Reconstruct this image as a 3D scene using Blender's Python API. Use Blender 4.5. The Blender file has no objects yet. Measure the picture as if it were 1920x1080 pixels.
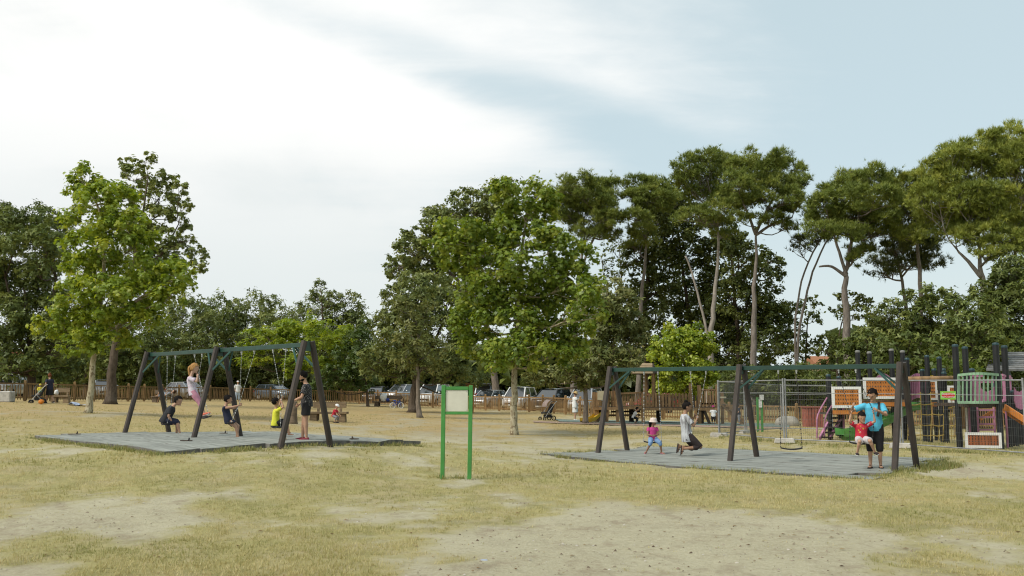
import bpy, bmesh, math, random
import numpy as np
from mathutils import Vector, Matrix
R = math.radians
C = bpy.data.collections.new("playground"); bpy.context.scene.collection.children.link(C)
scn = bpy.context.scene

# ------------------------------------------------------------------ camera, sky, sun, exposure
F = 1800.0                      # focal length in photo pixels (1920 wide)
PITCH = math.atan(190.0 / F)
CAMZ = 1.9
cam = bpy.data.cameras.new("camera"); camo = bpy.data.objects.new("camera", cam); C.objects.link(camo)
cam.sensor_width = 36.0; cam.lens = 36.0 * F / 1920.0
cam.clip_start = 0.1; cam.clip_end = 4000
camo.location = (0, 0, CAMZ); camo.rotation_euler = (R(90) + PITCH, 0, 0)
scn.camera = camo
scn.view_settings.view_transform = 'Standard'; scn.view_settings.look = 'None'
scn.view_settings.exposure = 1.04; scn.view_settings.gamma = 1.0
scn.view_settings.use_curve_mapping = False
scn.cycles.pixel_filter_type = 'BLACKMAN_HARRIS'; scn.cycles.filter_width = 1.15
scn.cycles.max_bounces = 8; scn.cycles.transparent_max_bounces = 4; scn.cycles.caustics_reflective = False; scn.cycles.caustics_refractive = False

SUN_DIR = Vector((-0.62, -0.38, 0.80)).normalized()
world = bpy.data.worlds.new("World"); scn.world = world; world.use_nodes = True
def build_sky():
    nt = world.node_tree; N = nt.nodes; L = nt.links
    N.clear()
    def nd(t, **k):
        n = N.new(t)
        for a, b in k.items(): setattr(n, a, b)
        return n
    def math_(op, a, b=None, c=None, clamp=False):
        n = nd('ShaderNodeMath', operation=op); n.use_clamp = clamp
        for i, x in enumerate((a, b, c)):
            if x is None: continue
            if hasattr(x, 'is_output'): L.new(x, n.inputs[i])
            else: n.inputs[i].default_value = x
        return n.outputs[0]
    out = nd('ShaderNodeOutputWorld'); bg = nd('ShaderNodeBackground')
    bg.inputs['Strength'].default_value = 0.1
    L.new(bg.outputs[0], out.inputs[0])
    sky = nd('ShaderNodeTexSky', sky_type='NISHITA'); sky.sun_disc = False
    sky.sun_elevation = math.asin(SUN_DIR.z); sky.sun_rotation = math.atan2(SUN_DIR.x, SUN_DIR.y)
    sky.air_density = 1.0; sky.dust_density = 2.0; sky.ozone_density = 1.0
    tc = nd('ShaderNodeTexCoord'); sep = nd('ShaderNodeSeparateXYZ'); L.new(tc.outputs['Generated'], sep.inputs[0])
    x, y, z = sep.outputs
    zz = math_('ADD', math_('MAXIMUM', z, 0.0), 0.22)
    comb = nd('ShaderNodeCombineXYZ')
    L.new(math_('DIVIDE', x, zz), comb.inputs[0]); L.new(math_('DIVIDE', y, zz), comb.inputs[1])
    def noise(scale, detail, rough, dist, off, sc=(1, 1, 1), rot=0):
        mp = nd('ShaderNodeMapping'); L.new(comb.outputs[0], mp.inputs[0])
        mp.inputs['Location'].default_value = off; mp.inputs['Scale'].default_value = sc
        mp.inputs['Rotation'].default_value = (0, 0, rot)
        n = nd('ShaderNodeTexNoise'); L.new(mp.outputs[0], n.inputs['Vector'])
        n.inputs['Scale'].default_value = scale; n.inputs['Detail'].default_value = detail
        n.inputs['Roughness'].default_value = rough; n.inputs['Distortion'].default_value = dist
        return n.outputs[0]
    def smooth(v, a, b):
        m = nd('ShaderNodeMapRange', interpolation_type='SMOOTHSTEP'); L.new(v, m.inputs[0])
        m.inputs[1].default_value = a; m.inputs[2].default_value = b
        return m.outputs[0]
    big = noise(1.1, 7, 0.55, 0.6, (3.1, 1.7, 0.4), (1, .8, 1), .5)
    streak = noise(1.6, 6, 0.55, 0.9, (0.3, 5.2, 1.4), (.45, 1.6, 1), -.45)
    fine = noise(5.0, 6, 0.6, 0.3, (7.0, 2.2, 3.4), (.7, 1.3, 1), -.3)
    # a bank of bright cloud fills the left of the sky and thins out to the right
    bank = math_('MULTIPLY_ADD', x, -1.8, 0.44)
    d = math_('ADD', bank, math_('MULTIPLY', math_('SUBTRACT', big, 0.5), 1.1))
    # one torn gap along a great circle
    def vdot(vec, nrm):
        n = nd('ShaderNodeVectorMath', operation='DOT_PRODUCT'); L.new(vec, n.inputs[0]); n.inputs[1].default_value = nrm
        return n.outputs['Value']
    a = ray(430, -10).normalized(); b = ray(1075, 250).normalized()
    nrm = a.cross(b).normalized()
    wob = math_('MULTIPLY', math_('SUBTRACT', big, 0.5), 0.12)
    dist = math_('ABSOLUTE', math_('ADD', vdot(tc.outputs['Generated'], tuple(nrm)), wob))
    gap = math_('SUBTRACT', 1.0, smooth(dist, 0.0, 0.05))
    gap = math_('MULTIPLY', gap, smooth(streak, 0.30, 0.62))
    d = math_('SUBTRACT', d, math_('MULTIPLY', gap, 0.50))
    d = math_('ADD', d, math_('MULTIPLY', math_('SUBTRACT', streak, 0.5), 0.60))
    d = math_('ADD', d, math_('MULTIPLY', math_('SUBTRACT', fine, 0.5), 0.42))
    cov = smooth(d, -0.02, 0.80)
    # clear part: Nishita blue behind a thin even veil
    veil = nd('ShaderNodeMixRGB'); veil.inputs[0].default_value = 0.85
    L.new(sky.outputs[0], veil.inputs[1]); veil.inputs[2].default_value = (2.98, 3.60, 3.72, 1)
    # cloud: white with soft grey undersides
    cl = nd('ShaderNodeMixRGB')
    L.new(math_('MULTIPLY', smooth(math_('ADD', big, math_('MULTIPLY', streak, .6)), 0.55, 0.95), smooth(z, 0.08, 0.34)), cl.inputs[0])
    cl.inputs[1].default_value = (4.02, 4.22, 4.22, 1); cl.inputs[2].default_value = (5.2, 5.18, 5.08, 1)
    mx = nd('ShaderNodeMixRGB'); L.new(cov, mx.inputs[0]); L.new(veil.outputs[0], mx.inputs[1]); L.new(cl.outputs[0], mx.inputs[2])
    # paler towards the horizon, as the air is
    hz = nd('ShaderNodeMixRGB'); L.new(math_('MULTIPLY', math_('SUBTRACT', 1.0, smooth(z, 0.0, 0.24)), 0.75), hz.inputs[0]); L.new(mx.outputs[0], hz.inputs[1]); hz.inputs[2].default_value = (3.75, 4.10, 4.08, 1)
    L.new(hz.outputs[0], bg.inputs['Color'])

CP, SP = math.cos(PITCH), math.sin(PITCH)
def ray(u, v):
    dx = (u - 960) / F; dy = -(v - 540) / F
    return Vector((dx, CP - dy * SP, SP + dy * CP))
def P(u, v, D):
    """world point on the photo ray (u,v) at distance y = D"""
    r = ray(u, v); return Vector((0, 0, CAMZ)) + r * (D / r.y)
def proj(p):
    x, y, z = p[0], p[1], p[2] - CAMZ
    dep = y * CP + z * SP; up = -y * SP + z * CP
    return 960 + F * x / dep, 540 - F * up / dep
build_sky()
sun = bpy.data.lights.new("sun", 'SUN'); sun.energy = 1.5; sun.angle = R(20); sun.color = (1.0, 0.94, 0.84)
suno = bpy.data.objects.new("sun", sun); C.objects.link(suno)
suno.rotation_euler = SUN_DIR.to_track_quat('Z', 'Y').to_euler(); suno.location = SUN_DIR * 60

# ------------------------------------------------------------------ helpers
def tag(o, label=None, cat=None, group=None, kind=None):
    if label: o['label'] = label
    if cat: o['category'] = cat
    if group: o['group'] = group
    if kind: o['kind'] = kind
    return o
def empty(name, loc, label, cat, group=None, rz=0):
    o = bpy.data.objects.new(name, None); C.objects.link(o); o.location = loc; o.rotation_euler = (0, 0, rz)
    o.empty_display_size = .2
    return tag(o, label, cat, group)
def wloc(o):
    l = Vector(o.location); p = o.parent
    while p: l = l + Vector(p.location); p = p.parent
    return l

class MB:
    """mesh builder in world coordinates"""
    def __init__(s): s.V = []; s.Fc = []; s.mi = []; s.m = 0
    def add(s, V, Fs):
        o = len(s.V); s.V += [tuple(v) for v in V]
        for f in Fs: s.Fc.append([i + o for i in f]); s.mi.append(s.m)
        return s
    def box(s, c, size, ax=None, taper=1.0):
        c = Vector(c); hx, hy, hz = [q / 2 for q in size]
        X, Y, Z = ax if ax else (Vector((1, 0, 0)), Vector((0, 1, 0)), Vector((0, 0, 1)))
        V = []
        for k in (-1, 1):
            t = taper if k > 0 else 1
            for i, j in ((-1, -1), (1, -1), (1, 1), (-1, 1)):
                V.append(c + X * (i * hx * t) + Y * (j * hy * t) + Z * (k * hz))
        return s.add(V, [(3, 2, 1, 0), (4, 5, 6, 7), (0, 1, 5, 4), (1, 2, 6, 5), (2, 3, 7, 6), (3, 0, 4, 7)])
    def bar(s, p, q, w, h, up=(0, 0, 1)):
        """square bar from p to q, w sideways, h along up"""
        p = Vector(p); q = Vector(q); d = (q - p).normalized(); up = Vector(up)
        x = d.cross(up)
        if x.length < 1e-4: x = d.cross(Vector((1, 0, 0)))
        x.normalize(); y = x.cross(d)
        return s.box((p + q) / 2, (w, h, (q - p).length), (x, y, d))
    def tube(s, pts, rad, n=8, caps=True, side=None):
        """tube along pts; rad scalar / list / list of (a,b)"""
        pts = [Vector(p) for p in pts]; k = len(pts)
        if not hasattr(rad, '__len__'): rad = [rad] * k
        rad = [(r, r) if not hasattr(r, '__len__') else r for r in rad]
        V = []; px = None
        for i in range(k):
            d = (pts[min(i + 1, k - 1)] - pts[max(i - 1, 0)]).normalized()
            if side is not None: x = Vector(side)
            elif px is None: x = Vector((0, 0, 1)).cross(d) if abs(d.z) < .9 else Vector((1, 0, 0))
            else: x = px
            x = x - d * x.dot(d)
            if x.length < 1e-5: x = d.orthogonal()
            x.normalize(); px = x; y = d.cross(x)
            a, b = rad[i]
            for j in range(n):
                t = 2 * math.pi * j / n
                V.append(pts[i] + x * (a * math.cos(t)) + y * (b * math.sin(t)))
        Fs = [(i * n + j, i * n + (j + 1) % n, (i + 1) * n + (j + 1) % n, (i + 1) * n + j) for i in range(k - 1) for j in range(n)]
        if caps: Fs += [tuple(range(n))[::-1], tuple((k - 1) * n + j for j in range(n))]
        return s.add(V, Fs)
    def cyl(s, p, q, r, n=10, r2=None): return s.tube([p, q], [r, r if r2 is None else r2], n)
    def ell(s, c, r, ax=None, n=10, m=7):
        c = Vector(c); X, Y, Z = ax if ax else (Vector((1, 0, 0)), Vector((0, 1, 0)), Vector((0, 0, 1)))
        r = (r, r, r) if not hasattr(r, '__len__') else r
        V = [c - Z * r[2]]
        for i in range(1, m):
            ph = -math.pi / 2 + math.pi * i / m
            for j in range(n):
                t = 2 * math.pi * j / n
                V.append(c + X * (r[0] * math.cos(ph) * math.cos(t)) + Y * (r[1] * math.cos(ph) * math.sin(t)) + Z * (r[2] * math.sin(ph)))
        V.append(c + Z * r[2]); top = len(V) - 1
        Fs = [(0, 1 + (j + 1) % n, 1 + j) for j in range(n)]
        for i in range(m - 2):
            a = 1 + i * n
            Fs += [(a + j, a + (j + 1) % n, a + n + (j + 1) % n, a + n + j) for j in range(n)]
        a = 1 + (m - 2) * n
        Fs += [(a + j, a + (j + 1) % n, top) for j in range(n)]
        return s.add(V, Fs)
    def lathe(s, c, prof, n=14, ax=None):
        c = Vector(c); X, Y, Z = ax if ax else (Vector((1, 0, 0)), Vector((0, 1, 0)), Vector((0, 0, 1)))
        V = [c + X * (r * math.cos(2 * math.pi * j / n)) + Y * (r * math.sin(2 * math.pi * j / n)) + Z * z for r, z in prof for j in range(n)]
        k = len(prof)
        Fs = [(i * n + j, i * n + (j + 1) % n, (i + 1) * n + (j + 1) % n, (i + 1) * n + j) for i in range(k - 1) for j in range(n)]
        Fs += [tuple(range(n))[::-1], tuple((k - 1) * n + j for j in range(n))]
        return s.add(V, Fs)
    def prism(s, poly, off):
        """polygon (3-D points) extruded by vector off"""
        n = len(poly); off = Vector(off); V = [Vector(p) for p in poly] + [Vector(p) + off for p in poly]
        Fs = [tuple(range(n))[::-1], tuple(range(n, 2 * n))] + [(i, (i + 1) % n, n + (i + 1) % n, n + i) for i in range(n)]
        return s.add(V, Fs)
    def mesh(s, name, mats, origin=(0, 0, 0), smooth=False):
        o = Vector(origin)
        me = bpy.data.meshes.new(name)
        me.from_pydata([(v[0] - o.x, v[1] - o.y, v[2] - o.z) for v in s.V], [], s.Fc)
        for m in (mats if isinstance(mats, (list, tuple)) else [mats]): me.materials.append(m)
        if any(s.mi): me.polygons.foreach_set('material_index', s.mi)
        if smooth: me.polygons.foreach_set('use_smooth', [True] * len(me.polygons))
        me.update(); return me
    def build(s, name, mats, parent=None, origin=None, smooth=False, bevel=0):
        """ONE mesh object; children keep coordinates relative to their parent"""
        if parent is not None: o = wloc(parent)
        else: o = Vector(origin) if origin is not None else Vector(np.mean(np.array(s.V), axis=0))
        me = s.mesh(name, mats, o, smooth)
        if bevel: bevel_mesh(me, bevel)
        ob = bpy.data.objects.new(name, me); C.objects.link(ob)
        if parent is not None: ob.parent = parent
        else: ob.location = o
        return ob
def bevel_mesh(me, w):
    bm = bmesh.new(); bm.from_mesh(me)
    bmesh.ops.recalc_face_normals(bm, faces=bm.faces)
    bmesh.ops.bevel(bm, geom=[e for e in bm.edges if e.is_manifold and e.calc_face_angle(0) > .6], offset=w, segments=1, affect='EDGES', profile=.5)
    bm.to_mesh(me); bm.free()
def put(name, me, parent, loc, rot=None, scale=None):
    """an object sharing mesh me, at world loc, under parent"""
    ob = bpy.data.objects.new(name, me); C.objects.link(ob)
    l = Vector(loc)
    if parent is not None: ob.parent = parent; l = l - wloc(parent)
    ob.location = l
    if rot is not None: ob.rotation_euler = rot
    if scale is not None: ob.scale = scale
    return ob

# numpy value noise
def vnoise(x, y, seed=0):
    x = np.asarray(x, float); y = np.asarray(y, float)
    xi = np.floor(x).astype(np.int64); yi = np.floor(y).astype(np.int64)
    fx = x - xi; fy = y - yi; fx = fx * fx * (3 - 2 * fx); fy = fy * fy * (3 - 2 * fy)
    def h(a, b):
        n = (a * 374761393 + b * 668265263 + seed * 1442695041) & 0x7fffffff
        n = ((n ^ (n >> 13)) * 1274126177) & 0x7fffffff
        return ((n ^ (n >> 16)) & 0xffff) / 65535.0
    return (h(xi, yi) * (1 - fx) + h(xi + 1, yi) * fx) * (1 - fy) + (h(xi, yi + 1) * (1 - fx) + h(xi + 1, yi + 1) * fx) * fy
def fbm(x, y, seed=0, oct=4):
    t = 0; a = .5; s = 0
    for i in range(oct):
        t = t + a * vnoise(x * 2 ** i, y * 2 ** i, seed + i * 17); s += a; a *= .55
    return t / s

# ------------------------------------------------------------------ materials
MATS = {}
def M(name, col, rough=.65, var=.18, scale=6.0, bump=0.0, bscale=60.0, metal=0.0, spec=.35, col2=None, stretch=(1, 1, 1), objvar=.12, ramp=(.35, .65)):
    if name in MATS: return MATS[name]
    m = bpy.data.materials.new(name); m.use_nodes = True; MATS[name] = m
    nt = m.node_tree; N = nt.nodes; L = nt.links; b = N['Principled BSDF']
    b.inputs['Roughness'].default_value = rough; b.inputs['Metallic'].default_value = metal
    b.inputs['Specular IOR Level'].default_value = spec
    tc = N.new('ShaderNodeTexCoord'); mp = N.new('ShaderNodeMapping'); mp.inputs['Scale'].default_value = stretch
    L.new(tc.outputs['Object'], mp.inputs[0])
    no = N.new('ShaderNodeTexNoise'); no.inputs['Scale'].default_value = scale; no.inputs['Detail'].default_value = 5; no.inputs['Roughness'].default_value = .6
    L.new(mp.outputs[0], no.inputs['Vector'])
    mr = N.new('ShaderNodeMapRange'); mr.inputs[1].default_value = ramp[0]; mr.inputs[2].default_value = ramp[1]; L.new(no.outputs[0], mr.inputs[0])
    mx = N.new('ShaderNodeMixRGB'); L.new(mr.outputs[0], mx.inputs[0])
    c2 = col2 if col2 else tuple(c * (1 + var) for c in col)
    c1 = col if col2 else tuple(c * (1 - var) for c in col)
    mx.inputs[1].default_value = (*c1, 1); mx.inputs[2].default_value = (*c2, 1)
    oi = N.new('ShaderNodeObjectInfo'); ov = N.new('ShaderNodeMapRange'); L.new(oi.outputs['Random'], ov.inputs[0])
    ov.inputs[3].default_value = 1 - objvar; ov.inputs[4].default_value = 1 + objvar
    mu = N.new('ShaderNodeMixRGB'); mu.blend_type = 'MULTIPLY'; mu.inputs[0].default_value = 1
    L.new(mx.outputs[0], mu.inputs[1]); L.new(ov.outputs[0], mu.inputs[2])
    L.new(mu.outputs[0], b.inputs['Base Color'])
    if bump:
        n2 = N.new('ShaderNodeTexNoise'); n2.inputs['Scale'].default_value = bscale; n2.inputs['Detail'].default_value = 4
        L.new(mp.outputs[0], n2.inputs['Vector'])
        bu = N.new('ShaderNodeBump'); bu.inputs['Strength'].default_value = bump; bu.inputs['Distance'].default_value = .01
        L.new(n2.outputs[0], bu.inputs['Height']); L.new(bu.outputs[0], b.inputs['Normal'])
    return m
def leafmat(name, dark, mid, light, trans=.35, spread=1.0):
    m = bpy.data.materials.new(name); m.use_nodes = True
    nt = m.node_tree; N = nt.nodes; L = nt.links; N.clear()
    out = N.new('ShaderNodeOutputMaterial'); at = N.new('ShaderNodeAttribute'); at.attribute_name = 'tint'
    cr = N.new('ShaderNodeValToRGB'); L.new(at.outputs['Fac'], cr.inputs[0])
    e = cr.color_ramp.elements; e[0].position = .0; e[0].color = (*dark, 1); e[1].position = 1.0; e[1].color = (*light, 1)
    q = cr.color_ramp.elements.new(.5); q.color = (*mid, 1)
    df = N.new('ShaderNodeBsdfDiffuse'); tr = N.new('ShaderNodeBsdfTranslucent'); gl = N.new('ShaderNodeBsdfGlossy')
    gl.inputs['Roughness'].default_value = .45; gl.inputs['Color'].default_value = (.8, .85, .8, 1)
    hs = N.new('ShaderNodeHueSaturation'); hs.inputs['Hue'].default_value = .485; hs.inputs['Saturation'].default_value = 1.1; hs.inputs['Value'].default_value = 1.35
    L.new(cr.outputs[0], df.inputs['Color']); L.new(cr.outputs[0], hs.inputs['Color']); L.new(hs.outputs[0], tr.inputs['Color'])
    a = N.new('ShaderNodeMixShader'); a.inputs[0].default_value = trans; L.new(df.outputs[0], a.inputs[1]); L.new(tr.outputs[0], a.inputs[2])
    b = N.new('ShaderNodeMixShader'); b.inputs[0].default_value = .028; L.new(a.outputs[0], b.inputs[1]); L.new(gl.outputs[0], b.inputs[2])
    L.new(b.outputs[0], out.inputs[0]); MATS[name] = m
    return m
def barkmat(name, c1, c2, c3=None, vor=False, scale=3.0, stretch=(1, 1, .25)):
    m = bpy.data.materials.new(name); m.use_nodes = True; MATS[name] = m
    nt = m.node_tree; N = nt.nodes; L = nt.links; b = N['Principled BSDF']; b.inputs['Roughness'].default_value = .9; b.inputs['Specular IOR Level'].default_value = .15
    tc = N.new('ShaderNodeTexCoord'); mp = N.new('ShaderNodeMapping'); mp.inputs['Scale'].default_value = stretch; L.new(tc.outputs['Object'], mp.inputs[0])
    no = N.new('ShaderNodeTexNoise'); no.inputs['Scale'].default_value = scale * 3; no.inputs['Detail'].default_value = 7; no.inputs['Roughness'].default_value = .7; no.inputs['Distortion'].default_value = .5
    L.new(mp.outputs[0], no.inputs['Vector'])
    cr = N.new('ShaderNodeValToRGB'); e = cr.color_ramp.elements; e[0].position = .36; e[0].color = (*c1, 1); e[1].position = .62; e[1].color = (*c2, 1)
    L.new(no.outputs[0], cr.inputs[0]); col = cr.outputs[0]
    if c3:
        n3 = N.new('ShaderNodeTexNoise'); n3.inputs['Scale'].default_value = scale * 4; n3.inputs['Detail'].default_value = 3; n3.inputs['Distortion'].default_value = 1.5
        mp3 = N.new('ShaderNodeMapping'); mp3.inputs['Location'].default_value = (4, 2, 9); mp3.inputs['Scale'].default_value = (1, 1, .5); L.new(tc.outputs['Object'], mp3.inputs[0]); L.new(mp3.outputs[0], n3.inputs['Vector'])
        r3 = N.new('ShaderNodeMapRange'); r3.inputs[1].default_value = .52; r3.inputs[2].default_value = .58; L.new(n3.outputs[0], r3.inputs[0])
        mx = N.new('ShaderNodeMixRGB'); L.new(r3.outputs[0], mx.inputs[0]); L.new(col, mx.inputs[1]); mx.inputs[2].default_value = (*c3, 1); col = mx.outputs[0]
    L.new(col, b.inputs['Base Color'])
    bu = N.new('ShaderNodeBump'); bu.inputs['Strength'].default_value = .6; bu.inputs['Distance'].default_value = .03
    L.new(no.outputs[0], bu.inputs['Height']); L.new(bu.outputs[0], b.inputs['Normal'])
    return m
# ------------------------------------------------------------------ where the two swing sets and their mats lie
def _xy(u, D): return Vector(((u - 960) / F * D, D, 0))
SETS = {'left': dict(a=_xy(283, 29.4), b=_xy(578, 23.4), mat=(-4.1, 3.9, -4.1, 3.3), z=.57),
        'right': dict(a=_xy(1147, 28.1), b=_xy(1688, 22.7), mat=(-4.5, 4.25, -2.6, 2.75), z=.03)}
for s_ in SETS.values():
    s_['c'] = (s_['a'] + s_['b']) / 2; s_['d'] = (s_['b'] - s_['a']).normalized(); s_['n'] = Vector((s_['d'].y, -s_['d'].x, 0))   # n points towards the viewer
    s_['L'] = (s_['b'] - s_['a']).length
def in_mats(x, y):
    r = np.zeros(np.shape(x), bool)
    for s in SETS.values():
        a = (x - s['c'].x) * s['d'].x + (y - s['c'].y) * s['d'].y; b = (x - s['c'].x) * s['n'].x + (y - s['c'].y) * s['n'].y
        m = s['mat']; r |= (a > m[0]) & (a < m[1]) & (b > m[2]) & (b < m[3])
    return r
def matpt(s, a, b):
    s = SETS[s]; p = s['c'] + s['d'] * a + s['n'] * b; return (p.x, p.y)
WEEDS = [(matpt('left', 4.05, 3.3), matpt('left', 4.05, -4.3), 420, .13), (matpt('left', -4.1, 3.42), matpt('left', 3.9, 3.45), 380, .09),
         (matpt('right', 4.3, 2.7), matpt('right', 4.3, -2.6), 300, .16), (matpt('right', -4.5, 2.80), matpt('right', 4.2, 2.80), 330, .09), (matpt('right', -4.6, 2.8), matpt('right', -4.6, -2.6), 130, .10), (matpt('right', 4.3, .6), matpt('right', 4.7, -1.6), 260, .18),
         (matpt('right', -4.5, -2.7), matpt('right', 4.2, -2.7), 110, .12), ((-1.35, 20.2), (-.75, 20.2), 24, .10),
         ((9.0, 30.2), (12.6, 27.4), 260, .35), ((12.6, 27.4), (14.5, 24.2), 240, .35), ((7.4, 34.6), (9.0, 30.3), 160, .3), ((12.5, 30.5), (15.5, 30.5), 160, .5), ((-17.9, 40), (-17.4, 40), 30, .2)]
# ------------------------------------------------------------------ ground
CTRL = [(855,900,20.2),(1150,850,28.1),(1687,881,22.7),(1390,862,25.4),(283,816,29.4),(578,835,23.4),(407,825,26.4),(420,812,31.5),(275,848,22.0),
 (100,824,26.6),(795,836,26.6),(167,775,40),(963,816,38),(785,783,50),(1097,793,50),(1078,789,55),(52,752,56),(-150,752,52),(269,752,68),(403,751,76),
 (510,753,80),(765,762,76),(890,769,73),(1010,773,66),(1077,779,60),(1431,793,58),(1600,797,55),(1803,838,29.5),(1882,844,28.5),
 (1348,819,35),(1470,830,30.8),(620,788,44),(1920,856,25.2),(1240,794,52),(2050,830,34),(300,772,52)]
_c = [P(*c) for c in CTRL]
_c += [Vector(q) for q in [(0,10,0),(-5,10,0),(5,10,0),(-9,14,.08),(10,14,0),(0,14,0),(-4,17,.12),(4,17,0),(-8,18,.22),(0,0,0),(-14,5,0),(14,5,0),(0,-30,0),(-40,-20,0),(40,-20,0),
  (-30,30,.9),(40,30,0.0),(-60,60,1.3),(60,60,0.1),(0,95,.5),(-40,95,1.1),(40,95,.2),(-100,140,1.3),(100,140,.3),(0,140,.6)]]
_cx = np.array([(p.x, p.y) for p in _c]); _cz = np.array([p.z for p in _c])
def _k(d2): return np.where(d2 > 1e-9, .5 * d2 * np.log(np.maximum(d2, 1e-9)), 0)
_n = len(_cx)
_A = np.zeros((_n + 3, _n + 3)); _A[:_n, :_n] = _k(((_cx[:, None] - _cx[None]) ** 2).sum(-1)) + np.eye(_n) * 3.0
_A[:_n, _n] = 1; _A[:_n, _n + 1:] = _cx; _A[_n, :_n] = 1; _A[_n + 1:, :_n] = _cx.T
_w = np.linalg.solve(_A, np.concatenate([_cz, [0, 0, 0]]))
def gz_np(x, y):
    x = np.clip(np.asarray(x, float), -110, 110); y = np.clip(np.asarray(y, float), -32, 145)
    z = _w[_n] + _w[_n + 1] * x + _w[_n + 2] * y
    for i in range(_n): z = z + _w[i] * _k((x - _cx[i, 0]) ** 2 + (y - _cx[i, 1]) ** 2)
    return z
def gz(x, y): return float(gz_np(x, y))
def G(u, D):
    """ground point seen at column u, at distance D"""
    x = (u - 960) / F * D
    for _ in range(3):
        z = gz(x, D); x = (u - 960) / F * (D * CP + (z - CAMZ) * SP)
    return Vector((x, D, gz(x, D)))

# bare-earth patches and dense-grass patches, given where they lie on the ground
def patch(u, v, ru, rv, w):
    D = 1.9 * F / (v - 730) * (1.0 if u > 700 or v > 900 else .85)
    return ((u - 960) / F * D, D, ru * D / F, rv * D * D / (F * 1.8), w)
DIRT = [patch(*a) for a in [(1130,1010,330,70,1.1),(1480,1010,190,45,.7),(1000,1085,300,40,1.0),(1300,960,180,18,.4),(150,960,230,30,.75),(20,930,120,22,.6),(330,985,160,15,.5),
  (920,832,260,22,.9),(1120,828,130,16,.7),(780,812,160,14,.7),(250,800,210,10,.8),(560,800,140,8,.5),(1450,838,170,6,.7),(1820,888,130,9,.9),(720,955,110,25,.45),
  (960,812,110,9,.8),(150,858,120,10,.5),(860,906,50,6,.5),(1700,1000,90,14,.5),(60,1060,100,20,.5),(430,850,90,6,.5),(1150,800,250,7,.35),(650,770,80,4,.5)]]
LUSH = [patch(*a) for a in [(540,1040,260,60,.8),(300,890,330,22,.55),(1720,950,240,35,.6),(1230,905,260,17,.7),(1830,1050,150,40,.5),(640,880,240,14,.5),(950,890,120,12,.5),(1640,900,160,6,.5),
  (640,842,180,4,1.2),(300,852,60,5,1.1),(1620,893,60,4,1.1),(1720,884,40,6,1.3),(300,770,400,16,.4),(1800,858,200,5,.6),(1500,815,200,8,.5)]]
def gmask_np(x, y):
    m = .66 + 0 * x
    wx = x + 1.2 * (fbm(x * .7, y * .5, 5) - .5); wy = y + 2.5 * (fbm(x * .6, y * .45, 9) - .5)
    for px, py, rx, ry, w in DIRT: m = m - (.72 if py < 24 else .42) * w * np.exp(-(((wx - px) / rx) ** 2 + ((wy - py) / ry) ** 2) ** 1.2)
    for px, py, rx, ry, w in LUSH: m = m + w * .6 * np.exp(-(((wx - px) / rx) ** 2 + ((wy - py) / ry) ** 2))
    m = m + .9 * (fbm(x * .9, y * .55, 21, 5) - .5) + .85 * (fbm(x * 3.1, y * 2.2, 31, 3) - .5) + .5 * (vnoise(x * 1.5, y * .9, 91) - .5) + .35 * (vnoise(x * .35, y * .28, 93) - .5) + np.clip((y - 24) / 12, 0, 1) * (.16 + .8 * (fbm(x * .45, y * .16, 97, 3) - .5) + .5 * (vnoise(x * .8, y * .33, 98) - .5))
    return np.clip(m, 0, 1)
def bump_np(x, y):
    return .10 * (fbm(x * .5, y * .4, 61, 3) - .5) + .045 * (fbm(x * 2.3, y * 2.0, 71, 3) - .5)
def GZ(x, y): return gz(x, y) + float(bump_np(x, y)) * (1 if abs(x) < 20 and 3 < y < 48 else 0)

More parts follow.
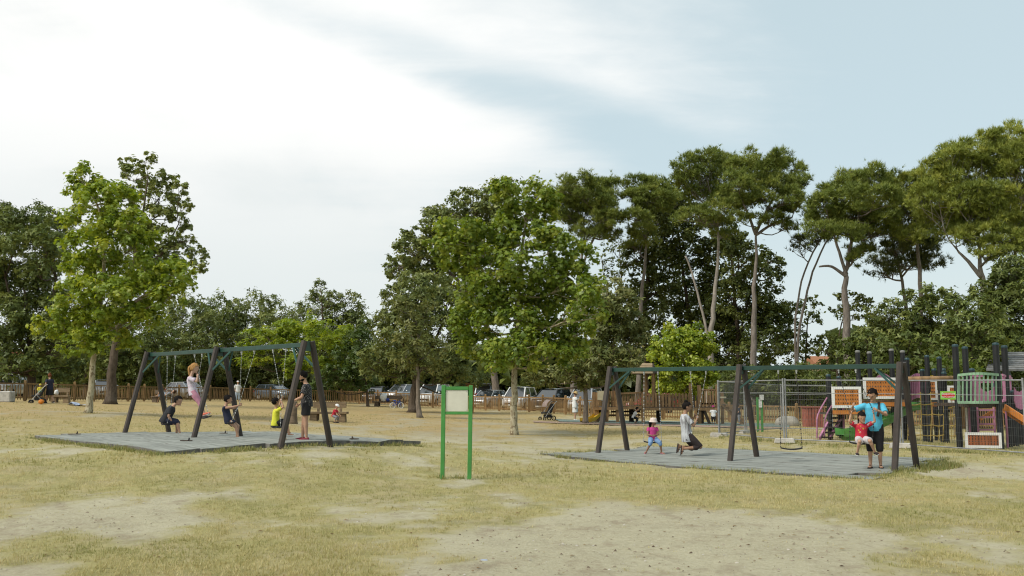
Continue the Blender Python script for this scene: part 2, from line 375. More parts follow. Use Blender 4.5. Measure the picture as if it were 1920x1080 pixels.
def ground_material():
    m = bpy.data.materials.new('dry_ground'); m.use_nodes = True
    nt = m.node_tree; N = nt.nodes; L = nt.links; b = N['Principled BSDF']; b.inputs['Roughness'].default_value = .95; b.inputs['Specular IOR Level'].default_value = .1
    tc = N.new('ShaderNodeTexCoord')
    def noise(s, d, r=.6, sc=(1, 1, 1), off=(0, 0, 0)):
        mp = N.new('ShaderNodeMapping'); mp.inputs['Scale'].default_value = sc; mp.inputs['Location'].default_value = off; L.new(tc.outputs['Object'], mp.inputs[0])
        n = N.new('ShaderNodeTexNoise'); n.inputs['Scale'].default_value = s; n.inputs['Detail'].default_value = d; n.inputs['Roughness'].default_value = r; L.new(mp.outputs[0], n.inputs['Vector']); return n.outputs[0]
    def rng(v, a, bb, c=0, d=1):
        r = N.new('ShaderNodeMapRange'); r.interpolation_type = 'SMOOTHSTEP'; L.new(v, r.inputs[0]); r.inputs[1].default_value = a; r.inputs[2].default_value = bb; r.inputs[3].default_value = c; r.inputs[4].default_value = d; return r.outputs[0]
    def mix(f, a, c, mode='MIX'):
        x = N.new('ShaderNodeMixRGB'); x.blend_type = mode
        for i, q in enumerate((f, a, c)):
            if isinstance(q, tuple): x.inputs[i].default_value = (*q, 1)
            elif isinstance(q, float): x.inputs[i].default_value = q
            else: L.new(q, x.inputs[i])
        return x.outputs[0]
    def ma(op, a, c):
        x = N.new('ShaderNodeMath'); x.operation = op
        for i, q in enumerate((a, c)):
            if isinstance(q, float): x.inputs[i].default_value = q
            else: L.new(q, x.inputs[i])
        return x.outputs[0]
    at = N.new('ShaderNodeAttribute'); at.attribute_name = 'grass'
    ab = N.new('ShaderNodeAttribute'); ab.attribute_name = 'brown'
    n_mid = noise(3.5, 6, .65); n_fine = noise(26, 6, .7); n_vf = noise(110, 4, .7); n_big = noise(.35, 5); n_b2 = noise(.9, 4, .6, off=(5, 9, 2))
    sand = mix(rng(n_big, .3, .7), (.465, .432, .295), (.400, .362, .240))
    sand = mix(ma('MULTIPLY', rng(n_b2, .5, .75), .6), sand, (.300, .255, .170))
    sand = mix(rng(n_fine, .35, .75), sand, (.520, .490, .355))
    n_9 = noise(9, 5, .65, off=(2, 7, 1)); n_13 = noise(1.6, 5, .7, sc=(1, .7, 1), off=(9, 1, 4))
    sand = mix(ma('MULTIPLY', rng(n_9, .48, .72), .42), sand, (.250, .205, .135))
    sand = mix(ma('MULTIPLY', rng(n_13, .50, .68), .6), sand, (.285, .232, .160))
    sand = mix(ma('MULTIPLY', ab.outputs['Fac'], .55), sand, (.315, .262, .165))
    # pebbles and crumbs
    sand = mix(ma('MULTIPLY', rng(n_vf, .62, .74), .55), sand, (.16, .125, .085))
    straw = mix(rng(n_mid, .35, .65), (.405, .352, .158), (.350, .325, .128))
    straw = mix(rng(n_b2, .4, .7), straw, (.405, .345, .195))
    straw = mix(ma('MULTIPLY', rng(n_fine, .48, .72), .6), straw, (.235, .225, .085))
    straw = mix(ma('MULTIPLY', rng(n_vf, .35, .7), .5), straw, (.470, .405, .220))
    straw = mix(ma('MULTIPLY', rng(n_13, .42, .66), .55), straw, (.215, .212, .080))
    straw = mix(ma('MULTIPLY', rng(n_9, .52, .74), .5), straw, (.265, .205, .110))
    straw = mix(ab.outputs['Fac'], straw, mix(rng(n_mid, .3, .7), (.335, .250, .110), (.420, .325, .165)))
    g = ma('ADD', at.outputs['Fac'], ma('MULTIPLY', ma('SUBTRACT', n_mid, .5), .55))
    g = ma('ADD', g, ma('MULTIPLY', ma('SUBTRACT', n_fine, .5), .7))
    L.new(mix(rng(g, .18, .72), sand, straw), b.inputs['Base Color'])
    bu = N.new('ShaderNodeBump'); bu.inputs['Strength'].default_value = .85; bu.inputs['Distance'].default_value = .05
    L.new(ma('ADD', ma('MULTIPLY', n_fine, .7), ma('ADD', n_mid, ma('MULTIPLY', n_vf, .4))), bu.inputs['Height']); L.new(bu.outputs[0], b.inputs['Normal'])
    return m
def build_ground():
    ys = np.concatenate([[-1500, -400, -100], np.arange(-30, 6, 3.), np.arange(6, 34, .125), np.arange(34, 62, .4), np.arange(62, 150, 4.), [170, 220, 400, 900, 2500]])
    xm = np.arange(-15, 15, .18); xr = 15 + np.cumsum(.18 * 1.07 ** np.arange(0, 62))
    xs = np.concatenate([[-2500, -900, -400], -xr[::-1], xm, xr, [400, 900, 2500]])
    X, Y = np.meshgrid(xs, ys); nx, ny = len(xs), len(ys)
    Z = gz_np(X, Y); near = ((np.abs(X) < 20) & (Y > 3) & (Y < 48))
    Z = Z + np.where(in_mats(X, Y), -.10, np.where(near, bump_np(X, Y), 0))
    V = np.stack([X, Y, Z], -1).reshape(-1, 3).astype(np.float32)
    i = np.arange(nx * ny).reshape(ny, nx)
    Fq = np.stack([i[:-1, :-1], i[:-1, 1:], i[1:, 1:], i[1:, :-1]], -1).reshape(-1)
    me = bpy.data.meshes.new('ground'); nf = len(Fq) // 4
    me.vertices.add(len(V)); me.vertices.foreach_set('co', V.ravel()); me.loops.add(len(Fq)); me.loops.foreach_set('vertex_index', Fq.astype(np.int32))
    me.polygons.add(nf); me.polygons.foreach_set('loop_start', np.arange(0, nf * 4, 4, dtype=np.int32)); me.polygons.foreach_set('use_smooth', np.ones(nf, bool))
    me.update(calc_edges=True)
    a = me.attributes.new('grass', 'FLOAT', 'POINT'); a.data.foreach_set('value', gmask_np(X, Y).astype(np.float32).ravel())
    br = np.clip((Y - 25) / 16, 0, 1) * np.clip(.9 - X / 40, .25, 1) * (.5 + fbm(X * .3, Y * .2, 44)) + np.clip((Y - 78) / 10, 0, 1)
    a = me.attributes.new('brown', 'FLOAT', 'POINT'); a.data.foreach_set('value', np.clip(br, 0, 1).astype(np.float32).ravel())
    me.materials.append(ground_material())
    o = bpy.data.objects.new('ground', me); C.objects.link(o); tag(o, kind='structure')
build_ground()

def facemesh(name, V, faces_k, lps, mats, tint=None, smooth=False):
    """V (n,k,3) instanced template verts, faces_k list of index tuples per template"""
    n, k = V.shape[:2]; me = bpy.data.meshes.new(name)
    lt = np.concatenate([np.array(f) for f in faces_k]); sizes = np.array([len(f) for f in faces_k])
    L_ = (np.arange(n)[:, None] * k + lt[None]).astype(np.int32).ravel()
    st = np.concatenate([[0], np.cumsum(sizes)[:-1]]); tot = sizes.sum()
    ls = (np.arange(n)[:, None] * tot + st[None]).astype(np.int32).ravel()
    me.vertices.add(n * k); me.vertices.foreach_set('co', V.astype(np.float32).ravel())
    me.loops.add(len(L_)); me.loops.foreach_set('vertex_index', L_)
    me.polygons.add(len(ls)); me.polygons.foreach_set('loop_start', ls)
    if smooth: me.polygons.foreach_set('use_smooth', np.ones(len(ls), bool))
    me.update(calc_edges=True)
    if tint is not None:
        a = me.attributes.new('tint', 'FLOAT', 'FACE'); a.data.foreach_set('value', np.repeat(tint, len(faces_k)).astype(np.float32))
    for m in (mats if isinstance(mats, (list, tuple)) else [mats]): me.materials.append(m)
    return me

def build_grass():
    rng = np.random.default_rng(11)
    def blades(n, xr, yr, h, w, thr, per):
        # more tufts close to the viewer, where they are seen large
        y = yr[0] * (yr[1] / yr[0]) ** rng.random(n); x = (rng.random(n) * 2 - 1) * xr * y / 20.0
        x = x + 0.0
        g = gmask_np(x, y) + .25 * (vnoise(x * 9, y * 9, 3) - .5); keep = (g > thr + .05 + rng.random(n) * .45) | (rng.random(n) < .035 * (vnoise(x * 2.2, y * 2.2, 55) > .62))
        x, y, g = x[keep], y[keep], g[keep]
        keep = ~in_mats(x, y); x, y, g = x[keep], y[keep], g[keep]
        x = np.repeat(x, per); y = np.repeat(y, per); g = np.repeat(g, per); n = len(x)
        x = x + rng.normal(0, .022, n); y = y + rng.normal(0, .022, n)
        z = gz_np(x, y) + bump_np(x, y) * ((np.abs(x) < 20) & (y < 48)) - .006
        a = rng.random(n) * 6.283; hh = h * (.45 + rng.random(n) * .9) * (.6 + .6 * g); ln = hh * rng.normal(0, .8, n)
        b = np.stack([x, y, z], -1); s = np.stack([np.cos(a), np.sin(a), 0 * a], -1); t = np.stack([-np.sin(a), np.cos(a), 0 * a], -1)
        ww = (w * (.7 + .6 * rng.random(n)))[:, None]
        top = b + t * ln[:, None] + np.array([0, 0, 1]) * hh[:, None]
        V = np.stack([b - s * ww, b + s * ww, top], 1)
        tint = np.clip(.45 + 1.5 * (fbm(x * .8, y * .6, 12) - .5) + rng.normal(0, .22, n), 0, 1)
        return V, tint
    parts = [blades(62000, 13, (9, 22), .040, .0042, .36, 4), blades(17000, 13, (20, 54), .06, .009, .36, 4)]
    V = np.concatenate([p[0] for p in parts]); t = np.concatenate([p[1] for p in parts])
    me = facemesh('dry_grass', V, [(0, 1, 2)], None, leafmat('grass_blade', (.52, .445, .230), (.41, .370, .158), (.235, .248, .085), .3), t)
    o = bpy.data.objects.new('dry_grass', me); C.objects.link(o); tag(o, 'short straw coloured grass in patches across the bare ground', 'grass', kind='stuff')
    # weeds left uncut along the mats, round the posts and along the picket fence
    rng2 = np.random.default_rng(5); xs = []; ys = []
    for (p, q, n, sp) in WEEDS:
        p = np.array(p); q = np.array(q); k = rng2.random(n)[:, None]; pts = p + (q - p) * k + rng2.normal(0, sp, (n, 2)); xs.append(pts[:, 0]); ys.append(pts[:, 1])
    x = np.concatenate(xs); y = np.concatenate(ys); kk = vnoise(x * 1.7, y * 1.7, 8) + .5 * rng2.random(len(x)) > .62; x, y = x[kk], y[kk]
    x = np.repeat(x, 9) + rng2.normal(0, .05, len(x) * 9); y = np.repeat(y, 9) + rng2.normal(0, .05, len(y) * 9); n = len(x)
    z = gz_np(x, y) - .02; a = rng2.random(n) * 6.283; hh = (.045 + .075 * rng2.random(n)) * (.5 + vnoise(x * .9, y * .9, 77)); ln = hh * rng2.normal(0, .7, n)
    b = np.stack([x, y, z], -1); s = np.stack([np.cos(a), np.sin(a), 0 * a], -1); t = np.stack([-np.sin(a), np.cos(a), 0 * a], -1)
    V = np.stack([b - s * .009, b + s * .009, b + t * ln[:, None] + np.array([0, 0, 1.]) * hh[:, None]], 1)
    me = facemesh('weeds', V, [(0, 1, 2)], None, leafmat('weed_blade', (.40, .32, .14), (.27, .27, .095), (.120, .165, .045), .3), np.clip(rng2.normal(.55, .25, n), 0, 1))
    o = bpy.data.objects.new('weeds', me); C.objects.link(o); tag(o, 'rough green and straw weeds along the mat edges and post feet', 'weeds', kind='stuff')
    # pebbles, leaf litter
    n = 5200; y = 9 * (30 / 9) ** rng2.random(n); x = (rng2.random(n) * 2 - 1) * 12 * y / 20
    kk = gmask_np(x, y) < .45; x, y = x[kk], y[kk]; n = len(x); z = gz_np(x, y) + bump_np(x, y) + .002
    s = (.006 + .016 * rng2.random(n) ** 4)[:, None]; b = np.stack([x, y, z], -1); a = rng2.random((n, 3)) - .5
    t4 = np.array([(-1, -.8, 0), (1, -.7, 0), (.9, .8, 0), (-.8, 1, 0), (0, 0, .8)])
    V = b[:, None] + s[:, None] * (t4[None] + .5 * (rng2.random((n, 5, 3)) - .5))
    me = facemesh('pebbles', V, [(0, 1, 4), (1, 2, 4), (2, 3, 4), (3, 0, 4)], None, leafmat('pebble', (.09, .06, .04), (.28, .23, .16), (.50, .47, .40), 0.0), np.clip(rng2.normal(.5, .3, n), 0, 1))
    m_ = 420; y2 = 9 * (34 / 9) ** rng2.random(m_); x2 = (rng2.random(m_) * 2 - 1) * 13 * y2 / 20; z2 = gz_np(x2, y2) + bump_np(x2, y2) * (np.abs(x2) < 20) + .012
    q4 = np.array([(0, -.5, 0), (.3, 0, .12), (0, .55, -.02), (-.3, 0, .10)]); a2 = rng2.random(m_) * 6.283; s2 = .03 + .05 * rng2.random(m_)
    V2 = np.stack([np.cos(a2)[:, None] * q4[None, :, 0] - np.sin(a2)[:, None] * q4[None, :, 1], np.sin(a2)[:, None] * q4[None, :, 0] + np.cos(a2)[:, None] * q4[None, :, 1], np.repeat(q4[None, :, 2], m_, 0)], -1) * s2[:, None, None] + np.stack([x2, y2, z2], -1)[:, None]
    me2 = facemesh('fallen_leaves', V2, [(0, 1, 2, 3)], None, leafmat('fallen_leaf', (.10, .055, .025), (.20, .12, .05), (.33, .26, .13), .1), rng2.random(m_)); o2 = bpy.data.objects.new('fallen_leaves', me2); C.objects.link(o2); tag(o2, 'dry brown fallen leaves scattered over the lawn', 'fallen leaves', kind='stuff')
    o = bpy.data.objects.new('pebbles', me); C.objects.link(o); tag(o, 'small stones and crumbs scattered over the bare earth', 'pebbles', kind='stuff')
GROW = {'needle': 1.30, 'spray': 1.12, 'quad': 1.16, 'plane': 1.10}
COVER = 2.15
# ------------------------------------------------------------------ trees
def _norm(a): return a / np.maximum(np.linalg.norm(a, axis=-1, keepdims=True), 1e-9)
def _t(pts, fs): return np.array(pts, float), fs
LEAF = {
 'quad': _t([(0, -.5, 0), (.30, .0, .07), (0, .5, -.04), (-.30, .0, .07)], [(0, 1, 2, 3)]),
 'spray': _t([(0, -.5, 0), (.17, -.18, .05), (.05, .12, 0), (-.15, -.2, .04),
              (.05, -.2, 0), (.36, .02, .04), (.42, .34, -.05), (.12, .16, .03),
              (-.05, -.1, 0), (-.34, .1, .05), (-.36, .44, -.06), (-.08, .2, .02)], [(0, 1, 2, 3), (4, 5, 6, 7), (8, 9, 10, 11)]),
 'plane': _t([(0, -.42, 0), (.20, -.22, .02), (.50, -.20, -.06), (.27, .02, .03), (.40, .32, -.05), (.13, .20, .03), (0, .58, -.08),
              (-.13, .20, .03), (-.40, .32, -.05), (-.27, .02, .03), (-.50, -.20, -.06), (-.20, -.22, .02)], [(0, 1, 2, 3, 4, 5), (0, 5, 6, 7), (0, 7, 8, 9, 10, 11)]),
}
_nt = []; _nf = []
_rs = np.random.default_rng(2)
for _i in range(7):
    a = _i * .9 + .3; el = .5 + .16 * _i; d = np.array([math.cos(a) * math.cos(el), math.sin(a) * math.cos(el), math.sin(el)]); s = np.array([-math.sin(a), math.cos(a), 0]) * .055
    o = len(_nt); l = .7 + .3 * _rs.random(); _nt += [-s, s, d * l]; _nf.append((o, o + 1, o + 2))
LEAF['needle'] = _t(_nt, _nf)

def leaves(kind, c, nrm, size, rng):
    """template leaves at c, leaf plane normal nrm"""
    T, fs = LEAF[kind]; n = len(c)
    nrm = _norm(nrm); r = _norm(rng.normal(size=(n, 3))); tx = _norm(np.cross(nrm, r)); ty = np.cross(nrm, tx)
    sz = size * (.65 + .7 * rng.random(n))
    V = c[:, None] + sz[:, None, None] * (T[None, :, 0:1] * tx[:, None] + T[None, :, 1:2] * ty[:, None] + T[None, :, 2:3] * nrm[:, None])
    return V, fs

def smooth_path(pts, k=4):
    pts = [Vector(p) for p in pts]; out = []
    for i in range(len(pts) - 1):
        p0 = pts[max(i - 1, 0)]; p1 = pts[i]; p2 = pts[i + 1]; p3 = pts[min(i + 2, len(pts) - 1)]
        for j in range(k):
            t = j / k
            out.append(.5 * ((2 * p1) + (p2 - p0) * t + (2 * p0 - 5 * p1 + 4 * p2 - p3) * t * t + (3 * p1 - p0 - 3 * p2 + p3) * t ** 3))
    out.append(pts[-1]); return out

def tree(name, label, D, trunks, lobes, leaf, size, cover, mat, bark, seed, r0=.15, r1=.04, group=None, cat='tree', sub=16, subr=.38, flat=.75, up=.5,
         depth=.55, limbs=True, twig=.5, limb_r=.05, extra=None, squash=1.0, tint_mid=.5, scatter=.12, base=None, shell=.45, lobe_dd=None):
    """trunks: list of lists of (u,v[,dD]) from the foot up (v of the foot is ignored: it stands on the ground)"""
    rng = np.random.default_rng(seed); pm = D / F; size = size * (.74 if leaf == 'plane' else .8)
    foot = base if base is not None else G(trunks[0][0][0], D)
    root = empty(name, foot, label, cat, group)
    tb = MB(); tops = []; paths = []
    for ti, tr in enumerate(trunks):
        pts = []
        for i, q in enumerate(tr):
            dd = q[2] if len(q) > 2 else 0
            if i == 0 and q[1] is None: p = G(q[0], D + dd); p.z -= .1
            else: p = P(q[0], q[1], D + dd)
            pts.append(p)
        path = smooth_path(pts, 4); m = len(path)
        a0 = r0 * (1 if ti == 0 else (.75 if tr[0][1] is None else .42))
        rad = [a0 + (r1 - a0) * (i / (m - 1)) ** .8 for i in range(m)]
        if tr[0][1] is None: rad[0] *= 1.45; rad[1] *= 1.08
        path = [p + Vector((rng.normal(), rng.normal(), 0)) * ((.19 if leaf == 'needle' else .12) * rad[i]) for i, p in enumerate(path)]
        tb.tube(path, rad, 9); paths.append((path, rad)); tops.append(path[-1])
    Vs = []; tints = []; fs = None
    for li, lb in enumerate(lobes):
        u, v, ru, rv = lb[:4]; ru *= GROW.get(leaf, 1.0); rv *= GROW.get(leaf, 1.0); dd = lb[4] if len(lb) > 4 else rng.normal() * depth * 60 * pm * .6
        w = lb[5] if len(lb) > 5 else 1.0
        c = np.array(P(u, v, D + dd)); a, b_, h = ru * pm, (ru * .55 + rv * .45) * pm, rv * pm
        rm = (a * b_ * h) ** (1 / 3)
        k_sub = 1.0 if leaf == 'needle' else 1.6
        ns = max(5, int(sub * k_sub * (0.6 + .4 * rm / 1.5)))
        dr = _norm(rng.normal(size=(ns, 3)) + np.array([0, -.15, .25])); rr = shell + (1.02 - shell) * rng.random(ns) ** .6
        sc = c + dr * rr[:, None] * np.array([a, b_, h])
        nl = max(6, int(w * cover * COVER * 3.14 * a * h / (size * size * .33) / ns))
        srad = rm * subr * (1.0 if leaf == 'needle' else .88) * (.6 + .8 * rng.random(ns))
        if limbs:
            best = None
            for path, rad in paths:
                for i in range(len(path) // 3, len(path)):
                    q = (Vector(c) - path[i]); dz = Vector(c).z - path[i].z
                    cost = q.length + (3 * rm if dz < .2 * rm else 0)
                    if best is None or cost < best[0]: best = (cost, path[i], rad[i])
            _, p0, rr0 = best; c_ = Vector(c); midp = (p0 + c_) / 2 + Vector((0, 0, -.12 * (c_ - p0).length)) + Vector(rng.normal(size=3)) * .05 * (c_ - p0).length
            lp = smooth_path([p0, midp, c_], 3); lr = min(rr0 * .8, limb_r)
            tb.tube(lp, [lr + (lr * .4 - lr) * i / (len(lp) - 1) for i in range(len(lp))], 5)
            for s_ in sc:
                if rng.random() < twig / k_sub:
                    k = int(rng.integers(len(lp) // 2, len(lp))); q = Vector(s_); mm = (lp[k] + q) / 2 + Vector(rng.normal(size=3)) * .08 * (q - lp[k]).length
                    tb.tube([lp[k], mm, q], [lr * .4, lr * .28, lr * .12], 4)
        idx = np.repeat(np.arange(ns), nl); n = len(idx)
        dv = _norm(rng.normal(size=(n, 3)) + np.array([0, 0, .3])); rl = (.35 + .65 * rng.random(n) ** .55) * (1 + scatter * rng.normal(size=n))
        loc = sc[idx] + dv * (rl * srad[idx])[:, None] * np.array([1, 1, flat])
        nr = dv * .9 + np.array([0, -.1, up + .35]) + .6 * rng.normal(size=(n, 3))
        V, fs = leaves(leaf, loc, nr, size, rng); Vs.append(V)
        tints.append(np.clip(tint_mid + .16 * rng.normal(size=ns)[idx] + .13 * rng.normal(size=n), 0, 1))
        # stray sprigs past the outline
        n2 = n // 12
        if n2:
            j = rng.integers(0, n, n2); l2 = loc[j] + dv[j] * (srad[idx[j]] * (.25 + .5 * rng.random(n2)))[:, None]
            V, _ = leaves(leaf, l2, dv[j] + .5 * rng.normal(size=(n2, 3)), size, rng); Vs.append(V); tints.append(np.clip(tint_mid + .1 + .2 * rng.normal(size=n2), 0, 1))
    Va = np.concatenate(Vs) - np.array(foot); ta = np.concatenate(tints)
    tb.build('trunk', bark, root, smooth=True)
    me = facemesh('crown', Va, fs, None, mat, ta); o = bpy.data.objects.new('crown', me); C.objects.link(o); o.parent = root
    if extra:                                            # flower or seed clusters as a part of their own
        ename, emat, esize, en, eleaf = extra
        al = Va[:, 0]; j = rng.integers(0, len(al), en); cc = np.repeat(al[j], 5, 0) + rng.normal(0, .12, (en * 5, 3))
        keep = cc[:, 1] < np.median(al[:, 1]) + 1.0; cc = cc[keep]
        V, f2 = leaves(eleaf, cc, rng.normal(size=(len(cc), 3)) + np.array([0, 0, 1.]), esize, rng)
        me = facemesh(ename, V, f2, None, emat, np.clip(rng.normal(.5, .25, len(cc)), 0, 1)); o = bpy.data.objects.new(ename, me); C.objects.link(o); o.parent = root
        o['kind'] = 'stuff'
    return root

def build_trees():
    LM = leafmat
    m_plane = LM('plane_leaf', (0.128, 0.193, 0.023), (0.222, 0.303, 0.036), (0.425, 0.449, 0.065), .42)
    m_plane2 = LM('plane_leaf_deep', (0.086, 0.141, 0.020), (0.166, 0.238, 0.029), (0.353, 0.380, 0.065), .40)
    m_dark = LM('dark_leaf', (0.061, 0.087, 0.022), (0.115, 0.151, 0.039), (0.210, 0.238, 0.060), .22)
    m_olive = LM('olive_leaf', (0.083, 0.111, 0.033), (0.151, 0.187, 0.053), (0.275, 0.290, 0.084), .25)
    m_grey = LM('grey_green_leaf', (0.082, 0.109, 0.030), (0.149, 0.182, 0.052), (0.257, 0.277, 0.084), .28)
    m_bright = LM('bright_leaf', (0.111, 0.177, 0.021), (0.212, 0.296, 0.032), (0.409, 0.461, 0.067), .45)
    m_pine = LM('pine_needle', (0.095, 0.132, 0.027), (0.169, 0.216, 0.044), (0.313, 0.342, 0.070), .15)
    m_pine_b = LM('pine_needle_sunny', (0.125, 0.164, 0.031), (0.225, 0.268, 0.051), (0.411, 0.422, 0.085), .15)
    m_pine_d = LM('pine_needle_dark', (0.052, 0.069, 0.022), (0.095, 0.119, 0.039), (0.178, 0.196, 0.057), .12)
    m_ivy = LM('ivy_leaf', (0.042, 0.060, 0.014), (0.091, 0.117, 0.028), (0.178, 0.198, 0.046), .25)
    m_pale = LM('pale_leaf', (0.091, 0.119, 0.034), (0.160, 0.181, 0.055), (0.288, 0.290, 0.112), .32)
    b_plane = barkmat('plane_bark', (.30, .26, .17), (.46, .42, .30), (.20, .16, .10), scale=2.2, stretch=(1, 1, .45))
    b_pine = barkmat('pine_bark', (.115, .098, .084), (.245, .215, .188), None, scale=2.5)
    b_pale = barkmat('pale_pine_bark', (.19, .168, .146), (.35, .315, .275), None, scale=2.2)
    b_dark = barkmat('dark_bark', (.055, .042, .032), (.12, .095, .07), None, scale=3)
    b_grey = barkmat('grey_bark', (.12, .10, .08), (.24, .20, .16), None, scale=3)

    # --- near plane trees
    tree('plane_tree', 'young plane tree with bright yellow-green crown and pale mottled trunk, left of the swings', 40, [[(166, None), (172, 710), (179, 650), (190, 560), (196, 470), (188, 400), (160, 345)]],
         [(158, 338, 28, 28), (150, 372, 26, 30), (185, 372, 38, 34), (225, 378, 30, 34), (170, 418, 50, 34), (232, 424, 42, 36), (175, 462, 56, 34), (250, 462, 42, 34),
          (160, 505, 48, 34), (225, 508, 56, 36), (295, 500, 42, 26), (335, 520, 30, 28), (145, 552, 44, 32), (205, 556, 52, 36), (270, 552, 50, 34), (322, 556, 34, 24),
          (118, 602, 44, 26), (175, 605, 52, 34), (240, 602, 48, 32), (290, 600, 22, 18), (150, 642, 34, 22), (205, 645, 40, 22), (100, 612, 24, 18)],
         'plane', .228, 1.70, m_plane, b_plane, 101, r0=.155, r1=.03, depth=.9, limb_r=.045, sub=15, subr=.40, up=.55)
    tree('plane_tree', 'spreading plane tree with full green crown and flaking trunk, mid-lawn beyond the notice board', 38, [[(963, None), (964, 760), (965, 690), (970, 600), (975, 500), (985, 420), (990, 370)]],
         [(950, 362, 30, 26), (1000, 372, 40, 30), (1035, 385, 22, 28), (985, 405, 50, 30), (940, 430, 44, 30), (870, 442, 54, 30), (828, 458, 32, 20), (905, 465, 50, 34), (985, 450, 52, 34), (1045, 462, 40, 30),
          (1085, 490, 38, 28), (860, 488, 44, 24), (935, 505, 58, 34), (1010, 510, 54, 34), (1075, 528, 46, 32), (900, 555, 42, 34), (965, 560, 62, 38), (1045, 565, 58, 38), (1100, 575, 30, 40),
          (900, 605, 46, 34), (960, 615, 62, 38), (1035, 625, 60, 38), (1090, 625, 34, 34), (905, 650, 50, 28), (965, 660, 56, 28), (1030, 668, 52, 26), (880, 590, 28, 28), (1065, 655, 34, 24), (935, 680, 40, 16)],
         'plane', .228, 1.70, m_plane2, b_plane, 102, r0=.17, r1=.03, depth=1.0, limb_r=.05, sub=15, subr=.40, up=.5)
    tree('round_tree', 'small round tree with glossy bright green leaves behind the wooden play bridge', 62, [[(1285, None), (1284, 730), (1283, 680)]],
         [(1262, 632, 30, 22), (1302, 636, 32, 24), (1245, 668, 26, 28), (1285, 672, 42, 32), (1322, 672, 24, 28), (1255, 706, 28, 26), (1300, 712, 38, 28), (1330, 705, 16, 22), (1238, 735, 16, 14)],
         'quad', .27, 3.2, m_bright, b_grey, 103, r0=.10, r1=.03, cat='tree', sub=14, depth=.5, tint_mid=.66)
    tree('umbrella_tree', 'low spreading yellow-green tree rising behind the left swing beam', 80, [[(575, None), (573, 720), (570, 680)]],
         [(535, 618, 40, 17), (580, 612, 40, 16), (615, 622, 38, 18), (500, 632, 36, 18), (640, 645, 28, 16), (470, 652, 22, 14), (650, 668, 16, 16), (560, 640, 54, 22), (610, 652, 42, 22), (520, 662, 42, 18),
          (470, 680, 24, 12), (570, 680, 36, 16), (610, 690, 34, 16), (545, 695, 24, 12), (640, 690, 20, 14)],
         'spray', .55, 1.9, m_bright, b_dark, 104, r0=.14, r1=.05, up=1.3, flat=.5, depth=.7, sub=12)
    tree('shrub', 'bright green shrub poking up behind the black posts of the play towers', 37, [[(1790, None), (1789, 760), (1787, 700)]],
         [(1745, 690, 16, 12), (1785, 668, 24, 16), (1775, 690, 26, 18), (1810, 698, 24, 14), (1750, 708, 22, 12), (1830, 702, 14, 10), (1795, 715, 30, 12)],
         'spray', .42, 1.4, LM('shrub_leaf', (.050, .085, .014), (.095, .14, .022), (.165, .21, .042), .4), b_grey, 105, r0=.05, r1=.02, cat='shrub', sub=9)
    # --- middle distance
    tree('flowering_tree', 'tree hung with cream flower clusters between the big plane and the wooden play bridge', 49, [[(1097, None), (1098, 740), (1099, 680), (1120, 600), (1140, 550)], [(1099, 690), (1130, 640), (1165, 600)]],
         [(1145, 552, 30, 26), (1120, 585, 36, 30), (1165, 580, 32, 30), (1192, 606, 22, 22), (1115, 630, 40, 34), (1160, 632, 40, 34), (1190, 640, 22, 24), (1105, 675, 42, 28), (1150, 680, 40, 26), (1185, 672, 22, 20),
          (1065, 700, 38, 18), (1110, 712, 40, 16), (1020, 712, 36, 14), (1150, 710, 26, 12), (1000, 700, 22, 12)],
         'spray', .38, 2.7, m_pale, b_grey, 106, r0=.15, r1=.04, depth=.7, extra=('flower_cluster', LM('cream_flower', (.30, .28, .10), (.42, .40, .18), (.55, .52, .30), .3), .16, 110, 'quad'))
    tree('feathery_tree', 'broad feathery grey-green tree with a thick dark trunk, right of the left swings', 60, [[(775, None), (778, 730), (782, 690), (785, 620), (790, 560)], [(780, 710), (760, 660), (740, 600)], [(782, 690), (815, 640), (835, 590)]],
         [(775, 535, 34, 24), (815, 540, 36, 26), (745, 562, 34, 26), (785, 568, 46, 32), (838, 572, 34, 30), (730, 598, 28, 26), (770, 610, 50, 34), (825, 615, 50, 34), (862, 600, 20, 26), (720, 640, 26, 26),
          (765, 650, 52, 30), (825, 660, 52, 32), (868, 650, 26, 28), (705, 672, 28, 22), (745, 690, 44, 22), (800, 698, 44, 20), (850, 700, 38, 18), (690, 690, 18, 18), (885, 715, 26, 12)],
         'spray', .42, 2.0, m_grey, b_dark, 107, r0=.36, r1=.06, depth=.9, sub=18, up=.2)
    tree('slender_tree', 'slender grey-trunked tree standing just in front of the feathery tree', 50, [[(785, None), (784, 740), (783, 690), (782, 640)]],
         [(775, 640, 38, 30), (805, 660, 32, 26), (760, 670, 26, 20), (790, 690, 34, 14), (780, 600, 30, 26), (760, 575, 20, 18), (800, 580, 20, 18)],
         'spray', .38, 1.5, m_pale, b_grey, 108, r0=.16, r1=.04, sub=14)
    tree('young_tree', 'dark leafy young tree in front of the picket fence, right of the long wooden bench', 72, [[(690, None), (688, 735), (684, 690)]],
         [(672, 640, 28, 24), (690, 675, 30, 24), (665, 690, 26, 20), (640, 712, 30, 16), (675, 722, 30, 14), (650, 665, 24, 18), (620, 700, 22, 16), (600, 725, 22, 10)],
         'spray', .42, 2.1, LM('mid_leaf', (.035, .062, .012), (.062, .100, .020), (.105, .145, .034), .3), b_dark, 109, r0=.14, r1=.04)
